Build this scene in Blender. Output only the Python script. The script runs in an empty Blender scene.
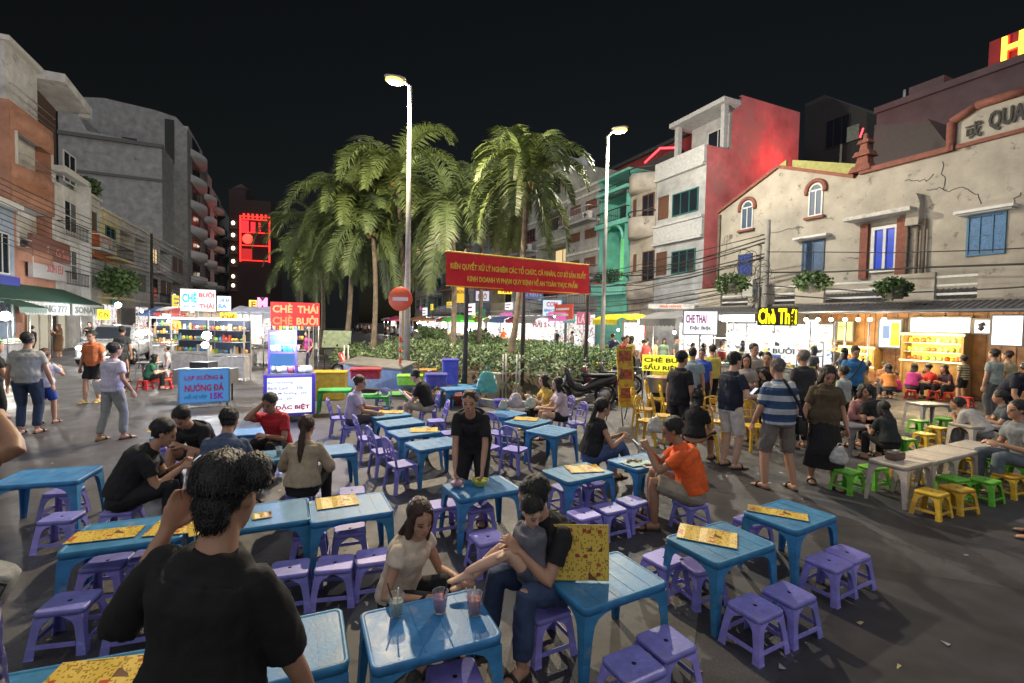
import bpy, math, random
from mathutils import Vector as V, Matrix, noise
R = math.radians
rnd = random.Random(7)
scene = bpy.context.scene
col = scene.collection
CH = 2.1; F = 480.0; PITCH = R(2.15); ROLL = R(1.15)

# ---------- camera ----------
cam = bpy.data.objects.new('camera', bpy.data.cameras.new('camera')); col.objects.link(cam)
cam.data.lens = F / 1024 * 36; cam.data.clip_start = .05; cam.data.clip_end = 600
CM = Matrix.Rotation(math.pi / 2 - PITCH, 4, 'X') @ Matrix.Rotation(ROLL, 4, 'Z')
cam.matrix_world = Matrix.Translation((0, 0, CH)) @ CM
scene.camera = cam

def ray(x, y): return CM.to_3x3() @ V(((x - 512) / F, -(y - 341.5) / F, -1))
def px(x, y, h=0.0):
    d = ray(x, y); t = (h - CH) / d.z; return V((d.x * t, d.y * t, h))
def at(x, y, D):
    d = ray(x, y); t = D / d.y; return V((d.x * t, D, CH + d.z * t))
# street frame: D2 runs along the street, N2 to its right
SA = R(24.3); D2 = V((-math.sin(SA), math.cos(SA), 0)); N2 = V((math.cos(SA), math.sin(SA), 0))
TR, TL = 20.0, -13.0
def st(s, t, z=0): return D2 * s + N2 * t + V((0, 0, z))
def fac(x, y, t):
    'pixel -> (distance along the street, height) on the facade plane at lateral offset t'
    d = ray(x, y); k = t / d.dot(N2); p = d * k; return p.dot(D2), p.z + CH

# ---------- materials ----------
MC = {}
def mat(key, color=None, rough=.55, noise=.12, sc=6, bump=0, bsc=40, metal=0, emit=0, ecol=None, spec=.5, trans=0, alpha=1, coat=0, wear=None, samp=True):
    if key in MC: return MC[key]
    m = bpy.data.materials.new(key); m.use_nodes = True; nt = m.node_tree; b = nt.nodes['Principled BSDF']
    c = tuple(color) + (1,)
    b.inputs['Roughness'].default_value = rough; b.inputs['Metallic'].default_value = metal
    b.inputs['Specular IOR Level'].default_value = spec; b.inputs['Coat Weight'].default_value = coat
    b.inputs['Transmission Weight'].default_value = trans; b.inputs['Alpha'].default_value = alpha
    b.inputs['Base Color'].default_value = c
    if emit:
        b.inputs['Emission Color'].default_value = tuple(ecol or color) + (1,); b.inputs['Emission Strength'].default_value = emit
    tc = nt.nodes.new('ShaderNodeTexCoord')
    if noise:
        n = nt.nodes.new('ShaderNodeTexNoise'); n.inputs['Scale'].default_value = sc; n.inputs['Detail'].default_value = 6
        n.inputs['Roughness'].default_value = .65
        nt.links.new(tc.outputs['Object'], n.inputs['Vector'])
        cr = nt.nodes.new('ShaderNodeMapRange'); cr.inputs[1].default_value = .3; cr.inputs[2].default_value = .7
        cr.inputs[3].default_value = 1 - noise * 1.3; cr.inputs[4].default_value = 1 + noise
        nt.links.new(n.outputs['Fac'], cr.inputs[0])
        mx = nt.nodes.new('ShaderNodeVectorMath'); mx.operation = 'SCALE'; mx.inputs[0].default_value = color
        nt.links.new(cr.outputs[0], mx.inputs['Scale']); src = mx.outputs[0]
        if wear:   # (colour, scale, threshold): stains and chips
            n2 = nt.nodes.new('ShaderNodeTexNoise'); n2.inputs['Scale'].default_value = wear[1]; n2.inputs['Detail'].default_value = 8; n2.inputs['Roughness'].default_value = .7
            nt.links.new(tc.outputs['Object'], n2.inputs['Vector'])
            r2 = nt.nodes.new('ShaderNodeMapRange'); r2.inputs[1].default_value = wear[2]; r2.inputs[2].default_value = wear[2] + .08
            nt.links.new(n2.outputs['Fac'], r2.inputs[0])
            m2 = nt.nodes.new('ShaderNodeMix'); m2.data_type = 'RGBA'; nt.links.new(r2.outputs[0], m2.inputs[0])
            nt.links.new(src, m2.inputs[6]); m2.inputs[7].default_value = tuple(wear[0]) + (1,); src = m2.outputs[2]
        nt.links.new(src, b.inputs['Base Color'])
        if not emit and not trans:
            r3 = nt.nodes.new('ShaderNodeMapRange'); r3.inputs[3].default_value = max(.05, rough - .12); r3.inputs[4].default_value = min(1, rough + .15)
            nt.links.new(n.outputs['Fac'], r3.inputs[0]); nt.links.new(r3.outputs[0], b.inputs['Roughness'])
    if bump:
        n = nt.nodes.new('ShaderNodeTexNoise'); n.inputs['Scale'].default_value = bsc; n.inputs['Detail'].default_value = 5
        nt.links.new(tc.outputs['Object'], n.inputs['Vector'])
        bp = nt.nodes.new('ShaderNodeBump'); bp.inputs['Strength'].default_value = bump; bp.inputs['Distance'].default_value = .02
        nt.links.new(n.outputs['Fac'], bp.inputs['Height']); nt.links.new(bp.outputs[0], b.inputs['Normal'])
    if not samp: m.cycles.emission_sampling = 'NONE'
    MC[key] = m; return m
def cm(c, rough=.6, **k):
    'material straight from a colour'
    return mat('m_%02x%02x%02x_%d' % (*[int(min(1, max(0, v)) * 255) for v in c], int(rough * 10)) + ''.join(str(v) for v in k.values()), c, rough, **k)
def glow(c, s=4):
    return mat('glow_%d_%d_%d_%s' % (*[int(v * 100) for v in c], s), (.06, .06, .06), .5, 0, emit=s, ecol=c, samp=False)

def postermat(key, s, tint=(1, 1, 1)):
    'back-lit wall of posters and packets: pale blocks with coloured and dark cells'
    if key in MC: return MC[key]
    m = mat(key, (.5, .5, .5), .5, 0); nt = m.node_tree; b = nt.nodes['Principled BSDF']; tc = nt.nodes.new('ShaderNodeTexCoord')
    mp = nt.nodes.new('ShaderNodeMapping'); mp.inputs['Scale'].default_value = (1, 1, 1.4); nt.links.new(tc.outputs['Object'], mp.inputs[0])
    cols_ = []
    for sc in (2.2, 7.5):
        v = nt.nodes.new('ShaderNodeTexVoronoi'); v.distance = 'CHEBYCHEV'; v.inputs['Scale'].default_value = sc; nt.links.new(mp.outputs[0], v.inputs['Vector']); cols_.append(v)
    cr = nt.nodes.new('ShaderNodeValToRGB'); cr.color_ramp.interpolation = 'CONSTANT'; e = cr.color_ramp.elements
    st_ = ((0, (1, 1, 1)), (.4, (1, .97, .9)), (.58, (.8, .08, .06)), (.64, (1, 1, 1)), (.72, (.9, .65, .05)), (.78, (.06, .08, .1)), (.84, (.9, .95, 1)), (.9, (.12, .3, .6)), (.95, (.3, .2, .12)))
    e[0].position = 0; e[0].color = (1, 1, 1, 1); e[1].position = .4; e[1].color = (*st_[1][1], 1)
    for p, c in st_[2:]: q = e.new(p); q.color = (*c, 1)
    sp = nt.nodes.new('ShaderNodeSeparateColor'); nt.links.new(cols_[1].outputs['Color'], sp.inputs[0]); sp2 = nt.nodes.new('ShaderNodeSeparateColor'); nt.links.new(cols_[0].outputs['Color'], sp2.inputs[0])
    g = nt.nodes.new('ShaderNodeMath'); g.operation = 'GREATER_THAN'; g.inputs[1].default_value = .25; nt.links.new(sp2.outputs[1], g.inputs[0])
    ml = nt.nodes.new('ShaderNodeMath'); ml.operation = 'MULTIPLY'; nt.links.new(g.outputs[0], ml.inputs[0]); nt.links.new(sp.outputs[0], ml.inputs[1]); nt.links.new(ml.outputs[0], cr.inputs[0])
    nt.links.new(cr.outputs[0], b.inputs['Emission Color']); b.inputs['Base Color'].default_value = (.05, .05, .05, 1); b.inputs['Emission Strength'].default_value = s; m.cycles.emission_sampling = 'NONE'
    return m

# ---------- mesh builder ----------
class M:
    def __init__(s): s.v = []; s.f = []; s.mi = []; s.sm = []; s.ms = []; s.cur = 0
    def m(s, m):
        if m not in s.ms: s.ms.append(m)
        s.cur = s.ms.index(m); return s
    def add(s, vs, fs, smooth=False, X=None):
        o = len(s.v)
        s.v += [tuple(X @ V(p)) for p in vs] if X else [tuple(p) for p in vs]
        for f in fs: s.f.append(tuple(i + o for i in f)); s.mi.append(s.cur); s.sm.append(smooth)
        return s
    def box(s, x0, y0, z0, x1, y1, z1, X=None, bev=0):
        if bev:
            b = min(bev, (x1 - x0) / 2.1, (y1 - y0) / 2.1, (z1 - z0) / 2.1)
            return s.rstack([(z0, 0, b), (z0 + b, b, b), (z1 - b, b, b), (z1, 0, b)], x0, y0, x1, y1, b, X)
        return s.add([(x0, y0, z0), (x1, y0, z0), (x1, y1, z0), (x0, y1, z0), (x0, y0, z1), (x1, y0, z1), (x1, y1, z1), (x0, y1, z1)],
                     [(0, 3, 2, 1), (4, 5, 6, 7), (0, 1, 5, 4), (1, 2, 6, 5), (2, 3, 7, 6), (3, 0, 4, 7)], False, X)
    def rstack(s, lv, x0, y0, x1, y1, b, X=None):
        rings = []
        for z, e, _ in lv:
            d = b - e
            rings.append((z, (x1 - x0) / 2 - d, (y1 - y0) / 2 - d, b * .9))
        T = Matrix.Translation(((x0 + x1) / 2, (y0 + y1) / 2, 0))
        return s.rr(rings, X @ T if X else T, 2, True)
    def rr(s, rings, X=None, n=4, smooth=True):
        'stack of rounded rectangles (z, half width, half depth, corner radius), closed at both ends'
        vs = []; fs = []; k = 4 * (n + 1)
        for z, a, b, r in rings:
            r = min(r, a, b)
            for q, (sx, sy) in enumerate(((1, 1), (-1, 1), (-1, -1), (1, -1))):
                for i in range(n + 1):
                    t = (q + i / n) * math.pi / 2
                    vs.append((sx * (a - r) + r * math.cos(t), sy * (b - r) + r * math.sin(t), z))
        for j in range(len(rings) - 1):
            for i in range(k): fs.append((j * k + i, j * k + (i + 1) % k, (j + 1) * k + (i + 1) % k, (j + 1) * k + i))
        s.add(vs, fs, smooth, X)
        o = len(s.v) - len(vs)
        for ring, flip in ((0, True), (len(rings) - 1, False)):
            f = [o + ring * k + i for i in range(k)]
            s.f.append(tuple(f[::-1] if flip else f)); s.mi.append(s.cur); s.sm.append(False)
        return s
    def tube(s, pts, rad, n=8, X=None, cap=True, smooth=True):
        pts = [V(p) for p in pts]; vs = []; fs = []; u = None
        if not isinstance(rad, (list, tuple)): rad = [rad] * len(pts)
        for i, p in enumerate(pts):
            t = (pts[min(i + 1, len(pts) - 1)] - pts[max(i - 1, 0)]).normalized()
            if u is None: u = t.cross(V((0, 0, 1)) if abs(t.z) < .9 else V((1, 0, 0))).normalized()
            u = (u - t * u.dot(t)).normalized(); w = t.cross(u)
            for j in range(n):
                a = 2 * math.pi * j / n; vs.append(p + (u * math.cos(a) + w * math.sin(a)) * rad[i])
        for i in range(len(pts) - 1):
            for j in range(n): fs.append((i * n + j, i * n + (j + 1) % n, (i + 1) * n + (j + 1) % n, (i + 1) * n + j))
        if cap: fs += [tuple(range(n))[::-1], tuple((len(pts) - 1) * n + j for j in range(n))]
        return s.add(vs, fs, smooth, X)
    def lathe(s, prof, n=16, X=None, smooth=True):
        vs = []; fs = []; L = len(prof)
        for r, z in prof:
            for j in range(n): a = 2 * math.pi * j / n; vs.append((r * math.cos(a), r * math.sin(a), z))
        for i in range(L - 1):
            for j in range(n): fs.append((i * n + j, i * n + (j + 1) % n, (i + 1) * n + (j + 1) % n, (i + 1) * n + j))
        fs += [tuple(range(n))[::-1], tuple((L - 1) * n + j for j in range(n))]
        return s.add(vs, fs, smooth, X)
    def ball(s, c, r, n=10, X=None):
        rx, ry, rz = r if isinstance(r, (tuple, list)) else (r, r, r)
        T = Matrix.Translation(c) @ Matrix.Diagonal((rx, ry, rz, 1)); X = X @ T if X else T
        return s.lathe([(max(.02, math.sin(math.pi * i / n)), -math.cos(math.pi * i / n)) for i in range(n + 1)], n + 4, X)
    def ell(s, rings, n=14, X=None):
        'loft of (centre, side, fwd, rx, ry) ellipses'
        vs = []; fs = []
        for c, a, b, rx, ry in rings:
            for j in range(n): t = 2 * math.pi * j / n; vs.append(V(c) + a * (rx * math.cos(t)) + b * (ry * math.sin(t)))
        L = len(rings)
        for i in range(L - 1):
            for j in range(n): fs.append((i * n + j, i * n + (j + 1) % n, (i + 1) * n + (j + 1) % n, (i + 1) * n + j))
        fs += [tuple(range(n))[::-1], tuple((L - 1) * n + j for j in range(n))]
        return s.add(vs, fs, True, X)
    def prism(s, poly, y0, y1, X=None):
        'polygon in x-z extruded along y'
        k = len(poly)
        vs = [(x, y0, z) for x, z in poly] + [(x, y1, z) for x, z in poly]
        fs = [tuple(range(k)), tuple(range(k, 2 * k))[::-1]] + [(i, i + k, (i + 1) % k + k, (i + 1) % k) for i in range(k)]
        return s.add(vs, fs, False, X)
    def mesh(s, name, dm=None):
        me = bpy.data.meshes.new(name); me.from_pydata(s.v, [], s.f)
        for m in (s.ms or [dm]): me.materials.append(m)
        me.polygons.foreach_set('material_index', s.mi); me.polygons.foreach_set('use_smooth', s.sm); me.update(); return me
    def build(s, name, m=None, parent=None, loc=(0, 0, 0), rz=0, **k):
        me = s.mesh(name, m)
        if m and not s.ms: pass
        o = bpy.data.objects.new(name, me); col.objects.link(o); o.location = loc; o.rotation_euler = (0, 0, rz)
        if parent: o.parent = parent
        if k: tag(o, **k)
        return o

def tag(o, label=None, cat=None, group=None, kind=None):
    for a, b in (('label', label), ('category', cat), ('group', group), ('kind', kind)):
        if b: o[a] = b
    return o
def E(name, label=None, cat=None, loc=(0, 0, 0), rz=0, group=None, sc=1):
    o = bpy.data.objects.new(name, None); col.objects.link(o); o.location = loc; o.rotation_euler = (0, 0, rz); o.empty_display_size = .1
    o.scale = (sc, sc, sc) if not isinstance(sc, tuple) else sc
    return tag(o, label, cat, group)
def kids(o): return [c for c in ALLC.get(o.name, [])]
ALLC = {}
def copy_tree(o, parent=None):
    c = o.copy(); col.objects.link(c)
    if parent: c.parent = parent
    for k in CHILD[o]: CHILD.setdefault(c, []).append(copy_tree(k, c))
    CHILD.setdefault(c, [])
    return c
CHILD = {}
def index_tree(root):
    def walk(o):
        CHILD[o] = [c for c in bpy.data.objects if c.parent == o]
        for c in CHILD[o]: walk(c)
    walk(root)
def dup(proto, loc, rz=0, label=None, group=None, sc=None, first=set()):
    'the first call places the proto itself, later calls copy the thing with its parts'
    if proto not in CHILD: index_tree(proto)
    if proto.name not in first: first.add(proto.name); o = proto
    else: o = copy_tree(proto)
    o.location = loc; o.rotation_euler = (0, 0, rz)
    if sc: o.scale = sc
    if label: o['label'] = label
    if group: o['group'] = group
    return o

WK = bpy.data.scenes.new('workbench')   # scratch scene for evaluating modifiers and text, removed at the end
def evald(o):
    WK.view_layers[0].update(); return bpy.data.meshes.new_from_object(o.evaluated_get(WK.view_layers[0].depsgraph))
FONT = {}
VN = str.maketrans('ĐƠỚỜỞỠỢƯỨỪỬỮỰ', 'DOÓÒỎÕỌUÚÙỦŨỤ'); HORN = set('ĐƠỚỜỞỠỢƯỨỪỬỮỰ')   # overlapping glyphs are composed by hand
def text(s, w, h, m, parent=None, X=None, depth=.01, bold=.0, name='lettering', fit=True, shear=0, sp=1, kind=None):
    'writing fitted into a w x h box centred on the origin in the x-z plane, facing -y'
    key = (s, bold, depth, shear)
    if key not in FONT:
        cu = bpy.data.curves.new('t', 'FONT'); cu.body = s.translate(VN); cu.align_x = 'LEFT' if '\n' not in s else 'CENTER'; cu.align_y = 'CENTER'; cu.extrude = 1; cu.offset = bold; cu.shear = shear
        cu.resolution_u = 2; cu.space_line = .8
        o = bpy.data.objects.new('t', cu); WK.collection.objects.link(o)
        me = evald(o)
        vv, ff = [tuple(v.co) for v in me.vertices], [tuple(p.vertices) for p in me.polygons]
        if any(c in HORN for c in s) and '\n' not in s:
            def adv(q):
                cu.body = q; o.update_tag(); e = evald(o); xs = [v.co.x for v in e.vertices]; bpy.data.meshes.remove(e); return max(xs), min(xs)
            H_ = .73; yb = 0.0
            cu.body = 'H'; o.update_tag(); e = evald(o); ys = [v.co.y for v in e.vertices]; yb, H_ = min(ys), max(ys) - min(ys); bpy.data.meshes.remove(e)
            for i, c in enumerate(s):
                if c not in HORN: continue
                x1_ = adv(s[:i + 1].translate(VN))[0]; a_, b_ = adv(s[i].translate(VN)); w_ = a_ - b_
                if c == 'Đ': bx = (x1_ - w_ - .1, yb + H_ * .44, x1_ - w_ * .45, yb + H_ * .56)
                else: bx = (x1_ - .06, yb + H_ * .84, x1_ + .08, yb + H_ * 1.02)
                n0 = len(vv); vv += [(x, y, z) for z in (-1, 1) for x, y in ((bx[0], bx[1]), (bx[2], bx[1]), (bx[2], bx[3]), (bx[0], bx[3]))]
                ff += [tuple(n0 + q for q in f) for f in ((0, 3, 2, 1), (4, 5, 6, 7), (0, 1, 5, 4), (1, 2, 6, 5), (2, 3, 7, 6), (3, 0, 4, 7))]
        FONT[key] = (vv, ff)
        bpy.data.objects.remove(o); bpy.data.curves.remove(cu); bpy.data.meshes.remove(me)
    vs, fs = FONT[key]
    x0 = min(v[0] for v in vs); x1 = max(v[0] for v in vs); y0 = min(v[1] for v in vs); y1 = max(v[1] for v in vs)
    kx = w / (x1 - x0); ky = h / (y1 - y0)
    mb = M().add([((v[0] - (x0 + x1) / 2) * kx, -depth / 2 - v[2] * depth / 2, (v[1] - (y0 + y1) / 2) * ky) for v in vs], fs)
    o = mb.build(name, m, parent)
    if X is not None: o.matrix_local = X
    return o
def TX(x, y, z, rx=0, ry=0, rz=0):
    return Matrix.Translation((x, y, z)) @ Matrix.Rotation(R(rz), 4, 'Z') @ Matrix.Rotation(R(ry), 4, 'Y') @ Matrix.Rotation(R(rx), 4, 'X')
def lamp(name, loc, power, color=(1, .9, .75), r=.08, label=None, kind='POINT'):
    l = bpy.data.lights.new(name, kind); l.energy = power; l.color = color; l.shadow_soft_size = r
    o = bpy.data.objects.new(name, l); col.objects.link(o); o.location = loc
    return o
# ================= plastic furniture =================
def plastic(key, c, rough=.38):
    if key in MC: return MC[key]
    m = mat(key, c, rough, .2, 9, bump=.06, bsc=60, wear=(tuple(min(1, v * .6 + .13) for v in c), 7, .57)); nt = m.node_tree; b = nt.nodes['Principled BSDF']
    l = b.inputs['Base Color'].links[0]; src = l.from_socket; nt.links.remove(l); oi = nt.nodes.new('ShaderNodeObjectInfo')
    # fine scratches and a slightly different fading on every piece
    tc = nt.nodes.new('ShaderNodeTexCoord'); mp = nt.nodes.new('ShaderNodeMapping'); mp.inputs['Scale'].default_value = (6, 60, 20); nt.links.new(tc.outputs['Object'], mp.inputs[0])
    n = nt.nodes.new('ShaderNodeTexNoise'); n.inputs['Scale'].default_value = 1.6; n.inputs['Detail'].default_value = 4; nt.links.new(mp.outputs[0], n.inputs['Vector'])
    r2 = nt.nodes.new('ShaderNodeMapRange'); r2.inputs[1].default_value = .6; r2.inputs[2].default_value = .72; r2.inputs[3].default_value = 1; r2.inputs[4].default_value = 1.5; nt.links.new(n.outputs['Fac'], r2.inputs[0])
    r = nt.nodes.new('ShaderNodeMapRange'); r.inputs[3].default_value = .8; r.inputs[4].default_value = 1.15; nt.links.new(oi.outputs['Random'], r.inputs[0])
    mu = nt.nodes.new('ShaderNodeMath'); mu.operation = 'MULTIPLY'; nt.links.new(r.outputs[0], mu.inputs[0]); nt.links.new(r2.outputs[0], mu.inputs[1])
    h = nt.nodes.new('ShaderNodeHueSaturation'); rh = nt.nodes.new('ShaderNodeMapRange'); rh.inputs[3].default_value = .49; rh.inputs[4].default_value = .51; nt.links.new(oi.outputs['Random'], rh.inputs[0]); nt.links.new(rh.outputs[0], h.inputs['Hue'])
    nt.links.new(mu.outputs[0], h.inputs['Value']); nt.links.new(src, h.inputs['Color']); nt.links.new(h.outputs[0], b.inputs['Base Color']); return m
BLUE = plastic('blue_plastic', (.04, .22, .44), .46)
PURP = plastic('purple_plastic', (.27, .25, .70), .45)
YEL = plastic('yellow_plastic', (.72, .44, .04), .4)
GRN = plastic('green_plastic', (.16, .52, .05), .4)
REDP = plastic('red_plastic', (.62, .04, .03), .4)
CREAM = plastic('cream_plastic', (.56, .5, .44), .45)
DARKP = mat('hole_shade', (.01, .01, .015), .8, 0)
GREYT = plastic('grey_plastic', (.3, .28, .3), .4)

def lleg(mb, sx, sy, top, bot, zs, ws, th=.007):
    'L-section leg at corner (sx,sy): panels on both faces, widths ws at heights zs'
    z0, z1 = zs[0], zs[-1]
    def cor(z):
        k = (z - z0) / (z1 - z0); return bot[0] + (top[0] - bot[0]) * k, bot[1] + (top[1] - bot[1]) * k
    for ax in (0, 1):
        vs = []; n = len(zs)
        for z, w in zip(zs, ws):
            a, b = cor(z)
            if ax == 0: P = [(a, b), (a - w, b), (a - w, b - th), (a, b - th)]
            else: P = [(a - th * .0, b), (a, b - w), (a - th, b - w), (a - th, b)]
            vs += [(sx * p[0], sy * p[1], z) for p in P]
        fs = []
        for i in range(n - 1):
            for j in range(4): fs.append((i * 4 + j, i * 4 + (j + 1) % 4, i * 4 + 4 + (j + 1) % 4, i * 4 + 4 + j))
        fs += [(0, 1, 2, 3), tuple((n - 1) * 4 + j for j in range(4))]
        if ax == 1: vs = [(v[0] - sx * .0012 * (ax), v[1] - sy * .001, v[2]) for v in vs]
        mb.add(vs, fs)
    return mb

def make_stool(name, m, H=.28, w=.265, d=.245):
    t = E(name, 'x', 'stool')
    a, b = w / 2, d / 2
    s = M().m(m).rr([(H - .035, a - .002, b - .002, .03), (H - .008, a, b, .03), (H, a - .008, b - .008, .028), (H - .002, a - .016, b - .016, .024)], None, 5)
    s.m(DARKP).lathe([(.013, H - .0025), (.013, H - .0008)], 10)  # dark disc on the seat, painting the shade of a hole
    s.build('seat', None, t)
    for sx in (-1, 1):
        for sy in (-1, 1):
            lm = M(); fl = .028
            lleg(lm, sx, sy, (a - .006, b - .006), (a + fl, b + fl), [0, .02, .1, H - .1, H - .07, H - .05, H - .034], [.052, .05, .044, .048, .06, .09, min(a, b) * .98])
            lm.build('leg', m, t)
    st_ = M()
    for k in (0, 1):
        for sg in (-1, 1):
            z0, z1 = .062, .09; e = .018
            if k == 0: st_.box(-(a - .03), sg * (b + e) - .003, z0, a - .03, sg * (b + e) + .003, z1)
            else: st_.box(sg * (a + e) - .003, -(b - .03), z0, sg * (a + e) + .003, b - .03, z1)
    st_.build('stretcher', m, t)
    return t

def make_table(name, m, w=.66, d=.48, H=.5):
    t = E(name, 'x', 'table'); a, b = w / 2, d / 2
    s = M()
    s.rr([(H - .05, a - .006, b - .006, .035), (H - .006, a, b, .04), (H, a - .006, b - .006, .036), (H, a - .02, b - .02, .03), (H - .004, a - .024, b - .024, .028)], None, 6)
    for i in range(4):
        x = -a + w * (i + 1) / 5; s.box(x - .002, -b + .03, H - .0035, x + .002, b - .03, H - .0022)
    s.build('tabletop', m, t)
    for sx in (-1, 1):
        for sy in (-1, 1):
            lm = M(); lleg(lm, sx, sy, (a - .008, b - .008), (a + .012, b + .012), [0, .1, H - .19, H - .12, H - .085, H - .062, H - .049], [.038, .045, .062, .075, .1, .15, b * .95], .006)
            lm.build('leg', m, t)
    return t

def make_chair(name, m, sh=.31, top=.63, w=.3):
    t = E(name, 'x', 'chair'); a = w / 2
    M().rr([(sh - .03, a - .01, a - .01, .04), (sh - .006, a, a, .05), (sh, a - .008, a - .008, .045), (sh - .006, a - .03, a - .03, .03)], None, 5).build('seat', m, t)
    for sx in (-1, 1):
        for sy in (-1, 1):
            lm = M(); lleg(lm, sx, sy, (a - .008, a - .008), (a + .02, a + .03), [0, .08, sh - .09, sh - .06, sh - .029], [.04, .038, .045, .06, a * .8], .008)
            lm.build('leg', m, t)
    # arched back with slats (front of the chair is +y)
    bk = M(); z0 = sh - .02; h = top - z0
    def bp(u, v): return (u, -a + .012 - .09 * (v ** 1.3), z0 + h * v)
    arc = [bp(-a * .92, 0), bp(-a * .95, .3), bp(-a * .93, .6)]
    for i in range(9):
        q = math.pi * (1 - i / 8); arc.append(bp(a * .93 * math.cos(q), .72 + .28 * math.sin(q)))
    arc += [bp(a * .93, .6), bp(a * .95, .3), bp(a * .92, 0)]
    bk.tube(arc, .015, 8)
    for k in (-1, 1):
        bk.tube([bp(k * .035, .12 + .2), bp(k * .05, .6), bp(k * .04, .98)], .011, 6)
    for v in (.3, .58): bk.tube([bp(-a * .93, v), bp(0, v + .01), bp(a * .93, v)], .012, 6)
    bk.rr([(-.014, .07, .05, .03), (.014, .07, .05, .03)], TX(*bp(0, .8), rx=80), 4)
    bk.build('backrest', m, t)
    return t

blue_table = make_table('plastic_table', BLUE); cream_table = make_table('cream_table', CREAM, .68, .42, .5)
dark_table = make_table('grey_table', GREYT, .7, .46, .5)
pstool = make_stool('plastic_stool', PURP); ystool = make_stool('yellow_stool', YEL); gstool = make_stool('green_stool', GRN); rstool = make_stool('red_stool', REDP)
pchair = make_chair('plastic_chair', PURP, .33, .68); ychair = make_chair('yellow_chair', YEL, .42, .82, .36)
for o in (blue_table, cream_table, dark_table, pstool, ystool, gstool, rstool, pchair, ychair): pass

GT = 'low blue plastic tables set out on the street'
def table(x, y, label, ang=29, proto=None, group=GT, sc=(1, 1, 1)):
    'x, y: world position of the table centre'
    return dup(proto or blue_table, (x, y, 0), R(ang), label, group, sc)
TAB = {}
for k, x, y, a, sc, lab in (
 ('front', -.41, 2.49, 24, (1, 1, 1), 'blue table in front carrying three plastic cups of drink'),
 ('menu', .61, 3.0, 29, (1, 1, 1), 'blue table under the upright yellow menu board'),
 ('fold', 1.60, 3.56, 29, (1.02, 1, 1), 'blue table with a folded menu, between two pairs of purple stools'),
 ('far', 2.44, 4.11, 31, (.98, 1, 1), 'rightmost blue table, a narrow menu along its back edge'),
 ('dark', .75, 5.19, 33, (1, 1, 1), 'blue table with a menu beside the woman in glasses and jeans'),
 ('orange', 1.56, 5.66, 35, (1, 1, 1), 'blue table with food papers where the man in orange shirt eats'),
 ('bowls', -.27, 4.65, 29, (1, 1, 1), 'blue table holding the two bowls the standing woman clears'),
 ('left8', -1.37, 4.08, 26, (1, 1.08, 1), 'blue table with one square menu, left of the girl with long hair'),
 ('long', -2.80, 3.52, 24, (1.08, 1.08, 1), 'blue table with two yellow menus left of the woman in black'),
 ('behind', -2.02, 3.88, 25, (1.1, 1.1, 1), 'blue table mostly behind the woman in black with hair bun'),
 ('farleft', -4.58, 4.72, 18, (1.05, 1.1, 1), 'empty blue table at the far left edge beside two stools'),
 ('corner', -1.13, 2.27, 24, (1.02, 1, 1), 'empty blue table at bottom, right of the woman in black'),
 ('bottom', -1.88, 1.95, 20, (1, 1, 1), 'blue table at the bottom left under a menu and hands'),
 ('c4', -1.00, 6.30, 37, (1, 1, 1), 'nearest empty table of the centre row, left of the standing woman'),
 ('c3', -1.40, 6.95, 37, (1, 1, 1), 'second table of the centre row, menu lying on it'),
 ('c2', -1.75, 7.60, 37, (1, 1, 1), 'bare third table of the centre row between purple chairs'),
 ('c1', -2.10, 8.22, 37, (1, 1, 1), 'farthest centre row table, between the two seated men'),
 ('r3', .63, 7.22, 52, (.95, 1.15, 1), 'bare blue table left of the woman in glasses'),
 ('r2', .29, 7.85, 52, (.95, 1.15, 1), 'blue table with a menu before the woman in pink shirt'),
 ('r1', -.1, 8.5, 52, (.95, 1.15, 1), 'blue table heaped with plastic bags behind the standing woman'),
 ('trio', -2.85, 5.55, 27, (1, 1, 1), 'blue table between the three men in dark shirts'),
 ('pair', -2.25, 5.85, 27, (1, 1, 1), 'blue table between the man in red and the beige top woman'),
 ('bk1', -4.5, 6.55, 20, (1, 1, 1), 'blue table with a menu behind the man in black at left'),
 ('bk2', -3.7, 6.75, 20, (1, 1, 1), 'blue table behind the two crouched men in dark shirts'),
): TAB[k] = table(x, y, lab, a, sc=sc); TAB[k + '_p'] = (x, y, a)

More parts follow.
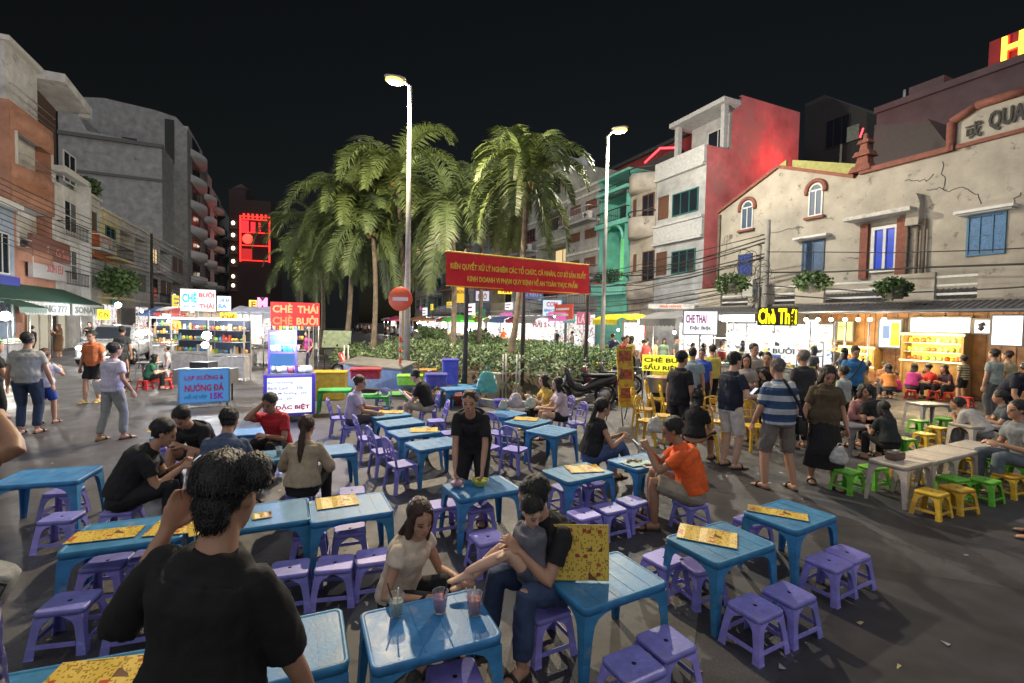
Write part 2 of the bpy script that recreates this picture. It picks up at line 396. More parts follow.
GS = 'low purple plastic stools between the blue tables'
def stool(x, y, label, ang=29, proto=None, group=GS, h=.28):
    p = px(x, y, h); return dup(proto or pstool, (p.x, p.y, 0), R(ang), label, group)
for x, y, a, lab in (
 (755, 605, 29, 'left stool of the pair in front of the folded menu table'),
 (789, 592, 27, 'right stool of the pair in front of the folded menu table'),
 (664, 557, 33, 'purple stool behind the left end of the folded menu table'),
 (700, 563, 20, 'purple stool mostly hidden under the folded menu table'),
 (829, 560, 30, 'nearer stool of the pair right of the rightmost blue table'),
 (847, 552, 27, 'farther stool of the pair right of the rightmost blue table'),
 (752, 519, 30, 'purple stool tucked behind the narrow menu of the rightmost table'),
 (666, 640, 28, 'farther of the two stools cut by the bottom edge'),
 (634, 663, 28, 'nearer of the two stools cut by the bottom edge'),
 (584, 513, 30, 'leftmost of three stools behind the upright menu'),
 (610, 507, 28, 'middle of three stools behind the upright menu'),
 (632, 500, 35, 'rightmost of three stools behind the upright menu'),
 (691, 502, 25, 'stool under the man in the orange shirt'),
 (488, 536, 28, 'stool between the bowls table and the seated father'),
 (545, 606, 28, 'stool under the father holding the boy'),
 (335, 562, 12, 'stool in front of the square menu table, left'),
 (374, 555, 18, 'stool behind the back of the long haired girl'),
 (352, 490, 20, 'stool at the far end of the square menu table'),
 (443, 503, 24, 'stool on the left side of the bowls table'),
 (402, 596, 20, 'stool under the long haired girl'),
 (478, 505, 25, 'stool half under the bowls table'),
 (64, 490, 10, 'farther stool right of the far left blue table'),
 (62, 516, 14, 'nearer stool by the far left blue table'),
 (122, 508, 14, 'stool under the man in black sitting at left'),
 (70, 600, 14, 'large near stool at lower left, beside the edge'),
 (139, 597, 20, 'near stool half hidden by the arm of the woman in black'),
 (108, 560, 14, 'left stool under the table with two menus'),
 (153, 553, 20, 'right stool under the table with two menus'),
 (290, 567, 18, 'stool showing right of the woman in black'),
 (310, 530, 18, 'stool under the left side of the square menu table'),
 (350, 528, 20, 'stool under the right side of the square menu table'),
 (300, 490, 15, 'stool under the woman in the beige top'),
 (205, 500, 15, 'stool under the man in slate blue shirt'),
 (232, 470, 10, 'stool under the crouched man in black shirt'),
 (278, 449, 10, 'stool under the man in the red shirt'),
 (590, 482, 30, 'stool beneath the menu table by the woman in glasses'),
 (566, 486, 30, 'stool left under the menu table by the woman in glasses'),
 (596, 456, 30, 'stool under the woman in glasses and jeans'),
 (160, 447, 10, 'left stool beyond the crouched men'),
 (258, 433, 10, 'right stool beyond the crouched men'),
 (455, 676, 20, 'stool beneath the front table with three cups'),
): stool(x, y, lab, a)
GC = 'purple plastic chairs with backs in the centre'
def chair(x, y, ang, label, proto=None, group=GC, h=.33):
    p = px(x, y, h); return dup(proto or pchair, (p.x, p.y, 0), R(ang), label, group)
for x, y, a, lab in (
 (352, 426, -65, 'chair under the grey haired man at left of the centre row'),
 (369, 437, -60, 'second chair of the left diagonal line, back to the camera'),
 (384, 450, -55, 'third chair of the left diagonal line'),
 (402, 463, -50, 'nearest chair of the left diagonal line, light on its seat'),
 (340, 417, -75, 'farthest chair of the left diagonal line'),
 (436, 420, 110, 'chair beside the young man in black at centre'),
 (451, 432, 115, 'nearer chair right of the centre row, by the standing woman'),
 (428, 410, 110, 'chair under the young man in black at centre'),
 (487, 446, -40, 'chair just right of the standing woman in black'),
 (515, 448, -30, 'single chair facing away, left of the bare blue table'),
 (498, 432, -35, 'chair between the standing woman and the menu table'),
 (574, 422, 120, 'chair right of the woman in the pink shirt'),
 (562, 414, 115, 'chair under the woman in the pink shirt'),
 (465, 413, 95, 'chair beyond the standing woman near the basket pile'),
 (382, 407, 180, 'chair beyond the farthest centre table'),
): chair(x, y, a, lab)
GY = 'yellow plastic chairs by the standing queue'
for x, y, a, lab in (
 (644, 408, -120, 'leftmost yellow chair beside the folding menu board'),
 (656, 398, -115, 'yellow chair behind the leftmost one'),
 (664, 415, -110, 'yellow chair nearest the folding menu board'),
 (704, 432, 170, 'near yellow chair between black shirt man and white shorts man'),
 (697, 408, 165, 'yellow chair behind the woman with short black hair'),
 (731, 408, 170, 'yellow chair behind the man in white shorts'),
 (742, 415, 180, 'yellow chair between white shorts man and striped shirt man'),
 (764, 402, 175, 'yellow chair behind the man in striped shirt'),
 (650, 420, -130, 'yellow chair in front of the folding menu board'),
 (671, 404, -100, 'yellow chair just left of the man in black with cap'),
 (713, 420, 160, 'yellow chair between the seated woman and the white shorts man'),
 (755, 425, 185, 'yellow chair left of the man in striped shirt'),
): chair(x, y, a, lab, ychair, GY, .42)
GG = 'green and yellow plastic stools on the right'
for x, y, c, lab in (
 (848, 470, 'g', 'green stool left of the nearest cream table'), (873, 466, 'g', 'green stool behind the nearest cream table corner'),
 (932, 491, 'y', 'nearest yellow stool in front of the cream tables'), (957, 487, 'y', 'second yellow stool in front of the cream tables'),
 (985, 479, 'g', 'green stool between the yellow ones at right'), (1008, 474, 'y', 'rightmost yellow stool by the cream tables'),
 (953, 477, 'g', 'green stool behind the second yellow stool'), (1018, 463, 'g', 'green stool at the right edge by the cream tables'),
 (925, 433, 'y', 'yellow stool in the row behind, left one'), (937, 427, 'y', 'yellow stool in the row behind, right one'),
 (905, 438, 'g', 'green stool beside the girl in polka dots'), (919, 420, 'g', 'left green stool behind the yellow stools'),
 (944, 418, 'g', 'right green stool behind the yellow stools'), (957, 417, 'g', 'green stool before the man bent in white'),
 (990, 457, 'g', 'green stool behind the cream tables'), (906, 462, 'y', 'yellow stool under the cream tables, left'), (968, 456, 'y', 'yellow stool under the cream tables, middle'),
): stool(x, y, lab, rnd.uniform(15, 35), gstool if c == 'g' else ystool, GG)
GR = 'red plastic stools'
for x, y, lab in ((911, 390, 'red stool under the woman in pink at the lit shop'), (934, 391, 'red stool under the crouching man in red'), (966, 397, 'red stool right of the boy in striped shirt'),
 (948, 392, 'red stool left of the boy in striped shirt'), (145, 380, 'left red stool on the left street'), (166, 379, 'middle red stool on the left street'), (156, 374, 'red stool behind the other two on the left street'),
 (176, 372, 'red stool farthest right on the left street')): stool(x, y, lab, rnd.uniform(0, 60), rstool, GR)
GW = 'cream plastic tables in a row at right'
for x, y, a, pr, lab in ((901, 460, 28, 0, 'nearest cream table with a tissue box on it'), (926, 455, 28, 0, 'second cream table from the left'),
 (948, 450, 28, 0, 'third cream table with light glints on top'), (975, 445, 28, 0, 'rightmost cream table of the row'), (976, 424, 10, 0, 'cream table between the yellow stools and man in black'),
 (928, 403, 5, 1, 'low grey table behind the polka dot girl'), (860, 424, 5, 1, 'grey table beside the woman in pink headscarf'), (150, 362, 10, 1, 'low table on the left street with a white cloth')):
    p = px(x, y, .5); table(p.x, p.y, lab, a, dark_table if pr else cream_table, GW if not pr else 'low grey tables')
# ================= people =================
dg = None
def remesh(mb, vox, smooth=2):
    me = bpy.data.meshes.new('tmp'); me.from_pydata(mb.v, [], mb.f); me.update()
    o = bpy.data.objects.new('tmp', me); WK.collection.objects.link(o)
    md = o.modifiers.new('r', 'REMESH'); md.mode = 'VOXEL'; md.voxel_size = vox; md.use_smooth_shade = True
    if smooth: ms = o.modifiers.new('s', 'SMOOTH'); ms.factor = .5; ms.iterations = smooth
    r = evald(o)
    bpy.data.objects.remove(o); bpy.data.meshes.remove(me)
    return r
def crumple(me, amp, fr=(9, 9, 5), seed=0):
    n = [v.normal.copy() for v in me.vertices]
    for v, q in zip(me.vertices, n):
        p = V((v.co.x * fr[0] + seed, v.co.y * fr[1], v.co.z * fr[2]))
        a = noise.noise(p) + .5 * abs(noise.noise(p * 2.3)) * 1.5
        v.co += q * (amp * a)
def put(me, name, m, parent):
    me.name = name; me.materials.clear(); me.materials.append(m)
    for p in me.polygons: p.use_smooth = True
    o = bpy.data.objects.new(name, me); col.objects.link(o); o.parent = parent; return o

def skinmat(key, c):
    if key in MC: return MC[key]
    m = mat(key, c, .5, 0, bump=.05, bsc=90); nt = m.node_tree; b = nt.nodes['Principled BSDF']
    b.inputs['Subsurface Weight'].default_value = .0
    a = nt.nodes.new('ShaderNodeAttribute'); a.attribute_name = 'face_detail'
    mx = nt.nodes.new('ShaderNodeMix'); mx.data_type = 'RGBA'; mx.blend_type = 'MULTIPLY'; mx.inputs[0].default_value = 1
    n = nt.nodes.new('ShaderNodeTexNoise'); n.inputs['Scale'].default_value = 12
    rp = nt.nodes.new('ShaderNodeMapRange'); rp.inputs[3].default_value = .8; rp.inputs[4].default_value = 1.2
    vm = nt.nodes.new('ShaderNodeVectorMath'); vm.operation = 'SCALE'; vm.inputs[0].default_value = c
    nt.links.new(n.outputs['Fac'], rp.inputs[0]); nt.links.new(rp.outputs[0], vm.inputs['Scale'])
    nt.links.new(vm.outputs[0], mx.inputs[6]); nt.links.new(a.outputs['Color'], mx.inputs[7]); nt.links.new(mx.outputs[2], b.inputs['Base Color'])
    return m
SKIN = [skinmat('skin_tan', (.46, .25, .16)), skinmat('skin_light', (.6, .37, .26)), skinmat('skin_brown', (.33, .17, .1))]
HAIR = {'k': mat('hair_black', (.012, .01, .01), .42, .3, 60, bump=.5, bsc=120), 'g': mat('hair_grey', (.16, .14, .13), .5, .3, 60, bump=.5, bsc=120),
        'b': mat('hair_brown', (.05, .022, .012), .42, .3, 60, bump=.5, bsc=120), 'r': mat('hair_auburn', (.1, .03, .02), .42, .3, 60, bump=.5, bsc=120)}

def ik(a, b, l1, l2, hint):
    d = b - a; L = d.length
    if L > (l1 + l2) * .995: b = a + d.normalized() * (l1 + l2) * .995; d = b - a; L = d.length
    if L < abs(l1 - l2) + .02: L = abs(l1 - l2) + .02
    k = (l1 * l1 - l2 * l2 + L * L) / (2 * L); h = math.sqrt(max(0, l1 * l1 - k * k)); u = d.normalized()
    w = hint - u * hint.dot(u)
    w = w.normalized() if w.length > 1e-4 else V((0, 0, 1))
    return a + u * k + w * h, b

def limb(mb, pts, rad, upto=None, start=0.0, n=12, end=0):
    'tapered limb through joints; upto/start in joint units (1 = knee or elbow)'
    P = []; N = 6; tot = (len(pts) - 1)
    upto = tot if upto is None else upto
    t = start; st_ = []
    k = max(3, int((upto - start) * N))
    for i in range(k + 1):
        t = start + (upto - start) * i / k; j = min(int(t), tot - 1); f = t - j
        p = pts[j].lerp(pts[j + 1], f)
        # round the joint a little
        rj = rad[j * 2] * (1 - f) + rad[j * 2 + 2] * f if False else None
        r0, rm, r1 = rad[j]
        r = r0 * (1 - f) ** 2 + 2 * rm * f * (1 - f) + r1 * f * f
        P.append((p, r))
    # rounded ends
    a = (P[0][0] - P[1][0]).normalized(); b = (P[-1][0] - P[-2][0]).normalized()
    pre = [(P[0][0] + a * P[0][1] * .9, P[0][1] * .3), (P[0][0] + a * P[0][1] * .6, P[0][1] * .75)]
    post = [(P[-1][0] + b * P[-1][1] * .6, P[-1][1] * .75), (P[-1][0] + b * P[-1][1] * .9, P[-1][1] * .3)] if not end else []
    Q = pre + P + post
    mb.tube([q[0] for q in Q], [q[1] for q in Q], n)

def hand(mb, w, f, nrm, side, curl, k, near):
    f = f.normalized(); nrm = (nrm - f * nrm.dot(f)).normalized(); s = f.cross(nrm) * side
    g = 1.0 if near else 1.12
    mb.ell([(w - f * .02 * k, s, nrm, .021 * k * g, .017 * k * g), (w + f * .02 * k, s, nrm, .030 * k * g, .016 * k * g), (w + f * .055 * k, s, nrm, .040 * k * g, .0145 * k * g),
            (w + f * .085 * k, s, nrm, .040 * k * g, .012 * k * g), (w + f * .094 * k, s, nrm, .033 * k, .008 * k)], 10)
    for i in range(4):
        b = w + f * .082 * k + s * ((-.030 + .020 * i) * k); L = (.068, .076, .071, .055)[i] * k; d = f.copy(); a = curl; pts = [b - f * .02 * k, b]
        spread = s * ((i - 1.5) * .05)
        for q, fr in enumerate((.45, .32, .23)):
            ang = a * (.6 + .4 * q); d = (Matrix.Rotation(ang, 3, s * (-side) if False else f.cross(nrm)) @ d); pts.append(pts[-1] + (d + spread).normalized() * L * fr)
        mb.tube(pts, [.0085 * k * g, .0092 * k * g, .0085 * k * g, .0078 * k * g, .006 * k * g], 8)
    b = w + f * .015 * k - s * (.022 * k); d = (f * .75 - s * .65 + nrm * .25).normalized(); p1 = b + d * .04 * k; d2 = (f * .9 - s * .15 + nrm * (.3 * curl + .1)).normalized()
    mb.tube([b, p1, p1 + d2 * .032 * k, p1 + (d2 * .9 + nrm * curl * .3).normalized() * .055 * k], [.014 * k, .0115 * k, .0095 * k, .007 * k], 8)

SHOE = {}
def person(label, loc, face, top=(.02, .02, .02), bot=(.02, .02, .025), skin=0, hair='k', style='short', S=1.62, female=False,
           lean=3, pelvis=None, feet=None, hands=None, yaw=0, nod=5, twist=0, sleeve=.62, legs=1.9, skirt=None, curl=(.5, .5), detail=1,
           kid=False, group=None, topm=None, botm=None, elb=None, knee=None, fat=1.0, shoe=(.03, .025, .02), hat=None, glasses=False, tilt=0, extra=None, palm=None, roll=0):
    '''loc: world point under the pelvis; face: heading in degrees (0 away from the camera, 180 towards it, 90 to the left).
    detail 2 near, 1 middle, 0 far. pelvis (x,y,z), feet [(x,y,z)..], hands [(x,y,z)..] in metres for a 1.65 m body, local frame.'''
    k = S / 1.65; vox = {2: .0075, 1: .013, 0: .022}[detail]; near = detail == 2
    if kid: hk = 1.18
    else: hk = 1.0
    root = E('person', label, 'person', (loc[0], loc[1], loc[2] if len(loc) > 2 else 0), R(face), group)
    B = M(); X0 = V((1, 0, 0))
    Pv = V(pelvis or (0, 0, .90)) * k
    # spine
    nseg = 8; L = .49 * k; pts = [Pv]; dirs = []
    for i in range(nseg + 1):
        a = R(lean) * (.45 + .9 * i / nseg); tl = R(tilt) * i / nseg
        d = V((math.sin(tl), math.sin(a), math.cos(a))).normalized(); dirs.append(d)
        if i < nseg: pts.append(pts[-1] + d * L / nseg)
    def fr(i):
        tw = R(twist) * i / nseg; s = V((math.cos(tw), math.sin(tw), 0)); s = (s - dirs[i] * s.dot(dirs[i])).normalized(); return s, dirs[i].cross(s) * 1.0
    fw = fat
    if female: prof = [(.150, .100), (.165, .112), (.150, .102), (.125, .09), (.122, .09), (.132, .1), (.142, .108), (.145, .09), (.06, .055)]
    else: prof = [(.140, .100), (.158, .112), (.150, .105), (.140, .1), (.142, .102), (.155, .11), (.168, .115), (.168, .095), (.065, .06)]
    def torso(mb, i0, i1, inf, low=0, flare=0):
        rings = []
        s, b = fr(i0)
        if low: rings += [(pts[i0] - dirs[i0] * low * k, s, b, prof[i0][0] * k * fw * .95 + inf + flare, prof[i0][1] * k * fw + inf + flare)]
        for i in range(i0, i1 + 1):
            s, b = fr(i); bulge = 1.0 + (.12 * (fw - 1) / .2 if 2 <= i <= 4 else 0)
            rings.append((pts[i], s, b, prof[i][0] * k * (fw if i < 7 else 1) + inf, prof[i][1] * k * (fw * bulge if i < 7 else 1) + inf))
        mb.ell(rings, 20)
    cov = .012 * k
    pk = prof
    if top is not None or topm: prof = [(a - (.012 if 1 <= i <= 7 else 0) - (.014 if i in (6, 7) else 0), b - (.012 if 1 <= i <= 7 else 0) - (.012 if i in (6, 7) else 0)) for i, (a, b) in enumerate(pk)]
    torso(B, 0, 8, -cov * .6, .08)
    prof = pk
    sN, bN = fr(8); nk = pts[8]; shs = fr(7)[0]
    # head frame
    base = dirs[8]; up = (base * .55 + V((0, 0, 1)) * .45).normalized()
    yw = R(yaw + twist); fwd = V((-math.sin(yw), math.cos(yw), 0)); side = V((math.cos(yw), math.sin(yw), 0))
    nd = R(nod); hu = (V((0, 0, 1)) * math.cos(nd) + fwd * math.sin(nd)); hf = (fwd * math.cos(nd) - V((0, 0, 1)) * math.sin(nd))
    if roll: q = Matrix.Rotation(R(roll), 3, hf); hu = q @ hu; side = q @ side
    hc = nk + up * .07 * k + hu * .085 * k * hk + hf * .02 * k
    hs = k * hk
    def HP(x, y, z): return hc + side * x * hs + hf * y * hs + hu * z * hs
    B.ell([(nk - base * .05 * k, sN, bN, .075 * k, .06 * k), (nk + base * .01 * k, sN, bN, .056 * k, .055 * k), (nk.lerp(hc, .5), side, hf, .05 * k, .052 * k), (HP(0, -.015, -.03), side, hf, .052 * k, .055 * k)], 14)
    # cranium and face
    def skull(mb, inf=0, dz=0, dy=0, lo=-1.0, hi=1.0, wid=.074):
        rings = []
        for i in range(11):
            z = lo + (hi - lo) * i / 10; r = math.sqrt(max(.004, 1 - min(.998, z * z)))
            rings.append((HP(0, -.012 + dy, .022 + dz + z * (.092 + inf)), side, hf, (wid + inf) * hs * r, (.094 + inf) * hs * r))
        mb.ell(rings, 18)
    skull(B)
    B.ell([(HP(0, .055, -.112), side, hf, .018 * hs, .02 * hs), (HP(0, .045, -.105), side, hf, .034 * hs, .036 * hs), (HP(0, .03, -.08), side, hf, .052 * hs, .058 * hs), (HP(0, .022, -.045), side, hf, .064 * hs, .067 * hs),
           (HP(0, .014, 0), side, hf, .069 * hs, .074 * hs), (HP(0, .008, .05), side, hf, .066 * hs, .076 * hs)], 18)
    B.ell([(HP(0, .086, .01), side, hf, .007 * hs, .008 * hs), (HP(0, .094, -.018), side, hf, .010 * hs, .012 * hs), (HP(0, .100, -.036), side, hf, .016 * hs, .013 * hs), (HP(0, .094, -.044), side, hf, .012 * hs, .008 * hs)], 8)
    for sg in (-1, 1):
        B.ball(HP(sg * .073, -.008, -.012), (.011 * hs, .018 * hs, .028 * hs), 8)
        if near: B.ball(HP(sg * .036, .062, -.03), (.02 * hs, .018 * hs, .02 * hs), 6)
    if near:
        B.ball(HP(0, .088, -.064), (.02 * hs, .008 * hs, .006 * hs), 6); B.ball(HP(0, .086, -.074), (.018 * hs, .009 * hs, .006 * hs), 6)
        B.ball(HP(0, .074, -.1), (.018 * hs, .014 * hs, .014 * hs), 6)
    # arms
    ua, fa = .285 * k, .25 * k; sw = (.158 if not female else .142) * k; shp = []
    hands = hands or [(-.24, .06, .72), (.24, .06, .72)]
    aj = []
    for i, sg in enumerate((-1, 1)):
        sh = pts[7] + shs * sg * sw * (1 + .3 * (fw - 1)) - dirs[7] * .012 * k; tgt = V(hands[i]) * k
        hint = V(elb[i][:3]) if elb and elb[i] else V((sg * .5, -.6, -.6))
        el, wr = ik(sh, tgt, ua, fa, hint) if not (elb and elb[i] and len(elb[i]) == 4) else (V(elb[i][:3]) * k, tgt); aj.append((sh, el, wr))
        thin = .9 if female else 1.0
        covu = .006 * k if sleeve > .3 else 0
        limb(B, [sh, el, wr], [(.046 * k * thin - covu, .046 * k * thin, .036 * k * thin), (.038 * k * thin, .041 * k * thin, .024 * k * thin)])
        f = (wr - el).normalized(); pn = V(palm[i]) if palm and palm[i] else V((-sg * .6, .1, -.5))
        hand(B, wr, f, pn, sg, curl[i], k, near)
    # legs
    th, sn = .41 * k, .40 * k; feet = feet or [(-.10, .0, 0), (.10, .03, 0)]; lj = []
    for i, sg in enumerate((-1, 1)):
        hp = Pv + V((sg * .085 * k * (1.1 if fw > 1.05 else 1), 0, -.02 * k)); ft = V(feet[i][:3]) * k; an = ft + V((0, 0, .085 * k))
        kn, an = ik(hp, an, th, sn, V(knee[i]) if knee and knee[i] else V((sg * .15, 1, .35))); lj.append((hp, kn, an))
        c1 = .008 * k if legs > .6 else 0; c2 = .006 * k if legs > 1.5 else 0; fk = 1 + .6 * (fw - 1)
        limb(B, [hp, kn, an], [(.084 * k * fk - c1, .078 * k * fk - c1, .054 * k - c1), (.052 * k - c2, .064 * k - c2, .034 * k)])
        fa_ = R(feet[i][3]) if len(feet[i]) > 3 else -sg * .18; fd = V((-math.sin(fa_), math.cos(fa_), 0)); fs_ = V((fd.y, -fd.x, 0)); U = V((0, 0, 1))
        a0 = V((an.x, an.y, an.z - .085 * k))
        B.ell([(a0 - fd * .055 * k + U * .04 * k, fs_, U, .02 * k, .028 * k), (a0 - fd * .03 * k + U * .04 * k, fs_, U, .033 * k, .037 * k), (a0 + fd * .04 * k + U * .042 * k, fs_, U, .036 * k, .038 * k),
               (a0 + fd * .11 * k + U * .028 * k, fs_, U, .045 * k, .024 * k), (a0 + fd * .165 * k + U * .02 * k, fs_, U, .042 * k, .015 * k), (a0 + fd * .19 * k + U * .017 * k, fs_, U, .025 * k, .01 * k)], 12)
        if shoe:
            sb = M().ell([(a0 - fd * .068 * k + U * .012 * k, fs_, U, .02 * k, .009 * k), (a0 - fd * .05 * k + U * .011 * k, fs_, U, .036 * k, .011 * k), (a0 + fd * .06 * k + U * .01 * k, fs_, U, .042 * k, .01 * k),
                          (a0 + fd * .14 * k + U * .01 * k, fs_, U, .052 * k, .01 * k), (a0 + fd * .2 * k + U * .01 * k, fs_, U, .038 * k, .008 * k)], 14)
            q = a0 + fd * .09 * k
            sb.tube([q - fs_ * .052 * k + U * .012 * k, q - fs_ * .04 * k + U * .05 * k, q + U * .068 * k, q + fs_ * .04 * k + U * .05 * k, q + fs_ * .052 * k + U * .012 * k], .012 * k, 6)
            sb.build('sandal', cm(shoe, .6), root)
    me = remesh(B, vox, 2)
    at_ = me.color_attributes.new('face_detail', 'FLOAT_COLOR', 'POINT'); cols = []
    inv = Matrix((side, hf, hu)).to_3x3()
    for v in me.vertices:
        q = (inv @ (v.co - hc)) / hs; c = (1, 1, 1)
        if q.length < .16 and q.y > .045 and detail:
            ax = abs(q.x)
            if ((ax - .031) / .015) ** 2 + ((q.z + .008) / .0065) ** 2 < 1: c = (.1, .08, .08)
            elif abs(ax - .033) < .019 and abs(q.z - .013 + (ax - .033) * .15) < .0045: c = (.2, .16, .15)
            elif (q.x / .024) ** 2 + ((q.z + .069) / .009) ** 2 < 1: c = (1.0, .5, .5)
            elif ((ax - .031) / .021) ** 2 + ((q.z + .006) / .012) ** 2 < 1: c = (.72, .66, .64)
            elif ax < .012 and abs(q.z + .047) < .004: c = (.5, .42, .4)
        cols += [c[0], c[1], c[2], 1]
    at_.data.foreach_set('color', cols)
    put(me, 'body', SKIN[skin], root)
    # shirt
    inf = .013 * k + (.006 if detail == 0 else 0); seed = rnd.random() * 50
    if top is not None or topm:
        T = M(); sit = Pv.z < .75 * k
        torso(T, 1 if sit else 0, 7, inf + .012, .045 if sit else .06, .008)
        s8, b8 = fr(8)
        T.ell([(pts[7], fr(7)[0], fr(7)[1], .145 * k, .085 * k), (pts[7].lerp(pts[8], .55), s8, b8, .11 * k, .075 * k), (pts[8] + dirs[8] * .004 * k, s8, b8, .073 * k, .068 * k)], 16)
        for (sh, el, wr) in aj:
            if sleeve > .1:
                j2 = min(sleeve, 1.92)
                limb(T, [sh, el, wr], [(.054 * k, .066 * k, .056 * k), (.05 * k, .05 * k, .034 * k)], j2, 0, 12, 1)
            else: T.ball(sh - shs * 0, .035 * k, 8)
        tm = remesh(T, vox * 1.15, 2)
        if detail: crumple(tm, .012 * k, (7, 7, 4), seed); crumple(tm, .004 * k, (26, 26, 14), seed)
        put(tm, 'shirt', topm or mat('cloth_%02x%02x%02x' % tuple(int(v * 255) for v in top), top, .85, .22, 9, bump=.15, bsc=200), root)
    # trousers or skirt
    T = M()
    s0, b0 = fr(0)
    if legs > .1:
        torso(T, 0, 1 if not (Pv.z < .75 * k) else 1, inf * .4, .09)
        for (hp, kn, an) in lj:
            ext = .016 * k if legs < 1.3 else .0
            limb(T, [hp, kn, an], [(.092 * k * fk, .09 * k * fk, .066 * k + ext), (.064 * k + ext, .07 * k, .05 * k)], min(legs, 1.93), 0, 12, 1)
    if skirt:
        kk = [(lj[0][1] + lj[1][1]) * .5, (lj[0][2] + lj[1][2]) * .5]; h0 = Pv
        P_ = [h0 + V((0, 0, .1 * k)), h0, h0.lerp(kk[0], .5), kk[0], kk[0].lerp(kk[1], skirt)]
        ww = [.14, .175, .2, .22, .25]
        T.ell([(p, V((1, 0, 0)), V((0, 1, 0)), w * k, w * k * .8) for p, w in zip(P_, ww)], 20)
    if T.v:
        tm = remesh(T, vox * 1.15, 2)
        if detail: crumple(tm, .01 * k, (9, 9, 5), seed + 9); crumple(tm, .003 * k, (30, 30, 16), seed)
        put(tm, 'skirt' if skirt and legs <= .1 else ('shorts' if legs < 1.4 else 'trousers'), botm or mat('cloth_%02x%02x%02x' % tuple(int(v * 255) for v in bot), bot, .85, .22, 9, bump=.15, bsc=200), root)
    # hair
    if style != 'none':
        Hh = M(); hinf = .010 if detail else .016
        n = 12
        def hcap(lo, dy, dz, inf_): skull(Hh, inf_, dz, dy, lo, 1.0)
        if style == 'buzz': hcap(-.25, -.016, .014, .003)
        else: hcap(-.3, -.022, .012, hinf)
        # back of the head to the nape, sides over the ears
        bl = {'short': -.055, 'buzz': -.045, 'bob': -.1, 'long': -.1, 'pony': -.05, 'bun': -.05}.get(style, -.05)
        Hh.ell([(HP(0, -.04, bl), side, hf, .045 * hs, .045 * hs), (HP(0, -.036, bl + .025), side, hf, .062 * hs, .06 * hs), (HP(0, -.03, .01), side, hf, .075 * hs, .072 * hs), (HP(0, -.022, .05), side, hf, .076 * hs, .08 * hs)], 16)
        if style in ('long', 'bob'):
            ln = .38 if style == 'long' else .14
            for sg in (-1, 1):
                Hh.ell([(HP(sg * .03, .04, .09), side, hf, .024 * hs, .024 * hs), (HP(sg * .066, .012, .04), side, hf, .016 * hs, .034 * hs), (HP(sg * .072, 0, -.03), side, hf, .018 * hs, .045 * hs), (HP(sg * .07, -.01, -.09), side, hf, .018 * hs, .045 * hs),
                        (HP(sg * .07, -.03, -.1 - ln * .25), side, hf, .022 * hs, .035 * hs)], 10)
            bk = -fwd
            e0 = HP(0, -.05, -.03); e1 = nk + bk * .085 * k + V((0, 0, .03 * k)); e2 = e1 + (-dirs[6] * ln * k) + bk * (.02 if lean < 25 else .0)
            Hh.ell([(HP(0, -.05, .02), side, fwd, .07 * hs, .05 * hs), (e0, side, fwd, .078 * hs, .05 * hs), (e1, side, fwd, .085 * hs, .035 * hs), (e1.lerp(e2, .5), side, fwd, .08 * hs, .026 * hs), (e2, side, fwd, .05 * hs, .014 * hs)], 14)
        if style == 'pony':
            e1 = HP(0, -.115, .0); e2 = nk - fwd * .12 * k; e3 = e2 - dirs[6] * .2 * k
            Hh.tube([HP(0, -.09, .02), e1, e2, e2.lerp(e3, .5), e3], [.025 * hs, .028 * hs, .036 * hs, .034 * hs, .012 * hs], 10)
        if style == 'bun':
            Hh.ball(HP(.105, -.065, .085), (.046 * hs, .045 * hs, .042 * hs), 10); Hh.ball(HP(.125, -.075, .055), (.034 * hs, .034 * hs, .034 * hs), 8); Hh.ball(HP(.07, -.06, .07), (.04 * hs, .04 * hs, .035 * hs), 8); Hh.ball(HP(0, -.06, -.06), (.052 * hs, .04 * hs, .045 * hs), 8); Hh.ball(HP(0, -.075, -.03), (.055 * hs, .035 * hs, .045 * hs), 8)
        hm = remesh(Hh, min(vox, .011), 1)
        if style == 'bun' and near:
            ws_ = M(); q = random.Random(4)
            for i in range(16):
                a = HP(q.uniform(-.07, .08), -.11 + q.uniform(-.03, .06), q.uniform(.02, .12)); b2 = a + side * q.uniform(-.02, .02) + V((0, 0, q.uniform(-.06, .0))) - hf * q.uniform(0, .03); ws_.tube([a, a.lerp(b2, .5) + side * q.uniform(-.012, .012), b2], [.0016, .0011, .0006], 4)
            ws_.build('loose_strands', HAIR[hair], root)
        crumple(hm, (.003 if style == 'bun' else .006 if near else .007) * hs, (60, 60, 9) if style in ('long', 'pony', 'bob') else (26, 14, 30), seed)
        hv = [(v.co.copy(), v.normal.copy()) for v in hm.vertices] if detail else []
        hobj = put(hm, 'hair', HAIR[hair], root)
        if hv:
            st2 = M(); q = random.Random(int(seed * 9)); dn = -hu
            for i in range(1500 if near else 260):
                p, nn = q.choice(hv); d = dn * .8 - hf * q.uniform(-.25, .5) + side * q.uniform(-.35, .35); d = d - nn * d.dot(nn)
                if d.length < .1: continue
                d = d.normalized(); L_ = q.uniform(.018, .045) * hs; w_ = d.cross(nn) * (.0016 if near else .004) * hs; p = p - nn * .002; m_ = p + d * L_ * .5 + nn * q.uniform(.003, .008) * hs; e_ = p + d * L_ + nn * q.uniform(-.002, .007 if style != 'bun' else .002) * hs
                o_ = len(st2.v); st2.v += [tuple(p - w_), tuple(p + w_), tuple(m_ + w_), tuple(m_ - w_), tuple(e_)]; st2.f += [(o_, o_ + 1, o_ + 2, o_ + 3), (o_ + 3, o_ + 2, o_ + 4)]; st2.mi += [0, 0]; st2.sm += [True, True]
            st2.build('hair_strands', HAIR[hair], hobj)
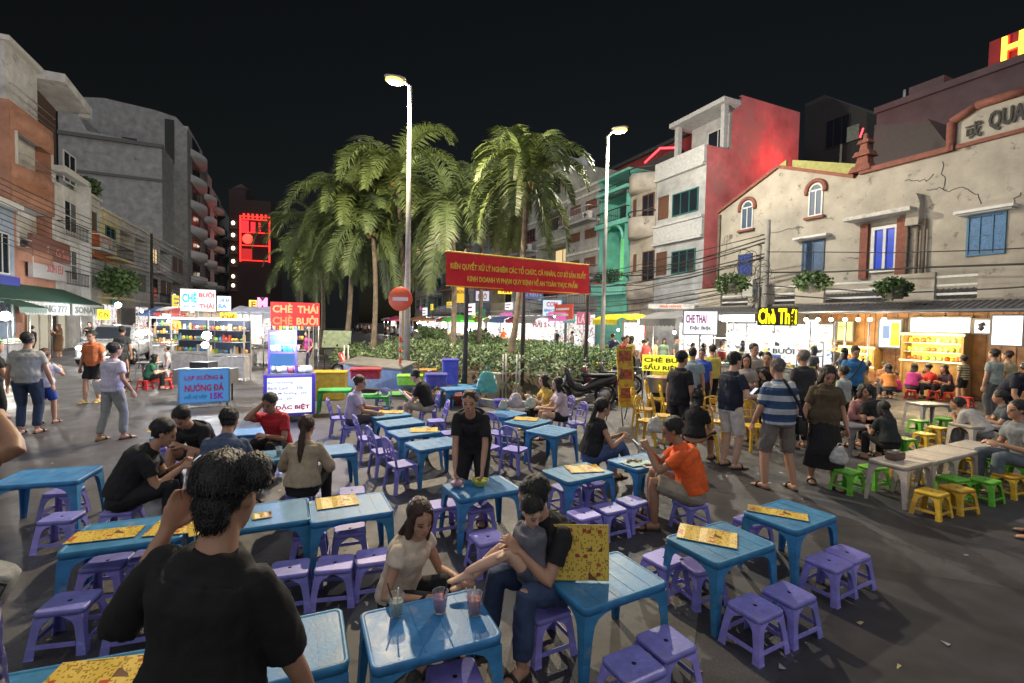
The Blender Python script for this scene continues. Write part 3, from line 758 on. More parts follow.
    if hat:
        c, m_ = hat, None
        Ht = M()
        Ht.ell([(HP(0, -.012, .03 + .1 * z), side, hf, (.084) * hs * math.sqrt(max(.01, 1 - z * z * .98)), .104 * hs * math.sqrt(max(.01, 1 - z * z * .98))) for z in (0, .2, .4, .6, .8, .93, 1)], 18)
        Ht.ell([(HP(0, .06, .035), side, hf, .072 * hs, .05 * hs), (HP(0, .085, .03), side, hf, .072 * hs, .06 * hs), (HP(0, .087, .026), side, hf, .07 * hs, .058 * hs)], 16)
        Ht.build('cap', cm(c, .8), root)
    if glasses:
        G = M()
        for sg in (-1, 1):
            G.tube([HP(sg * .031 + .022 * math.cos(a * math.pi / 6), .098, -.008 + .018 * math.sin(a * math.pi / 6)) for a in range(13)], .0022, 5)
            G.tube([HP(sg * .053, .097, -.002), HP(sg * .08, .0, -.002)], .002, 5)
        G.tube([HP(-.009, .1, -.005), HP(.009, .1, -.005)], .0022, 5)
        G.build('eyeglasses', cm((.01, .01, .01), .3), root)
    root['_'] = 0; del root['_']
    JO[label] = dict(hc=root.matrix_basis @ hc if False else hc, aj=aj, lj=lj, pts=pts, root=root, HP=HP, k=k, fr=fr, dirs=dirs)
    return root
JO = {}
# ================= the cast =================
SIT = dict(pelvis=(0, 0, .375), feet=[(-.15, .36, 0), (.15, .38, 0)], lean=22, hands=[(-.06, .42, .58), (.07, .42, .58)])
CSIT = dict(pelvis=(0, 0, .43), feet=[(-.13, .40, 0), (.13, .42, 0)], lean=12, hands=[(-.1, .34, .62), (.1, .34, .62)])
def ps(x, y, h=0): return px(x, y, h)[:2]
def P_(label, x, y, face, h=0, **k):
    b = dict(k.pop('base', {})); b.update(k); return person(label, ps(x, y, h), face, **b)
BLK = (.012, .012, .014); NAVY = (.02, .03, .08)
# --- left street, standing
P_('man in pale patterned shirt and dark jeans walking away at the left', 28, 434, 20, S=1.76, top=(.36, .36, .33), bot=(.03, .05, .09), fat=1.12, hands=[(-.28, .05, .75), (.28, .12, .78)])
P_('boy in white t-shirt and blue shorts, back turned, hands at mouth', 45, 424, 15, S=1.40, kid=True, top=(.6, .58, .66), bot=(.02, .06, .3), legs=.85, hands=[(-.12, .3, 1.28), (.14, .3, 1.25)], hair='r', feet=[(-.08, -.05, 0), (.12, .1, 0)])
P_('young man in orange polo shirt and black shorts holding white papers', 94, 402, 185, S=1.72, top=(.62, .17, .06), bot=BLK, legs=.85, hands=[(-.3, .1, .72), (.27, .04, .74)], feet=[(-.1, .0, 0), (.08, .14, 0)], nod=14, shoe=(.6, .6, .1))
P_('person in white ringer t-shirt and loose grey trousers, back turned', 113, 440, -15, S=1.63, top=(.62, .58, .72), bot=(.3, .31, .3), hands=[(-.3, .12, .8), (.3, .1, .85)], feet=[(-.14, -.12, 0), (.1, .1, 0)], fat=1.05)
P_('person in black t-shirt cut off by the left edge', -6, 432, -30, S=1.62, top=BLK, bot=BLK, sleeve=.6, hands=[(-.26, .05, .75), (.3, .2, .8)])
P_('woman with long auburn hair in brown dress near the white car', 60, 357, 160, S=1.6, female=True, style='long', hair='r', top=(.12, .06, .03), bot=(.12, .06, .03), skirt=.4, legs=0, hands=[(-.1, .3, 1.3), (.1, .3, 1.3)], sleeve=1.5)
P_('man in black beside the white car hood, hands raised', 90, 353, 200, S=1.7, top=BLK, bot=BLK, hands=[(-.1, .35, 1.2), (.1, .35, 1.2)])
P_('man in dark grey t-shirt standing in front of the car door', 122, 382, 10, S=1.75, top=(.05, .06, .07), bot=(.02, .02, .02))
P_('dark haired head of a child in front of the white car', 120, 392, 20, S=1.3, kid=True, top=(.04, .04, .04), bot=BLK)
P_('girl with long black hair in green sitting on the left street', 148, 386, -60, h=.1, base=SIT, S=1.5, female=True, style='long', top=(.03, .14, .08), bot=BLK, skin=1)
P_('small child in white with a pale hat on the left street', 168, 378, 120, S=1.05, kid=True, top=(.6, .62, .65), bot=(.5, .5, .6), hat=(.6, .55, .45))
# --- foreground left group
P_('man in black t-shirt seated at left, bent forward over his phone', 122, 508, -62, h=.28, base=SIT, detail=2, S=1.72, top=BLK, bot=BLK, lean=34, nod=28, hands=[(-.06, .46, .62), (.05, .46, .6)], curl=(1, 1), fat=1.08)
P_('man in black t-shirt crouched over, looking down, bare knees', 207, 462, 170, h=.28, base=SIT, detail=2, S=1.68, top=BLK, bot=(.04, .04, .05), legs=.7, lean=38, nod=45, curl=(1, 1))
P_('man in slate blue t-shirt with his back to the camera', 219, 497, 8, h=.28, base=SIT, detail=2, S=1.72, top=(.06, .09, .16), bot=(.04, .06, .12), lean=24, nod=20, fat=1.12)
P_('man in red polo shirt resting his hand on his face', 279, 452, 172, h=.28, base=SIT, detail=2, S=1.66, top=(.48, .02, .03), bot=BLK, lean=20, nod=22, hands=[(-.10, .42, .6), (.075, .24, .97)], elb=[None, (.5, .3, -.9)], curl=(1, .7), skin=2)
P_('woman in beige top with a long ponytail, back to the camera', 302, 494, 5, h=.28, base=SIT, detail=2, S=1.58, female=True, style='pony', hair='b', top=(.4, .32, .22), bot=BLK, lean=14, nod=12, sleeve=1.9, fat=1.05, hands=[(-.16, .36, .6), (.16, .36, .6)])
hero = at(200, 600, 1.38)
person('woman in loose black t-shirt with hair bun seen from behind, hand on shoulder', (hero.x, 1.38), -6, detail=2, S=1.68, tilt=8, female=True, style='bun', hair='k', top=(.008, .008, .009), bot=BLK, lean=4, nod=16, yaw=4,
       sleeve=.98, fat=1.0, hands=[(-.19, .10, 1.40), (.2, .25, .8)], elb=[(-.285, .02, 1.13, 0), None], curl=(.35, .5), palm=[(.4, -.6, -.5), None], skin=0)
P_('long haired girl in beige blouse sitting at the cups table', 398, 603, -118, h=.28, base=SIT, detail=2, S=1.48, female=True, style='long', hair='b', top=(.62, .52, .4), bot=BLK, lean=22, nod=14, yaw=-28, legs=1.0, skin=0,
   hands=[(-.12, .42, .56), (.16, .34, .52)], sleeve=.3, feet=[(-.12, .34, 0), (.12, .3, 0)])
fx, fy = ps(556, 596, .28)
person('father in black t-shirt and jeans hugging the boy on his lap', (fx, fy), 128, detail=2, S=1.66, top=BLK, bot=(.035, .06, .13), lean=20, nod=24, yaw=-20, pelvis=(0, 0, .38), feet=[(-.16, .42, 0), (.16, .44, 0)],
       hands=[(-.05, .36, .70), (.1, .34, .66)], curl=(.4, .3), skin=0, fat=1.05)
person('small boy in grey striped shirt sitting on his father lap', (fx - .17, fy - .17, .0), 112, detail=2, S=1.08, kid=True, top=(.13, .13, .16), bot=(.06, .07, .1), legs=.5, lean=6, nod=30, yaw=85, twist=10, pelvis=(0, 0, .80), feet=[(-.02, .66, .86, 0), (.12, .6, .7, 0)],
       knee=[(0, .5, 1), (0, .6, 1)], hands=[(.48, -.16, 1.18), (-.05, .3, 1.05)], elb=[(.1, .6, -.8), None], skin=1, shoe=None)
P_('older woman in black t-shirt standing and reaching into two bowls', 472, 521, 176, detail=2, S=1.55, female=True, style='short', hair='b', top=BLK, bot=BLK, lean=46, nod=2, fat=1.15, hands=[(-.16, .42, .62), (.13, .42, .62)],
   pelvis=(0, -.05, .88), curl=(.9, .9), skin=0, sleeve=.7)
P_('grey haired man in pale shirt sitting at the left of the centre row', 352, 424, -80, h=.33, base=CSIT, S=1.62, hair='b', top=(.5, .45, .6), bot=(.08, .07, .08), hands=[(-.1, .42, .6), (.14, .44, .55)], nod=14)
P_('young man in black t-shirt and beige shorts looking at his phone', 428, 412, 82, h=.33, base=CSIT, S=1.68, top=BLK, bot=(.42, .36, .28), legs=.9, lean=26, nod=34, hands=[(-.05, .44, .66), (.06, .44, .66)], curl=(1, 1), skin=1)
P_('girl in yellow top seated beyond the girl in pink', 548, 414, 105, h=.33, base=CSIT, S=1.55, female=True, style='bob', top=(.6, .42, .08), bot=BLK, hands=[(-.05, .4, .72), (.06, .4, .72)], skin=1)
P_('girl with long black hair in pale pink shirt looking left', 562, 420, 100, h=.33, base=CSIT, S=1.57, female=True, style='long', top=(.6, .48, .52), bot=BLK, legs=.5, hands=[(-.05, .42, .6), (.08, .44, .58)], skin=1)
P_('woman in glasses, black sleeveless top and jeans with crossed legs', 590, 462, -78, h=.28, detail=2, S=1.66, female=True, style='pony', top=BLK, bot=(.06, .1, .22), lean=18, nod=6, yaw=8, sleeve=.12, legs=1.7, glasses=True, fat=1.08,
   pelvis=(0, 0, .375), feet=[(-.1, .40, 0), (.02, .56, .12)], hands=[(-.02, .4, .62), (.1, .42, .62)], curl=(.8, .8), skin=0, shoe=(.01, .01, .01))
P_('man in orange dyed shirt and khaki shorts looking at his phone', 692, 502, 75, h=.28, base=SIT, detail=2, S=1.72, top=(.8, .12, .02), bot=(.32, .27, .2), legs=.9, lean=20, nod=26, hands=[(-.05, .44, .78), (.06, .44, .76)], curl=(1, 1), fat=1.1, skin=2)
# --- standing queue
P_('man in black t-shirt with cap standing beside the yellow chairs', 677, 456, -60, S=1.70, top=BLK, bot=BLK, legs=1.9, hat=(.02, .02, .025), hands=[(-.24, .02, .76), (.22, .1, .8)], fat=1.05)
P_('man in pale blue shirt behind the black shirt man with cap', 690, 428, -30, S=1.66, top=(.25, .33, .38), bot=NAVY)
P_('person in bright blue top behind the pale blue shirt man', 700, 418, 150, S=1.6, top=(.03, .1, .5), bot=BLK)
P_('person in yellow t-shirt behind the queue, near the bright sign', 711, 412, 10, S=1.66, top=(.6, .5, .1), bot=BLK)
P_('woman with short black hair in black dress seated among yellow chairs', 694, 437, -40, h=.4, base=CSIT, S=1.55, female=True, style='bob', top=BLK, bot=BLK, skirt=.3, legs=0)
P_('man in navy t-shirt and white shorts standing at the queue', 728, 467, -72, detail=2, S=1.72, top=(.012, .018, .035), bot=(.68, .64, .58), legs=.95, hands=[(-.14, .3, 1.08), (.2, .28, 1.05)], nod=14, skin=1, fat=1.06)
P_('woman in floral dress with black hair behind the white shorts man', 743, 440, 160, S=1.6, female=True, style='long', top=(.35, .3, .27), bot=(.35, .3, .27), skirt=.5, legs=0, hands=[(-.1, .3, 1.1), (.1, .3, 1.1)])
P_('woman in black with tied up hair carrying a toddler', 764, 438, 150, S=1.64, female=True, style='bun', top=BLK, bot=BLK, hands=[(-.12, .3, 1.1), (.12, .32, 1.05)])
P_('toddler in black held in the arms of the woman with tied up hair', 762, 443, 60, S=.95, kid=True, top=BLK, bot=(.05, .05, .06), pelvis=(0, 0, 1.55), feet=[(-.1, .3, 1.2), (.1, .3, 1.2)], shoe=None)
P_('tall man in beige shirt far behind the queue', 750, 425, 190, S=1.76, top=(.4, .34, .28), bot=BLK)
P_('man with dark hair in black t-shirt standing behind the striped shirt man', 801, 448, 10, S=1.72, top=(.03, .03, .035), bot=BLK, hair='g')
STR = mat('striped_cloth', (.03, .07, .16), .85, .1)
def stripes(m, c2, per, duty, ph=0):
    nt = m.node_tree; b = nt.nodes['Principled BSDF']; tc = nt.nodes.new('ShaderNodeTexCoord'); sp = nt.nodes.new('ShaderNodeSeparateXYZ'); nt.links.new(tc.outputs['Object'], sp.inputs[0])
    a = nt.nodes.new('ShaderNodeMath'); a.operation = 'MULTIPLY_ADD'; a.inputs[1].default_value = 1 / per; a.inputs[2].default_value = ph; nt.links.new(sp.outputs['Z'], a.inputs[0])
    f = nt.nodes.new('ShaderNodeMath'); f.operation = 'FRACT'; nt.links.new(a.outputs[0], f.inputs[0])
    g = nt.nodes.new('ShaderNodeMath'); g.operation = 'LESS_THAN'; g.inputs[1].default_value = duty; nt.links.new(f.outputs[0], g.inputs[0])
    mx = nt.nodes.new('ShaderNodeMix'); mx.data_type = 'RGBA'; nt.links.new(g.outputs[0], mx.inputs[0])
    l = b.inputs['Base Color'].links[0]; src = l.from_socket; nt.links.remove(l); nt.links.new(src, mx.inputs[6]); mx.inputs[7].default_value = (*c2, 1); nt.links.new(mx.outputs[2], b.inputs['Base Color'])
    return m
stripes(STR, (.42, .46, .5), .17, .42, .1)
P_('stout man in blue and white striped shirt with a crossbody strap', 776, 488, 12, detail=2, S=1.70, top=(.1, .1, .2), topm=STR, bot=(.17, .15, .13), legs=1.0, fat=1.3, hair='g', style='buzz', sleeve=.85, hands=[(-.26, .14, .82), (.28, .02, .74)], feet=[(-.17, .0, 0), (.17, -.1, 0)], nod=18, skin=0)
P_('woman in brown top and black skirt walking with a plastic bag', 821, 484, 168, detail=2, S=1.62, female=True, style='bob', top=(.09, .065, .035), bot=BLK, skirt=.55, legs=0, fat=1.15, nod=30, hands=[(-.26, .1, .76), (.3, .05, .74)], sleeve=.7, feet=[(-.1, .14, 0), (.1, -.1, 0)])
P_('man in blue polo with a strap across his chest at the lit shop', 850, 425, 175, S=1.74, top=(.03, .17, .42), bot=BLK, fat=1.1, nod=20)
P_('child in pale shirt below the man in blue polo', 842, 436, 20, S=1.35, kid=True, top=(.35, .4, .4), bot=BLK)
P_('woman in pink top with white headscarf sitting at the grey table', 858, 428, 178, h=.35, base=CSIT, S=1.6, female=True, style='bob', top=(.42, .2, .2), bot=(.1, .05, .05), sleeve=1.9, fat=1.15)
P_('person in black with pale cap bending behind the polka dot girl', 882, 436, 20, h=.3, base=CSIT, S=1.7, top=BLK, bot=BLK, hat=(.25, .25, .25), lean=35)
P_('girl in black polka dot top seated with her back turned', 890, 452, 5, h=.2, base=SIT, S=1.45, female=True, style='bob', top=(.02, .025, .03), bot=BLK)
P_('man in black t-shirt bending over at the right edge', 1003, 446, 190, S=1.72, detail=1, top=(.012, .014, .03), bot=BLK, lean=45, nod=-10, hands=[(-.15, .45, .75), (.2, .4, .75)], fat=1.1, skin=0)
P_('person in white shirt bending down beside the man in black at right', 985, 438, 30, base=SIT, h=.28, S=1.6, top=(.5, .48, .45), bot=(.2, .2, .2), lean=55)
P_('man in grey t-shirt with his back turned at right', 992, 420, 10, S=1.70, top=(.28, .32, .3), bot=(.1, .1, .1))
P_('person in beige with dark hair beside the grey t-shirt man', 1006, 418, 20, S=1.66, top=(.4, .33, .2), bot=BLK, hair='b', fat=1.1)
P_('man in red t-shirt standing under the white light box', 984, 392, 60, S=1.72, top=(.6, .02, .03), bot=BLK, hair='b')
STR2 = stripes(mat('striped_cloth_yellow', (.42, .36, .2), .85, .1), (.06, .06, .05), .07, .4)
P_('boy in yellow and black striped shirt standing with legs apart', 962, 404, 15, S=1.4, kid=True, topm=STR2, bot=BLK, legs=.8, feet=[(-.2, 0, 0), (.22, .1, 0)])
for i, (x, y, lab, c, f, kk) in enumerate((
 (911, 389, 'woman in magenta sitting beside the lit food cabinet', (.5, .05, .25), -60, dict(female=True, style='bob')),
 (934, 390, 'man in red t-shirt crouching on a stool before the lit cabinet', (.6, .03, .03), 70, {}),
 (922, 388, 'boy in dark red sitting between the pink and red diners', (.35, .03, .03), 160, dict(S=1.3)),
 (948, 391, 'girl in dark clothes sitting beside the striped shirt boy', (.06, .03, .05), 100, dict(female=True, style='long')),
 (868, 386, 'person in brown sitting under the hanging shop bulbs', (.35, .17, .07), -30, {}),
 (881, 385, 'person in orange brown at the shop counter', (.4, .2, .1), 170, {}),
 (824, 398, 'young woman in white eating under the hanging bulbs', (.6, .55, .5), 120, dict(female=True, style='long')), (857, 393, 'man in yellow shirt eating beside the wooden shelves', (.6, .4, .06), -100, {}), (890, 391, 'girl in orange between the poster and the food cabinet', (.65, .22, .05), -20, dict(female=True, style='bob')),
 (899, 390, 'child in bright pink near the lit cabinet', (.7, .05, .2), 40, dict(S=1.2, kid=True)),
 (1012, 436, 'person in dark shirt at the right edge behind the cream tables', (.06, .08, .1), 60, dict(S=1.6)))):
    P_(lab, x, y, f, h=.28, base=SIT, top=c, bot=(.05, .05, .06), detail=0, **kk)
P_('seated person in grey jeans cut off by the right edge', 1024, 470, 80, h=.3, base=CSIT, S=1.7, top=(.2, .22, .24), bot=(.12, .15, .18))
e = px(1040, 540); person('person in pink cut off by the right edge with a bare leg', (e.x + .02, e.y), 40, S=1.6, female=True, top=(.5, .3, .27), bot=(.3, .2, .2), legs=.5)
person('bystander at the left edge whose elbow reaches into the picture', (-2.66, 2.15), -4, detail=2, S=1.75, top=(.03, .03, .05), bot=(.04, .05, .12), hands=[(-.25, .1, .8), (.16, .16, 1.50)], elb=[None, (.40, .03, 1.40, 0)], sleeve=.5, skin=2)
# vendors and strollers farther away
far = [
 (308, 372, 'vendor in pink patterned headscarf behind the tall glass cart', (.5, .08, .3), 150, 1), (287, 366, 'vendor in dark jacket behind the red lettered sign', (.05, .04, .06), 190, 0),
 (232, 368, 'stroller in grey between the two lit carts', (.2, .2, .22), 20, 0), (205, 366, 'vendor in white behind the blue banner cart', (.5, .5, .5), 175, 0),
 (188, 362, 'stroller in dark clothes left of the blue banner cart', (.04, .04, .05), 30, 0), (245, 360, 'stroller in black far down the left street', (.02, .02, .02), 10, 0),
 (215, 358, 'stroller in brown far down the left street', (.15, .08, .04), 200, 0), (175, 356, 'stroller in blue beside the orange sign', (.05, .1, .3), 0, 0),
 (196, 355, 'stroller in red far down the left street', (.4, .05, .05), 160, 1), (262, 358, 'stroller in pale shirt behind the tall glass cart', (.5, .5, .45), 10, 0),
 (156, 352, 'stroller in grey behind the white car', (.2, .2, .2), 190, 0), (33, 358, 'shopper in black under the green awning', (.02, .02, .03), 100, 0),
 (437, 348, 'stroller in orange seen over the hedge', (.6, .15, .04), 90, 0), (452, 349, 'stroller in pale yellow seen over the hedge', (.5, .45, .2), 180, 0),
 (470, 349, 'stroller in white seen over the hedge', (.6, .6, .6), 30, 1), (486, 350, 'stroller in dark grey seen over the hedge', (.05, .05, .05), 140, 0),
 (503, 350, 'man in bright orange seen over the hedge between the banner posts', (.75, .15, .03), 170, 0), (527, 351, 'stroller in blue purple seen over the hedge', (.1, .08, .35), 20, 0),
 (542, 352, 'stroller in pink seen over the hedge', (.6, .2, .25), 180, 1), (556, 353, 'stroller in black seen over the hedge', (.03, .03, .03), 200, 0),
 (572, 355, 'stroller in beige seen over the hedge', (.45, .35, .25), 60, 0), (586, 357, 'vendor in white left of the yellow tarp stall', (.6, .6, .62), 180, 0),
 (612, 372, 'person in dark blue beneath the yellow tarp', (.04, .06, .15), 10, 0), (626, 374, 'person in maroon beneath the yellow tarp', (.25, .04, .06), 190, 0),
 (643, 372, 'vendor in white behind the yellow banner counter', (.6, .6, .6), 180, 0), (663, 374, 'vendor in pale green behind the yellow banner counter', (.3, .45, .3), 170, 1),
 (722, 388, 'vendor in white behind the fruit dessert counter', (.6, .6, .6), 180, 0), (770, 392, 'vendor in grey behind the fruit dessert counter', (.2, .2, .22), 180, 0),
 (790, 392, 'vendor in yellow apron below the yellow lit sign', (.6, .45, .08), 170, 1), (833, 388, 'vendor in black at the counter under the hanging bulbs', (.03, .03, .03), 180, 0),
 (872, 384, 'shopper in red brown under the hanging bulbs', (.3, .1, .05), 10, 0), (1000, 385, 'vendor in dark apron under the right white screen', (.05, .05, .06), 180, 0),
]
for x, y, lab, c, f, fm in far:
    P_(lab, x, y, f, S=rnd.uniform(1.52, 1.74), top=c, bot=rnd.choice([BLK, NAVY, (.1, .1, .1), (.05, .07, .14)]), detail=0, female=bool(fm), style='long' if fm else 'short', skin=rnd.choice([0, 1, 2]),
       feet=[(-.1, rnd.uniform(-.12, .15), 0), (.1, rnd.uniform(-.12, .15), 0)], hands=[(-.22, rnd.uniform(.02, .3), rnd.uniform(.75, 1.1)), (.22, rnd.uniform(.02, .3), rnd.uniform(.75, 1.1))])
# ================= ground =================
def asphalt():
    m = mat('asphalt', (.062, .062, .066), .7, 0, spec=.5); nt = m.node_tree; b = nt.nodes['Principled BSDF']
    tc = nt.nodes.new('ShaderNodeTexCoord')
    def noi(sc, det=6, rg=.6, dist=0):
        n = nt.nodes.new('ShaderNodeTexNoise'); n.inputs['Scale'].default_value = sc; n.inputs['Detail'].default_value = det; n.inputs['Roughness'].default_value = rg; n.inputs['Distortion'].default_value = dist
        nt.links.new(tc.outputs['Object'], n.inputs['Vector']); return n
    def rng(src, a, b_, c, d):
        r = nt.nodes.new('ShaderNodeMapRange'); r.inputs[1].default_value = a; r.inputs[2].default_value = b_; r.inputs[3].default_value = c; r.inputs[4].default_value = d; nt.links.new(src, r.inputs[0]); return r.outputs[0]
    def mul(a, b_):
        n = nt.nodes.new('ShaderNodeMath'); n.operation = 'MULTIPLY'; nt.links.new(a, n.inputs[0]); nt.links.new(b_, n.inputs[1]); return n.outputs[0]
    big = rng(noi(.35, 5, .6, 1.2).outputs['Fac'], .35, .65, .62, 1.35); mid = rng(noi(2.5, 6, .65, .8).outputs['Fac'], .3, .7, .75, 1.25); fine = rng(noi(70, 3, .8).outputs['Fac'], .3, .7, .6, 1.4)
    k = mul(mul(big, mid), fine)
    vm = nt.nodes.new('ShaderNodeVectorMath'); vm.operation = 'SCALE'; vm.inputs[0].default_value = (.06, .058, .063); nt.links.new(k, vm.inputs['Scale'])
    nt.links.new(vm.outputs[0], b.inputs['Base Color'])
    nt.links.new(rng(noi(1.2, 5, .6, .6).outputs['Fac'], .35, .7, .38, .8), b.inputs['Roughness'])
    bp = nt.nodes.new('ShaderNodeBump'); bp.inputs['Strength'].default_value = .5; bp.inputs['Distance'].default_value = .01; nt.links.new(noi(90, 4, .7).outputs['Fac'], bp.inputs['Height']); nt.links.new(bp.outputs[0], b.inputs['Normal'])
    vo = nt.nodes.new('ShaderNodeTexVoronoi'); vo.feature = 'DISTANCE_TO_EDGE'; vo.inputs['Scale'].default_value = .55; wn = noi(1.5, 6, .7); av = nt.nodes.new('ShaderNodeVectorMath'); av.operation = 'MULTIPLY_ADD'; av.inputs[1].default_value = (.9, .9, 0); nt.links.new(wn.outputs['Color'], av.inputs[0]); nt.links.new(tc.outputs['Object'], av.inputs[2]); nt.links.new(av.outputs[0], vo.inputs['Vector'])
    ck_ = rng(vo.outputs['Distance'], .0, .007, .35, 1); vm2 = nt.nodes.new('ShaderNodeVectorMath'); vm2.operation = 'SCALE'; nt.links.new(vm.outputs[0], vm2.inputs[0]); nt.links.new(ck_, vm2.inputs['Scale']); nt.links.new(vm2.outputs[0], b.inputs['Base Color'])
    return m
g = M().add([(-260, -60, 0), (260, -60, 0), (260, 420, 0), (-260, 420, 0)], [(0, 1, 2, 3)]).build('ground', asphalt()); tag(g, 'dark worn asphalt of the street and square', kind='structure')
PAINT = mat('worn_paint', (.2, .19, .17), .75, .5, 5, wear=((.08, .08, .08), 7, .5))
def stripe(pts, lab, m=PAINT):
    P = [px(x, y, .004) for x, y in pts]
    o = M().add([tuple(p) for p in P], [tuple(range(len(P)))[::1]]).build('road_marking', m); tag(o, lab, kind='structure')
PALE_A = mat('pale_asphalt', (.125, .12, .112), .7, .45, 3, wear=((.07, .07, .07), 6, .52)); DARK_A = mat('dark_asphalt', (.036, .034, .038), .6, .4, 3)  # paler and darker asphalt tones for flat patches on the ground
stripe([(330, 650), (385, 560), (440, 560), (400, 683), (318, 683)], 'pale asphalt patch under the front tables', PALE_A)
stripe([(405, 683), (438, 620), (470, 630), (520, 683)], 'second pale patch under the front table', PALE_A)
stripe([(446, 506), (480, 498), (520, 560), (500, 570)], 'pale strip under the bowls table', PALE_A)
stripe([(560, 640), (600, 560), (700, 600), (690, 683), (575, 683)], 'pale patch at the bottom centre', PALE_A)
stripe([(775, 683), (868, 566), (1024, 590), (1060, 683)], 'dark patch of asphalt at bottom right', DARK_A)
for x0 in (355, 372): stripe([(x0, 480), (x0 + 5, 480), (x0 - 30, 560), (x0 - 38, 560)], 'thin worn line of paint on the asphalt')
# median kerb of the palm bed
KERB = mat('kerb_concrete', (.3, .29, .27), .8, .3, 5)
def stp(s, t, z=0): v = st(s, t, z); return (v.x, v.y, z)

# ================= buildings =================
WHITEF = mat('white_frame', (.55, .55, .55), .5, .1); DGLASS = mat('dark_glass', (.015, .02, .03), .12, 0); BROWNW = mat('brown_shutter', (.12, .055, .035), .6, .2); TEALW = mat('teal_shutter', (.02, .14, .12), .5, .2)
BLUEW = mat('blue_shutter', (.02, .05, .28), .5, .2, bump=.3, bsc=20); NAVYW = mat('slate_shutter', (.05, .08, .14), .5, .2)
IRON = mat('black_iron', (.02, .02, .02), .5, .1); STEEL = mat('steel', (.45, .45, .46), .35, .1, metal=.8); RUST = mat('rusty_roof', (.09, .08, .075), .7, .4, 3)
def wall(key, c, dirt=(.1, .09, .08), th=.6, sc=1.6): return mat(key, c, .85, .25, 1.3, bump=.3, bsc=6, wear=(dirt, sc, th))
class Bd:
    def __init__(s, side, x0, x1, label, y=300, name='building', cat='building', t=None):
        s.side = side; s.t = t if t is not None else (TR if side == 'r' else TL)
        a, _ = fac(x0, y, s.t); b, _ = fac(x1, y, s.t); s.s0 = a; s.w = abs(a - b)
        s.root = E(name, label, cat, tuple(st(a, s.t)), -math.pi / 2 + SA if side == 'r' else math.pi / 2 + SA)
    def u(s, x, y):
        a, z = fac(x, y, s.t); return (s.s0 - a if s.side == 'r' else a - s.s0), z
    def part(s, mb, name, m, parent=None): return mb.build(name, m, parent or s.root)
    def win(s, a, c, b, d, fm=WHITEF, pm=DGLASS, nx=2, nz=1, arch=0, out=.05, y=0, sill=None, hood=None, fw=.06, parent=None):
        f = M(); f.m(fm)
        f.box(a, y - out, c, a + fw, y + .02, d); f.box(b - fw, y - out, c, b, y + .02, d); f.box(a + fw, y - out, c, b - fw, y + .02, c + fw)
        if not arch: f.box(a + fw, y - out, d - fw, b - fw, y + .02, d)
        for i in range(1, nx): x = a + (b - a) * i / nx; f.box(x - fw / 2.5, y - out * .9, c + fw, x + fw / 2.5, y + .018, d - (0 if arch else fw))
        for i in range(1, nz): z = c + (d - c) * i / nz; f.box(a + fw, y - out * .8, z - fw / 3, b - fw, y + .016, z + fw / 3)
        r = (b - a) / 2; xm = (a + b) / 2
        if arch:
            f.tube([(xm + (r - .04) * math.cos(q * math.pi / 10), y - .02, d + (r - .04) * math.sin(q * math.pi / 10)) for q in range(11)], .05, 6); f.box(a + fw, y - out * .8, d - .03, b - fw, y + .016, d + .03)
        w = f.build('window', None, parent or s.root)
        g_ = M().box(a + fw * .5, y - out * .35, c + fw * .5, b - fw * .5, y + .01, d - (0 if arch else fw * .5))
        if arch: g_.prism([(xm + (r - .06) * math.cos(q * math.pi / 10), d + (r - .06) * math.sin(q * math.pi / 10)) for q in range(11)], y - out * .35, y + .01)
        g_.build('pane', pm, w)
        if sill: M().box(a - .12, y - .16, c - .12, b + .12, y + .02, c - .02).build('sill', sill, w)
        if hood:
            h = M()
            if arch: h.tube([(xm + (r + .1) * math.cos(q * math.pi / 10), y - .06, d + (r + .1) * math.sin(q * math.pi / 10)) for q in range(-1, 12)], .09, 6)
            else: h.box(a - .25, y - .35, d + .08, b + .25, y + .02, d + .17); h.m(WHITEF).box(a - .18, y - .25, d + .03, b + .18, y + .02, d + .075)
            h.build('hood', hood if not h.ms else None, w)
        return w
def wallgrid(mb, x0, x1, z0, z1, ops, th=.25, y=0):
    'front wall with real openings and their reveals'
    xs = sorted({x0, x1, *[o[0] for o in ops], *[o[2] for o in ops]}); zs = sorted({z0, z1, *[o[1] for o in ops], *[o[3] for o in ops]})
    for i in range(len(xs) - 1):
        for j in range(len(zs) - 1):
            cx, cz = (xs[i] + xs[i + 1]) / 2, (zs[j] + zs[j + 1]) / 2
            if any(o[0] < cx < o[2] and o[1] < cz < o[3] for o in ops): continue
            mb.add([(xs[i], y, zs[j]), (xs[i + 1], y, zs[j]), (xs[i + 1], y, zs[j + 1]), (xs[i], y, zs[j + 1])], [(0, 1, 2, 3)])
    for a, c, b, d in ops:
        mb.add([(a, y, c), (b, y, c), (b, y, d), (a, y, d), (a, y + th, c), (b, y + th, c), (b, y + th, d), (a, y + th, d)], [(0, 1, 5, 4), (2, 3, 7, 6), (1, 2, 6, 5), (3, 0, 4, 7)])
def rail(B, a, b, z, h=.85, y=-.8, m=STEEL, n=None, parent=None, bars=True):
    r = M(); r.tube([(a, y, z + h), (b, y, z + h)], .035, 6); r.tube([(a, y, z + .08), (b, y, z + .08)], .02, 5)
    if bars:
        k = n or max(3, int((b - a) / .22))
        for i in range(k + 1): x = a + (b - a) * i / k; r.tube([(x, y, z), (x, y, z + h)], .014, 4)
    else: r.tube([(a, y, z + h * .5), (b, y, z + h * .5)], .025, 5)
    for sg in (a, b): r.tube([(sg, y, z + h), (sg, 0, z + h)], .03, 5)
    return r.build('balcony_railing', m, parent or B.root)
CURT = mat('faded_curtain', (.2, .16, .13), .8, .2)
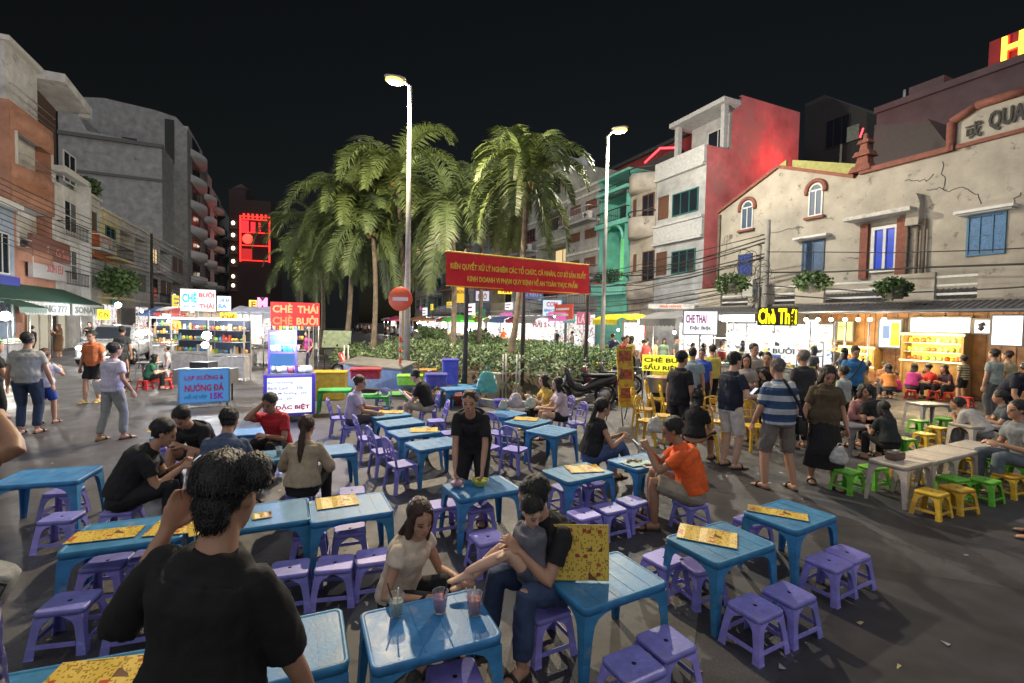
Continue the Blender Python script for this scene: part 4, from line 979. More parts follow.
WARMG = mat('lit_curtain', (.6, .45, .25), .6, .1, emit=.35, ecol=(1, .75, .4))
def rowhouse(side, x0, x1, ytop, label, c, seed, x_at=None, floors=None, ztop=None, dirt=(.08, .08, .08), depth=12, balc=True, stripes_=False):
    'narrow shophouse: x0..x1 in the photograph, roof line height from pixel (x1 or x0, ytop)'
    q = random.Random(seed); B = Bd(side, x0, x1, label, y=320); w = B.w
    z = ztop or fac(x_at if x_at else (x1 if side == 'l' else x0), ytop, B.t)[1]
    nf = floors or max(2, int(round((z - 3.4) / 3.2))); fh = (z - 3.4 - .6) / nf
    wm = wall('wall_%d' % seed, c, dirt)
    mb = M(); ops = []; loggia = [q.random() < .35 and balc for _ in range(nf)]
    for i in range(nf):
        if loggia[i]: ops.append((.3, 3.4 + i * fh + .9, w - .3, 3.4 + (i + 1) * fh - .35))
    wallgrid(mb, 0, w, 0, z, ops, 1.2)
    mb.add([(0, 0, 0), (0, 1.2, 0), (0, 1.2, z), (0, 0, z)], [(0, 1, 2, 3)]).add([(w, 0, 0), (w, 1.2, 0), (w, 1.2, z), (w, 0, z)], [(3, 2, 1, 0)]).add([(0, 0, z), (w, 0, z), (w, 1.2, z), (0, 1.2, z)], [(0, 1, 2, 3)])
    mb.box(0, 1.2, 0, w, depth, z - .4)
    B.part(mb, 'wall', wm)
    tr = M()
    for i in range(nf + 1): tr.box(-.02, -.12, 3.4 + i * fh - .1, w + .02, -.001, 3.4 + i * fh + .08)
    tr.box(-.03, -.18, z - .14, w + .03, .2, z + .05); B.part(tr, 'cornice', mat('trim_pale_%d' % (seed % 3), (.45, .44, .42), .8, .3))
    fm = q.choice([WHITEF, BROWNW, TEALW, IRON]); pm = q.choice([DGLASS, BROWNW, DGLASS, CURT])
    for i in range(nf):
        zb = 3.4 + i * fh; k = q.choice([1, 2]) if w > 3 else 1; y = 1.15 if loggia[i] else 0
        for j in range(k):
            a = w * (j + .18) / k if k > 1 else w * .25; b = w * (j + .82) / k if k > 1 else w * .75
            B.win(a, zb + (.15 if loggia[i] else .95), b, zb + fh - .5, fm, WARMG if q.random() < .1 else pm, q.choice([2, 3]), q.choice([1, 2]), y=y, out=.08)
        if not loggia[i] and balc and q.random() < .55:
            M().box(.1, -1.0, zb - .08, w - .1, -.13, zb + .07).build('balcony', wm, B.root); rail(B, .15, w - .15, zb + .07, .9, -.95, q.choice([STEEL, IRON, WHITEF]))
            if q.random() < .5:
                ac = M().m(WHITEF).box(w - 1.1, -.75, zb + .1, w - .3, -.45, zb + .62); ac.m(IRON).lathe([(.2, 0), (.2, .02)], 14, TX(w - .75, -.755, zb + .36, rx=90)); ac.build('air_conditioner', None, B.root)
    if q.random() < .5:
        tk = M(); tk.lathe([(.5, z), (.55, z + .1), (.55, z + 1.1), (.3, z + 1.3)], 12, TX(w * .5, 3, 0)); tk.build('water_tank', STEEL, B.root)
    # ground floor
    sh = M(); sh.box(.25, -.05, .02, w - .25, -.002, 2.75)
    for i in range(12): sh.box(.27, -.075, .2 + i * .2, w - .27, -.052, .24 + i * .2)
    B.part(sh, 'shop_shutter', mat('shutter_grey', (.16, .16, .17), .5, .25)) if q.random() < .3 else M().box(.25, -.05, .3, w - .25, -.002, 2.9).build('shop_glow_panel', postermat('shop_glow', .5), B.root)
    if q.random() < .6: M().box(.2, -1.6, 2.95, w - .2, -.12, 3.02).build('shop_canopy', cm(q.choice([(.3, .3, .32), (.1, .25, .15), (.4, .1, .08), (.12, .2, .4)]), .7, noise=.3), B.root)
    return B

# ---- right: cream gabled building
CREAMW = mat('cream_stucco', (.36, .33, .285), .88, .22, .9, bump=.5, bsc=5, wear=((.13, .12, .105), 1.9, .575))
REDB = mat('red_brown_trim', (.2, .07, .05), .8, .3); OLIVE = mat('olive_strip', (.33, .33, .12), .8, .2)
B = Bd('r', 716, 1180, 'weathered cream two storey building with gable, arched windows and blue shutters'); u = B.u; W1 = B.w
pl = [(0, 0)] + [u(717, 214), u(779, 168), u(855, 178)]
z1 = u(905, 161)[1]; zp = u(977, 110)[1]; xp0 = u(956, 147)[0]; xp1 = u(977, 110)[0]
pl += [(u(861, 175)[0], z1), (xp0, z1), (xp0, (z1 + zp) / 2 + .3), (xp1, zp), (W1 - 3, zp), (W1 - 3, z1), (W1, z1), (W1, 0)]
pl[1] = (0, pl[1][1])
B.part(M().prism(pl, 0, .45).box(0, .45, 0, W1, 12, min(p[1] for p in pl[1:5]) - .6), 'wall', CREAMW)
cp = M()
for (a, b) in ((1, 2), (2, 3)):
    p, q_ = pl[a], pl[b]; n = 14
    for i in range(n):
        x0, x1 = p[0] + (q_[0] - p[0]) * i / n, p[0] + (q_[0] - p[0]) * (i + 1) / n; z0, zz = p[1] + (q_[1] - p[1]) * i / n, p[1] + (q_[1] - p[1]) * (i + 1) / n
        cp.prism([(x0, z0 - .02), (x1, zz - .02), (x1, zz + .12), (x0, z0 + .12)], -.14, .5)
cp.box(pl[4][0], -.16, z1 - .1, xp0 - .02, .47, z1 + .08)
B.part(cp, 'coping', REDB)
rf = M(); p, q_, r_ = pl[1], pl[2], pl[3]
rf.prism([(p[0] + .3, p[1] + .13), (q_[0] - .1, q_[1] + .14), (q_[0] - .1, q_[1] + .5), (p[0] + .3, p[1] + .62)], .6, .7); rf.prism([(q_[0] + .2, q_[1] + .1), (r_[0], r_[1] + .13), (r_[0], r_[1] + .62), (q_[0] + .2, q_[1] + .4)], .6, .7)
B.part(rf, 'parapet_strip', OLIVE)
pf = M(); pe = [(xp0 - .12, z1 - .1), (xp0 - .12, (z1 + zp) / 2 + .35), (xp1, zp + .12), (W1 - 2.9, zp + .12)]
for a, b in zip(pe, pe[1:]): pf.tube([(a[0], -.06, a[1]), (b[0], -.06, b[1])], .13, 6)
pf.box(xp0 + .02, -.1, z1 - .06, W1 - 3, -.003, z1 + .06)
B.part(pf, 'pediment_frame', REDB)
a_, b_ = u(965, 136), u(1024, 106); LET = mat('black_letters', (.02, .02, .02), .6, .1)
zt = (z1 + zp) / 2 + .0; h_ = (zp - z1) * .62
xa, xb = u(989, 125)[0], u(1026, 118)[0]
text('戓', u(983, 125)[0] - u(966, 132)[0], h_ * .8, LET, B.root, TX((u(983, 125)[0] + u(966, 132)[0]) / 2, -.03, zt - .1), .03, .01)
text('QUA', xb - xa, h_, LET, B.root, TX((xa + xb) / 2, -.03, zt), .03, .03)
# small pagoda ornament on the roof line
x_, z_ = u(862, 172); or_ = M().m(REDB)
for i, (w_, hh) in enumerate(((.75, .25), (.45, .35), (.6, .2), (.3, .3), (.42, .15), (.15, .25))): or_.rr([(z_ + sum([.25, .35, .2, .3, .15, .25][:i]), w_ / 2 * 1.1, w_ / 2, .03), (z_ + sum([.25, .35, .2, .3, .15, .25][:i + 1]) - .01, w_ / 2 * .85, w_ / 2 * .8, .03)], TX(x_, .15, 0), 2, False)
B.part(or_, 'roof_ornament', None)
def uw(x0, y0, x1, y1, **k):
    a, d = u(x0, y0); b, c = u(x1, y1); c2 = u(x0, y1)[1]; return B.win(a, (c + c2) / 2, b, d, **k)
uw(742, 209, 753, 229, fm=WHITEF, pm=NAVYW, arch=1, hood=REDB, sill=REDB); uw(809.5, 192, 822.5, 216, fm=WHITEF, pm=NAVYW, arch=1, hood=REDB, sill=REDB)
uw(739, 255, 752, 276, fm=NAVYW, pm=BLUEW, nx=2); uw(803, 242, 824, 271, fm=NAVYW, pm=mat('blue_shutter_dull', (.05, .1, .2), .5, .3, bump=.4, bsc=16), nx=2, hood=REDB)
uw(968, 217, 1005, 255, fm=mat('teal_blue', (.03, .15, .28), .5, .2), pm=mat('blue_louvre', (.03, .14, .34), .45, .5, 14), nx=3, nz=2, hood=REDB)
uw(873, 228, 898, 272, fm=WHITEF, pm=mat('bright_blue_glass', (.01, .05, .42), .3, .1, emit=.08, ecol=(.01, .06, 1)), nx=2, out=.1, fw=.12)
d0, dz = u(870, 224); d1, _ = u(901, 222); zb = u(885, 278)[1]
dr = M(); dr.box(d0 - .25, -.16, zb, d0 + .02, -.01, dz); dr.box(d1 - .05, -.16, zb, d1 + .25, -.01, dz); B.part(dr, 'door_pilaster', REDB)
B.part(M().box(d0 - .6, -.7, dz + .12, d1 + .6, -.01, dz + .26), 'door_canopy', mat('trim_pale_0', (.45, .44, .42), .8, .3))
x_, z_ = u(916, 226); hv = u(916, 195)[1] - z_; B.part(M().prism([(x_ - .2, z_), (x_ + .2, z_), (x_ + .22, z_ + hv * .7), (x_ + .1, z_ + hv), (x_ - .15, z_ + hv * .9)], -.3, -.01), 'vent_box', CREAMW)
zz = u(915, 300)[1]
dp = M()
for dx in (-.2, .12, .32): dp.tube([(x_ + dx, -.12, z_ + .2), (x_ + dx, -.12, zz)], .05, 6)
dp.tube([(.12, -.1, pl[1][1] - .1), (.12, -.1, 2.8)], .07, 6); B.part(dp, 'drain_pipe', mat('pipe_brown', (.14, .1, .08), .7, .3))
# cracks in the plaster
ck = M()
for (pts) in ([(905, 181), (915, 179), (926, 181), (932, 176)], [(927, 190), (940, 187), (950, 190), (962, 188), (975, 193), (981, 204)], [(943, 190), (944, 176), (942, 162)], [(1012, 205), (1021, 193)], [(760, 235), (775, 233), (790, 229), (805, 226)], [(725, 260), (728, 235), (722, 245)], [(848, 258), (862, 257), (864, 262)]):
    P = []
    for x, y in pts: P.append((u(x, y)[0], -.012, u(x, y)[1]))
    Q = [P[0]]
    for a, b in zip(P, P[1:]):
        for i in range(1, 5): Q.append((a[0] + (b[0] - a[0]) * i / 4 + rnd.uniform(-.06, .06), -.012, a[2] + (b[2] - a[2]) * i / 4 + rnd.uniform(-.06, .06)))
    ck.tube(Q, .010, 4)
B.part(ck, 'plaster_crack', mat('crack_dark', (.06, .055, .05), .9, .2))
# balcony ledge with rails and panels
bx0, bz = u(704, 303); bz = u(900, 303)[1]; bt = u(900, 279)[1]
led = M(); led.box(0, -1.6, bz - .25, W1, -.001, bz); B.part(led, 'balcony', wall('ledge_conc', (.22, .2, .17)))
for (x0, x1) in ((722, 744), (772, 797), (820, 849), (914, 960), (1003, 1060)):
    a, b = u(x0, 290)[0], u(x1, 290)[0]; B.part(M().box(a, -1.55, bz, b, -1.4, bt), 'balcony_panel', CREAMW)
for (x0, x1) in ((704, 721), (745, 771), (798, 819), (850, 913), (961, 1002)):
    a, b = max(.02, u(x0, 290)[0]), u(x1, 290)[0]; r = M()
    for k in range(3): zz = bz + (bt - bz) * (k + .6) / 3.2; r.box(a, -1.5, zz - .035, b, -1.44, zz + .035)
    B.part(r, 'balcony_railing', WHITEF)
# awning along the whole ground floor
az = fac(900, 311, 17.6)[1]
aw = M(); aw.m(RUST).prism([(0, 0), (1, 0), (1, .06), (0, .06)], 0, 1) if 0 else None
a0 = st(0, 17.6); aw = M(); L = W1
aw.add([(0, -2.4, az), (L, -2.4, az), (L, -.003, az + .75), (0, -.003, az + .75), (0, -2.4, az + .05), (L, -2.4, az + .05), (L, -.003, az + .8), (0, -.003, az + .8)], [(0, 3, 2, 1), (4, 5, 6, 7), (0, 1, 5, 4), (1, 2, 6, 5), (2, 3, 7, 6), (3, 0, 4, 7)])
for i in range(90): x = L * i / 90; aw.add([(x, -2.4, az + .052), (x + .06, -2.4, az + .052), (x + .06, -.01, az + .802), (x, -.01, az + .802), (x + .03, -2.4, az + .085), (x + .03, -.01, az + .835)], [(0, 4, 5, 3), (4, 1, 2, 5)])
B.part(aw, 'awning', mat('corrugated_awning', (.1, .1, .11), .5, .4, 3)); B.part(M().tube([(0, -2.42, az - .02), (L, -2.42, az - .02)], .05, 6), 'awning_pipe', STEEL)
BC = B
# ---- dark masses behind it
DK = mat('dark_render', (.035, .038, .04), .9, .3); MAUVE = mat('mauve_render', (.085, .062, .075), .9, .25, 1, bump=.2, bsc=3)
b2 = Bd('r', 805, 868, 'dark unlit building with a shallow gable behind the cream building', t=34); uu = b2.u
b2.part(M().prism([(0, 0), (uu(805, 106)[0], uu(805, 104)[1]), uu(824, 95), uu(867, 112), (uu(867, 112)[0], 0)], 0, 10), 'wall', DK)
b2.win(uu(826, 130)[0], uu(826, 150)[1], uu(850, 130)[0], uu(826, 122)[1], IRON, DGLASS, 3)
b2 = Bd('r', 868, 1200, 'long mauve building rising behind the cream building', t=29); uu = b2.u; zt2 = uu(940, 86)[1]
b2.part(M().box(0, 0, 0, b2.w, 12, zt2), 'wall', MAUVE); b2.part(M().box(uu(903, 97)[0], .5, zt2, uu(938, 86)[0], 4, zt2 + .7).box(-.05, -.2, zt2 - .3, b2.w, -.001, zt2 + .02), 'parapet', MAUVE)
b2.part(M().tube([(uu(893, 100)[0], 1, zt2), (uu(893, 100)[0], 1, zt2 + .9)], .07, 6), 'roof_vent', STEEL)
b2 = Bd('r', 866, 953, 'black stepped rooftop room with a red glow behind the parapet', t=23.5); uu = b2.u
b2.part(M().prism([(0, 0), (0, uu(866, 128)[1]), (uu(925, 123)[0], uu(925, 123)[1]), (uu(927, 123)[0], uu(925, 119)[1]), (uu(952, 150)[0], uu(952, 150)[1]), (uu(952, 150)[0], 0)], 0, 3), 'wall', mat('black_tin', (.03, .02, .022), .6, .4))
sg = Bd('r', 975, 1110, 'red rooftop sign box with a glowing yellow letter H', t=31, name='rooftop_sign', cat='sign'); uu = sg.u
zs0, zs1 = uu(975, 84)[1] - 1, uu(990, 42)[1]
sg.part(M().box(0, 0, zs0, sg.w, 2.5, zs1), 'sign_box', mat('dark_red_box', (.2, .02, .03), .6, .3))
hx0, hx1 = uu(1005, 50)[0], uu(1027, 50)[0]; hz0, hz1 = uu(1010, 61)[1], uu(1010, 38)[1]
text('H', hx1 - hx0, hz1 - hz0, glow((1, .7, .05), 1.5), sg.root, TX((hx0 + hx1) / 2, -.25, (hz0 + hz1) / 2), .12, .02, name='letter')
text('H', (hx1 - hx0) * 1.18, (hz1 - hz0) * 1.14, glow((1, .02, .01), 1.0), sg.root, TX((hx0 + hx1) / 2, -.1, (hz0 + hz1) / 2), .1, .05, name='letter_halo')
v = st(sg.s0 - (hx0 + hx1) / 2, 29.4, (hz0 + hz1) / 2); lamp('sign_glow', v, 22, (1, .05, .03), .5)
sg = Bd('r', 846, 872, 'small vertical rooftop sign with a red neon stroke', t=23, name='neon_sign', cat='sign'); uu = sg.u
z0_, z1_ = uu(860, 138)[1], uu(860, 123)[1]; xs_ = uu(861, 130)[0]
sg.part(M().box(uu(847, 130)[0], 0, z0_, uu(859, 130)[0], .15, z1_), 'sign_panel', mat('sign_dark', (.03, .04, .035), .5, .5, 8)); sg.part(M().tube([(xs_, -.05, z0_), (xs_ + .12, -.05, z1_ - .3)], .03, 6), 'neon_tube', glow((1, .02, .03), 6)); sg.part(M().box(xs_ - .9, .02, z0_ - 4, xs_ - .8, .12, z0_), 'bracket', IRON)

# ---- white-grey building with the pink side wall
PINK = mat('red_washed_render', (.5, .14, .15), .85, .25, .8, bump=.2, bsc=4, wear=((.38, .16, .16), .5, .5)); GW_ = wall('pale_grey_render', (.36, .37, .39), (.2, .2, .2))
B = Bd('r', 655, 703.5, 'pale grey four storey house with a red side wall', y=250); u = B.u; w = B.w
zt = u(703.5, 146)[1]
def sp(x, y, s):
    d = ray(x, y); k = s / d.dot(D2); p = d * k; return p.dot(N2), p.z + CH
sfac = B.s0 - w
t1, zq = sp(744, 151, sfac); t2, zh = sp(762, 101, sfac); t3, _ = sp(800, 112, sfac); t15, z15 = sp(705, 116, sfac)
lv = [u(703, y)[1] for y in (146, 185, 215, 236, 262, 300)]
z2 = [fac(703, y, TR)[1] for y in (216, 236)]
f1b, f1t = fac(703, 300, TR)[1], fac(703, 254, TR)[1]
ops = []
mb = M().box(0, .02, 0, w, t1 - TR, zt).box(w * .02, t1 - TR, 0, w, t3 - TR, zt); mb.box(0, t1 - TR - .1, zt, w - .001, t3 - TR, zh - .02)
B.part(mb, 'wall', GW_)
B.part(M().add([(w + .004, 0, 0), (w + .004, t3 - TR, 0), (w + .004, t3 - TR, zh), (w + .004, t2 - TR - 1.6, zh), (w + .004, t2 - TR - 1.6, zh - .5), (w + .004, t1 - TR - 1, zh - 1.0), (w + .004, t1 - TR - 1, zt), (w + .004, 0, zt), (w - .2, 0, zt), (w - .2, t1 - TR - 1, zt), (w - .2, t2 - TR - 1.6, zh), (w - .2, t3 - TR, zh)],
    [(0, 1, 2, 3, 4, 5, 6, 7), (7, 6, 9, 8), (3, 2, 11, 10)]), 'side_wall', PINK)
tr = M()
# canopy of the penthouse, string courses, parapet
tr.box(-.4, t1 - TR - 1.6, zh - .55, w - .02, t1 - TR + .3, zh - .3); tr.box(-.2, t1 - TR - 1.3, zt, 0.1, t1 - TR - 1.0, zh - .55); tr.box(w - .5, t1 - TR - 1.3, zt, w - .25, t1 - TR - 1.0, zh - .55)
for zc in (zt - 1.0, z2[0], z2[1]): tr.box(-.02, -.25, zc - .07, w - .01, .01, zc + .07)
tr.box(0, -.18, z2[1] + .1, w - .01, .01, z2[0] - .1); tr.box(0, -.18, zt - .9, w - .01, .01, zt)
B.part(tr, 'cornice', mat('pale_band', (.42, .43, .45), .8, .2))
def uw(x0, y0, x1, y1, **k):
    a, d = u(x0, y0); b, c = u(x1, y1); c2 = u(x0, y1)[1]; return B.win(a, (c + c2) / 2, b, d, **k)
uw(673, 195, 698, 214, fm=TEALW, nx=3); uw(659, 198, 668, 219, fm=BROWNW, pm=BROWNW, nx=1); uw(672, 252, 695, 273, fm=TEALW, nx=3); uw(657, 253, 666, 275, fm=BROWNW, pm=BROWNW, nx=1)
B.win(w * .35, zt + .2, w * .75, zh - 1.2, WHITEF, DGLASS, 2, y=t1 - TR - .12); lamp('roof_glow', st(sfac - 1.5, t2 + 1, zh - 3.2), 120, (1, .12, .1), .6)
rs = M().box(w * .3, -.25, fac(690, 302, TR)[1], w * .95, -.03, fac(690, 296, TR)[1])
# beige curved facade
B = Bd('r', 630, 655, 'beige house with curved balconies and brown doors', y=250); u = B.u; w = B.w; zt = u(630, 181)[1]; BEI = wall('beige_render', (.34, .31, .28)); 
mb = M().box(0, 0, 0, w, 12, zt - .4)
for zc in (zt - .5, u(640, 236)[1], u(640, 300)[1] ): pass
B.part(mb, 'wall', BEI)
for (ya, yb) in ((181, 196), (222, 240), (283, 300)):
    za, zb_ = fac(634, ya, TR)[1], fac(634, yb, TR)[1]; k = M(); n = 12
    P = [(w * i / n, -.9 * math.sin(math.pi * i / n) - .05) for i in range(n + 1)]
    k.add([(x, y, zb_) for x, y in P] + [(x, y, za) for x, y in P], [(i, i + 1, n + 2 + i, n + 1 + i) for i in range(n)] + [tuple(range(n + 1))[::-1], tuple(range(n + 1, 2 * n + 2))], True); B.part(k, 'curved_balcony', BEI)
    B.part(M().tube([(x, y, za + .35) for x, y in P], .04, 6), 'balcony_railing', IRON)
for ya, yb in ((196, 222), (252, 280)):
    a, d = u(643, ya); b_, c_ = u(654, yb); B.win(a, c_, b_, d, BROWNW, DGLASS, 2, 2); B.win(u(633, ya)[0], c_ + .6, u(638, ya)[0], d, BEI, BROWNW, 1)
# teal house
TEAL = wall('teal_render', (.12, .4, .35), (.08, .2, .18), .62); B = Bd('r', 598, 629, 'turquoise house with an arched balcony and plants', y=250); u = B.u; w = B.w; zt = u(598, 183)[1]
zo = [fac(605, y, TR)[1] for y in (293, 282, 262, 236, 218, 204)]
mb = M(); wallgrid(mb, 0, w, 0, zt - 1.6, [(w * .2, zo[1], w * .85, zo[3] + .6), (w * .12, zo[4] - .6, w * .88, zo[5] + .4)], 1.4); mb.box(0, 1.4, 0, w, 12, zt - 1.6).box(0, 0, zt - 1.6, .12, 1.4, zt).box(w - .12, 0, zt - 1.6, w, 1.4, zt).box(0, -.2, zt - .1, w, 2.4, zt + .05)
mb.add([(0, 0, 0), (0, 1.4, 0), (0, 1.4, zt - 1.6), (0, 0, zt - 1.6)], [(0, 1, 2, 3)]).add([(w, 0, 0), (w, 1.4, 0), (w, 1.4, zt - 1.6), (w, 0, zt - 1.6)], [(3, 2, 1, 0)]).add([(0, 0, zt - 1.6), (w, 0, zt - 1.6), (w, 1.4, zt - 1.6), (0, 1.4, zt - 1.6)], [(0, 1, 2, 3)])
B.part(mb, 'wall', TEAL)
k = M(); k.tube([(w * .52 + w * .3 * math.cos(q * math.pi / 12), -.05, zo[3] - .5 + w * .3 * math.sin(q * math.pi / 12)) for q in range(13)], .1, 6).box(-.05, -.5, zo[0] - .2, w + .05, -.001, zo[1] - .2).box(-.05, -.3, zo[4] - .8, w + .05, -.001, zo[4] - .5).box(0, -.3, zo[5] + .5, w, -.001, zo[5] + .7)
B.part(k, 'moulding', mat('teal_trim', (.16, .5, .44), .7, .2)); B.win(w * .25, zo[1] - .2, w * .8, zo[3], WHITEF, mat('lit_green', (.1, .4, .1), .5, .2, emit=.3, ecol=(.2, .9, .3)), 3, y=1.35); B.win(w * .2, zo[4] - .6, w * .8, zo[5], TEALW, DGLASS, 3, y=1.35)
rail(B, .1, w - .1, zt - 1.6, .9, -.1, IRON); rail(B, .1, w - .1, zo[4] - .5, .8, -.25, IRON)
def leafy(mb, c, r, n, size, q=rnd):
    for _ in range(n):
        d = V((q.gauss(0, 1), q.gauss(0, 1), q.gauss(0, 1))).normalized() * (q.random() ** .4); p = V((c[0] + d.x * r[0], c[1] + d.y * r[1], c[2] + d.z * r[2]))
        a = V((q.uniform(-1, 1), q.uniform(-1, 1), q.uniform(-.6, 1))).normalized() * size * q.uniform(.6, 1.3); b = a.cross(V((q.uniform(-1, 1), q.uniform(-1, 1), q.uniform(-1, 1)))).normalized() * size * .32
        o = len(mb.v); mb.v += [tuple(p), tuple(p + a * .5 + b), tuple(p + a), tuple(p + a * .5 - b)]; mb.f.append((o, o + 1, o + 2, o + 3)); mb.mi.append(mb.cur); mb.sm.append(False)
    return mb
LEAF = mat('leaf_green', (.06, .11, .035), .5, .5, 5); LEAFD = mat('leaf_dark', (.03, .06, .03), .55, .4, 5)
pp = leafy(M(), (w * .5, -.35, zo[1] + .25), (w * .45, .3, .5), 500, .18).build('balcony_plants', LEAFD, B.root)
# the rest of the right row, receding behind the palms
B = rowhouse('r', 566, 597, 195, 'grey house with a stepped pediment left of the turquoise house', (.27, .27, .28), 11, x_at=570, floors=4)
z_ = fac(585, 165, TR)[1]; k = E('building', 'dark red blank wall above the houses behind the palms', 'building', tuple(st(B.s0 + 2, TR + 5)), -math.pi / 2 + SA)
M().box(-6, 0, 0, 12, 8, z_ + 1.2).build('wall', mat('dark_red_render', (.22, .03, .035), .8, .3), k); M().box(-6.3, -.3, z_ + 1.2, 12.2, 8.1, z_ + 1.45).build('roof', DK, k)
nn = M(); zN = fac(660, 152, 22)[1]; sN = fac(660, 152, 22)[0]
nr = E('neon_roof_outline', 'red neon roof outline on the rooftops behind the beige house', 'neon light', tuple(st(sN, 22)), -math.pi / 2 + SA)
M().tube([(-1.5, 0, zN - .25), (0, 0, zN + .25), (1.5, 0, zN - .2)], .06, 6).build('neon_tube', glow((1, .02, .03), 5), nr); M().box(-1.6, .05, 0, 1.6, .6, zN - .3).build('support_wall', DK, nr)
cols = [(.25, .27, .24), (.3, .3, .32), (.33, .29, .2), (.2, .22, .26), (.34, .34, .33), (.27, .2, .16), (.24, .28, .3), (.36, .34, .28)]
lab_r = ['pale green narrow house behind the banner', 'grey white house behind the right palm', 'yellowish house left of the banner end', 'blue grey house deep in the right row', 'off white house behind the lamp post', 'brown house behind the middle palm', 'slate house behind the left palms', 'cream house at the far end of the right row']
edges = [566, 536, 512, 491, 473, 457, 442, 428, 415]
for i in range(8): rowhouse('r', edges[i + 1], edges[i], 205 + i * 9, lab_r[i], cols[i], 30 + i, ztop=rnd.uniform(12, 17), floors=None)

# ---- left row
ORG = wall('orange_render', (.34, .17, .12), (.2, .11, .09), .6); WHW = wall('white_render', (.48, .48, .5), (.2, .2, .2), .6)
B = Bd('l', 12, 55, 'orange house with curved balconies and white framed loggias', y=250); u = B.u; w = B.w
Z = lambda y: fac(54.5, y, TL)[1]
zt = Z(134); mb = M(); o1 = (w * .12, Z(188), w * .93, Z(149)); o2 = (w * .12, Z(262), w * .93, Z(216)); wallgrid(mb, 0, w, 0, zt, [o1, o2], 2.0)
mb.box(0, 2.0, 0, w, 12, zt); mb.add([(0, 0, 0), (0, 2, 0), (0, 2, zt), (0, 0, zt)], [(0, 1, 2, 3)]).add([(w, 0, 0), (w, 2, 0), (w, 2, zt), (w, 0, zt)], [(3, 2, 1, 0)]).add([(0, 0, zt), (w, 0, zt), (w, 2, zt), (0, 2, zt)], [(0, 1, 2, 3)])
B.part(mb, 'wall', ORG)
for o in (o1, o2):
    f = M(); fw = .12
    f.box(o[0] - fw, -.08, o[1], o[0], -.002, o[3] + fw).box(o[2], -.08, o[1], o[2] + fw, -.002, o[3] + fw).box(o[0], -.08, o[3], o[2], -.002, o[3] + fw).box(o[0], .02, o[3] - .12, o[2], 1.9, o[3] - .02); B.part(f, 'loggia_frame', WHITEF)
    B.win(o[0] + .5, o[1] + .1, o[2] - .5, o[3] - .5, BROWNW, ORG, 2, 1, y=1.95, out=.1); rail(B, o[0], o[2], o[1], .75, -.3, STEEL, bars=False)
    B.part(M().tube([(w / 2 + w * .25 * math.cos(q * math.pi / 10), 1.85, o[3] - 1.1 + .5 * math.sin(q * math.pi / 10)) for q in range(11)], .05, 5), 'arch_moulding', BROWNW)
k = M()
for zc in (zt - .9, Z(192), Z(212), Z(262)):
    n = 12; P = [(w * i / n, -.45 * math.sin(math.pi * i / n) - .02) for i in range(n + 1)]; hh = .7 if zc != zt - .9 else .9
    k.add([(x, y, zc - hh / 2) for x, y in P] + [(x, y, zc + hh / 2) for x, y in P], [(i, i + 1, n + 2 + i, n + 1 + i) for i in range(n)] + [tuple(range(n + 1))[::-1], tuple(range(n + 1, 2 * n + 2))], True)
B.part(k, 'curved_band', ORG); rail(B, 0, w, zt, .8, -.1, STEEL, bars=False)
SO = B.s0
# blue house at the very left edge
B2 = Bd('l', -60, 11.5, 'pale blue house cut off by the left edge', y=250); zt0 = fac(11, 205, TL)[1]; B2.part(M().box(0, -.1, 0, B2.w, 10, zt0), 'wall', wall('blue_render', (.24, .3, .4)))
B2.win(B2.w * .55, 4.0, B2.w * .9, 6, WHITEF, DGLASS, 3, y=-.1); B2.part(M().box(0, -.5, zt0 - .3, B2.w, -.11, zt0), 'cornice', WHITEF); B2.part(M().box(B2.w * .5, -.35, 3.1, B2.w * .98, -.12, 3.9), 'shop_sign', cm((.02, .03, .25), .5))
# white house with the penthouse and its tall canopy
B = Bd('l', 55.5, 82.5, 'white house with a tall angular canopy and white portal frame', y=250); u = B.u; w = B.w; zt = fac(57, 77, TL)[1]
zc = fac(80, 118, TL)[1]; z3 = fac(58, 167, TL)[1]; mb = M()
mb.box(0, 2.5, 0, w, 14, zt - .2).box(0, 0, 0, w, 2.5, z3 - .9); B.part(mb, 'wall', WHW)
B.part(M().prism([(-.15, zt - .5), (w, zt - .9), (w, zt - .4), (-.15, zt)], -.6, 14).prism([(w - .35, zc), (w, zc), (w, zt - .9), (w - .35, zt - .9)], -.6, .0), 'canopy', WHW)
B.part(M().box(0, .05, 0, .35, .8, z3).box(w - .35, -.5, 0, w, .3, z3).box(0, -.5, z3 - .35, w, .3, z3), 'portal_frame', mat('white_portal', (.48, .49, .5), .7, .15))
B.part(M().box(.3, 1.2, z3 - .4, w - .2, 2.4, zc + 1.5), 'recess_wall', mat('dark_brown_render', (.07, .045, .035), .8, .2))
for i in range(3): B.win(w * .3, 4.3 + i * 3, w * .75, 6.2 + i * 3, WHITEF, DGLASS, 2, 2); 
rail(B, .2, w - .3, 6.9, .8, -.45, IRON); rail(B, .2, w - .3, 3.9, .8, -.45, IRON)
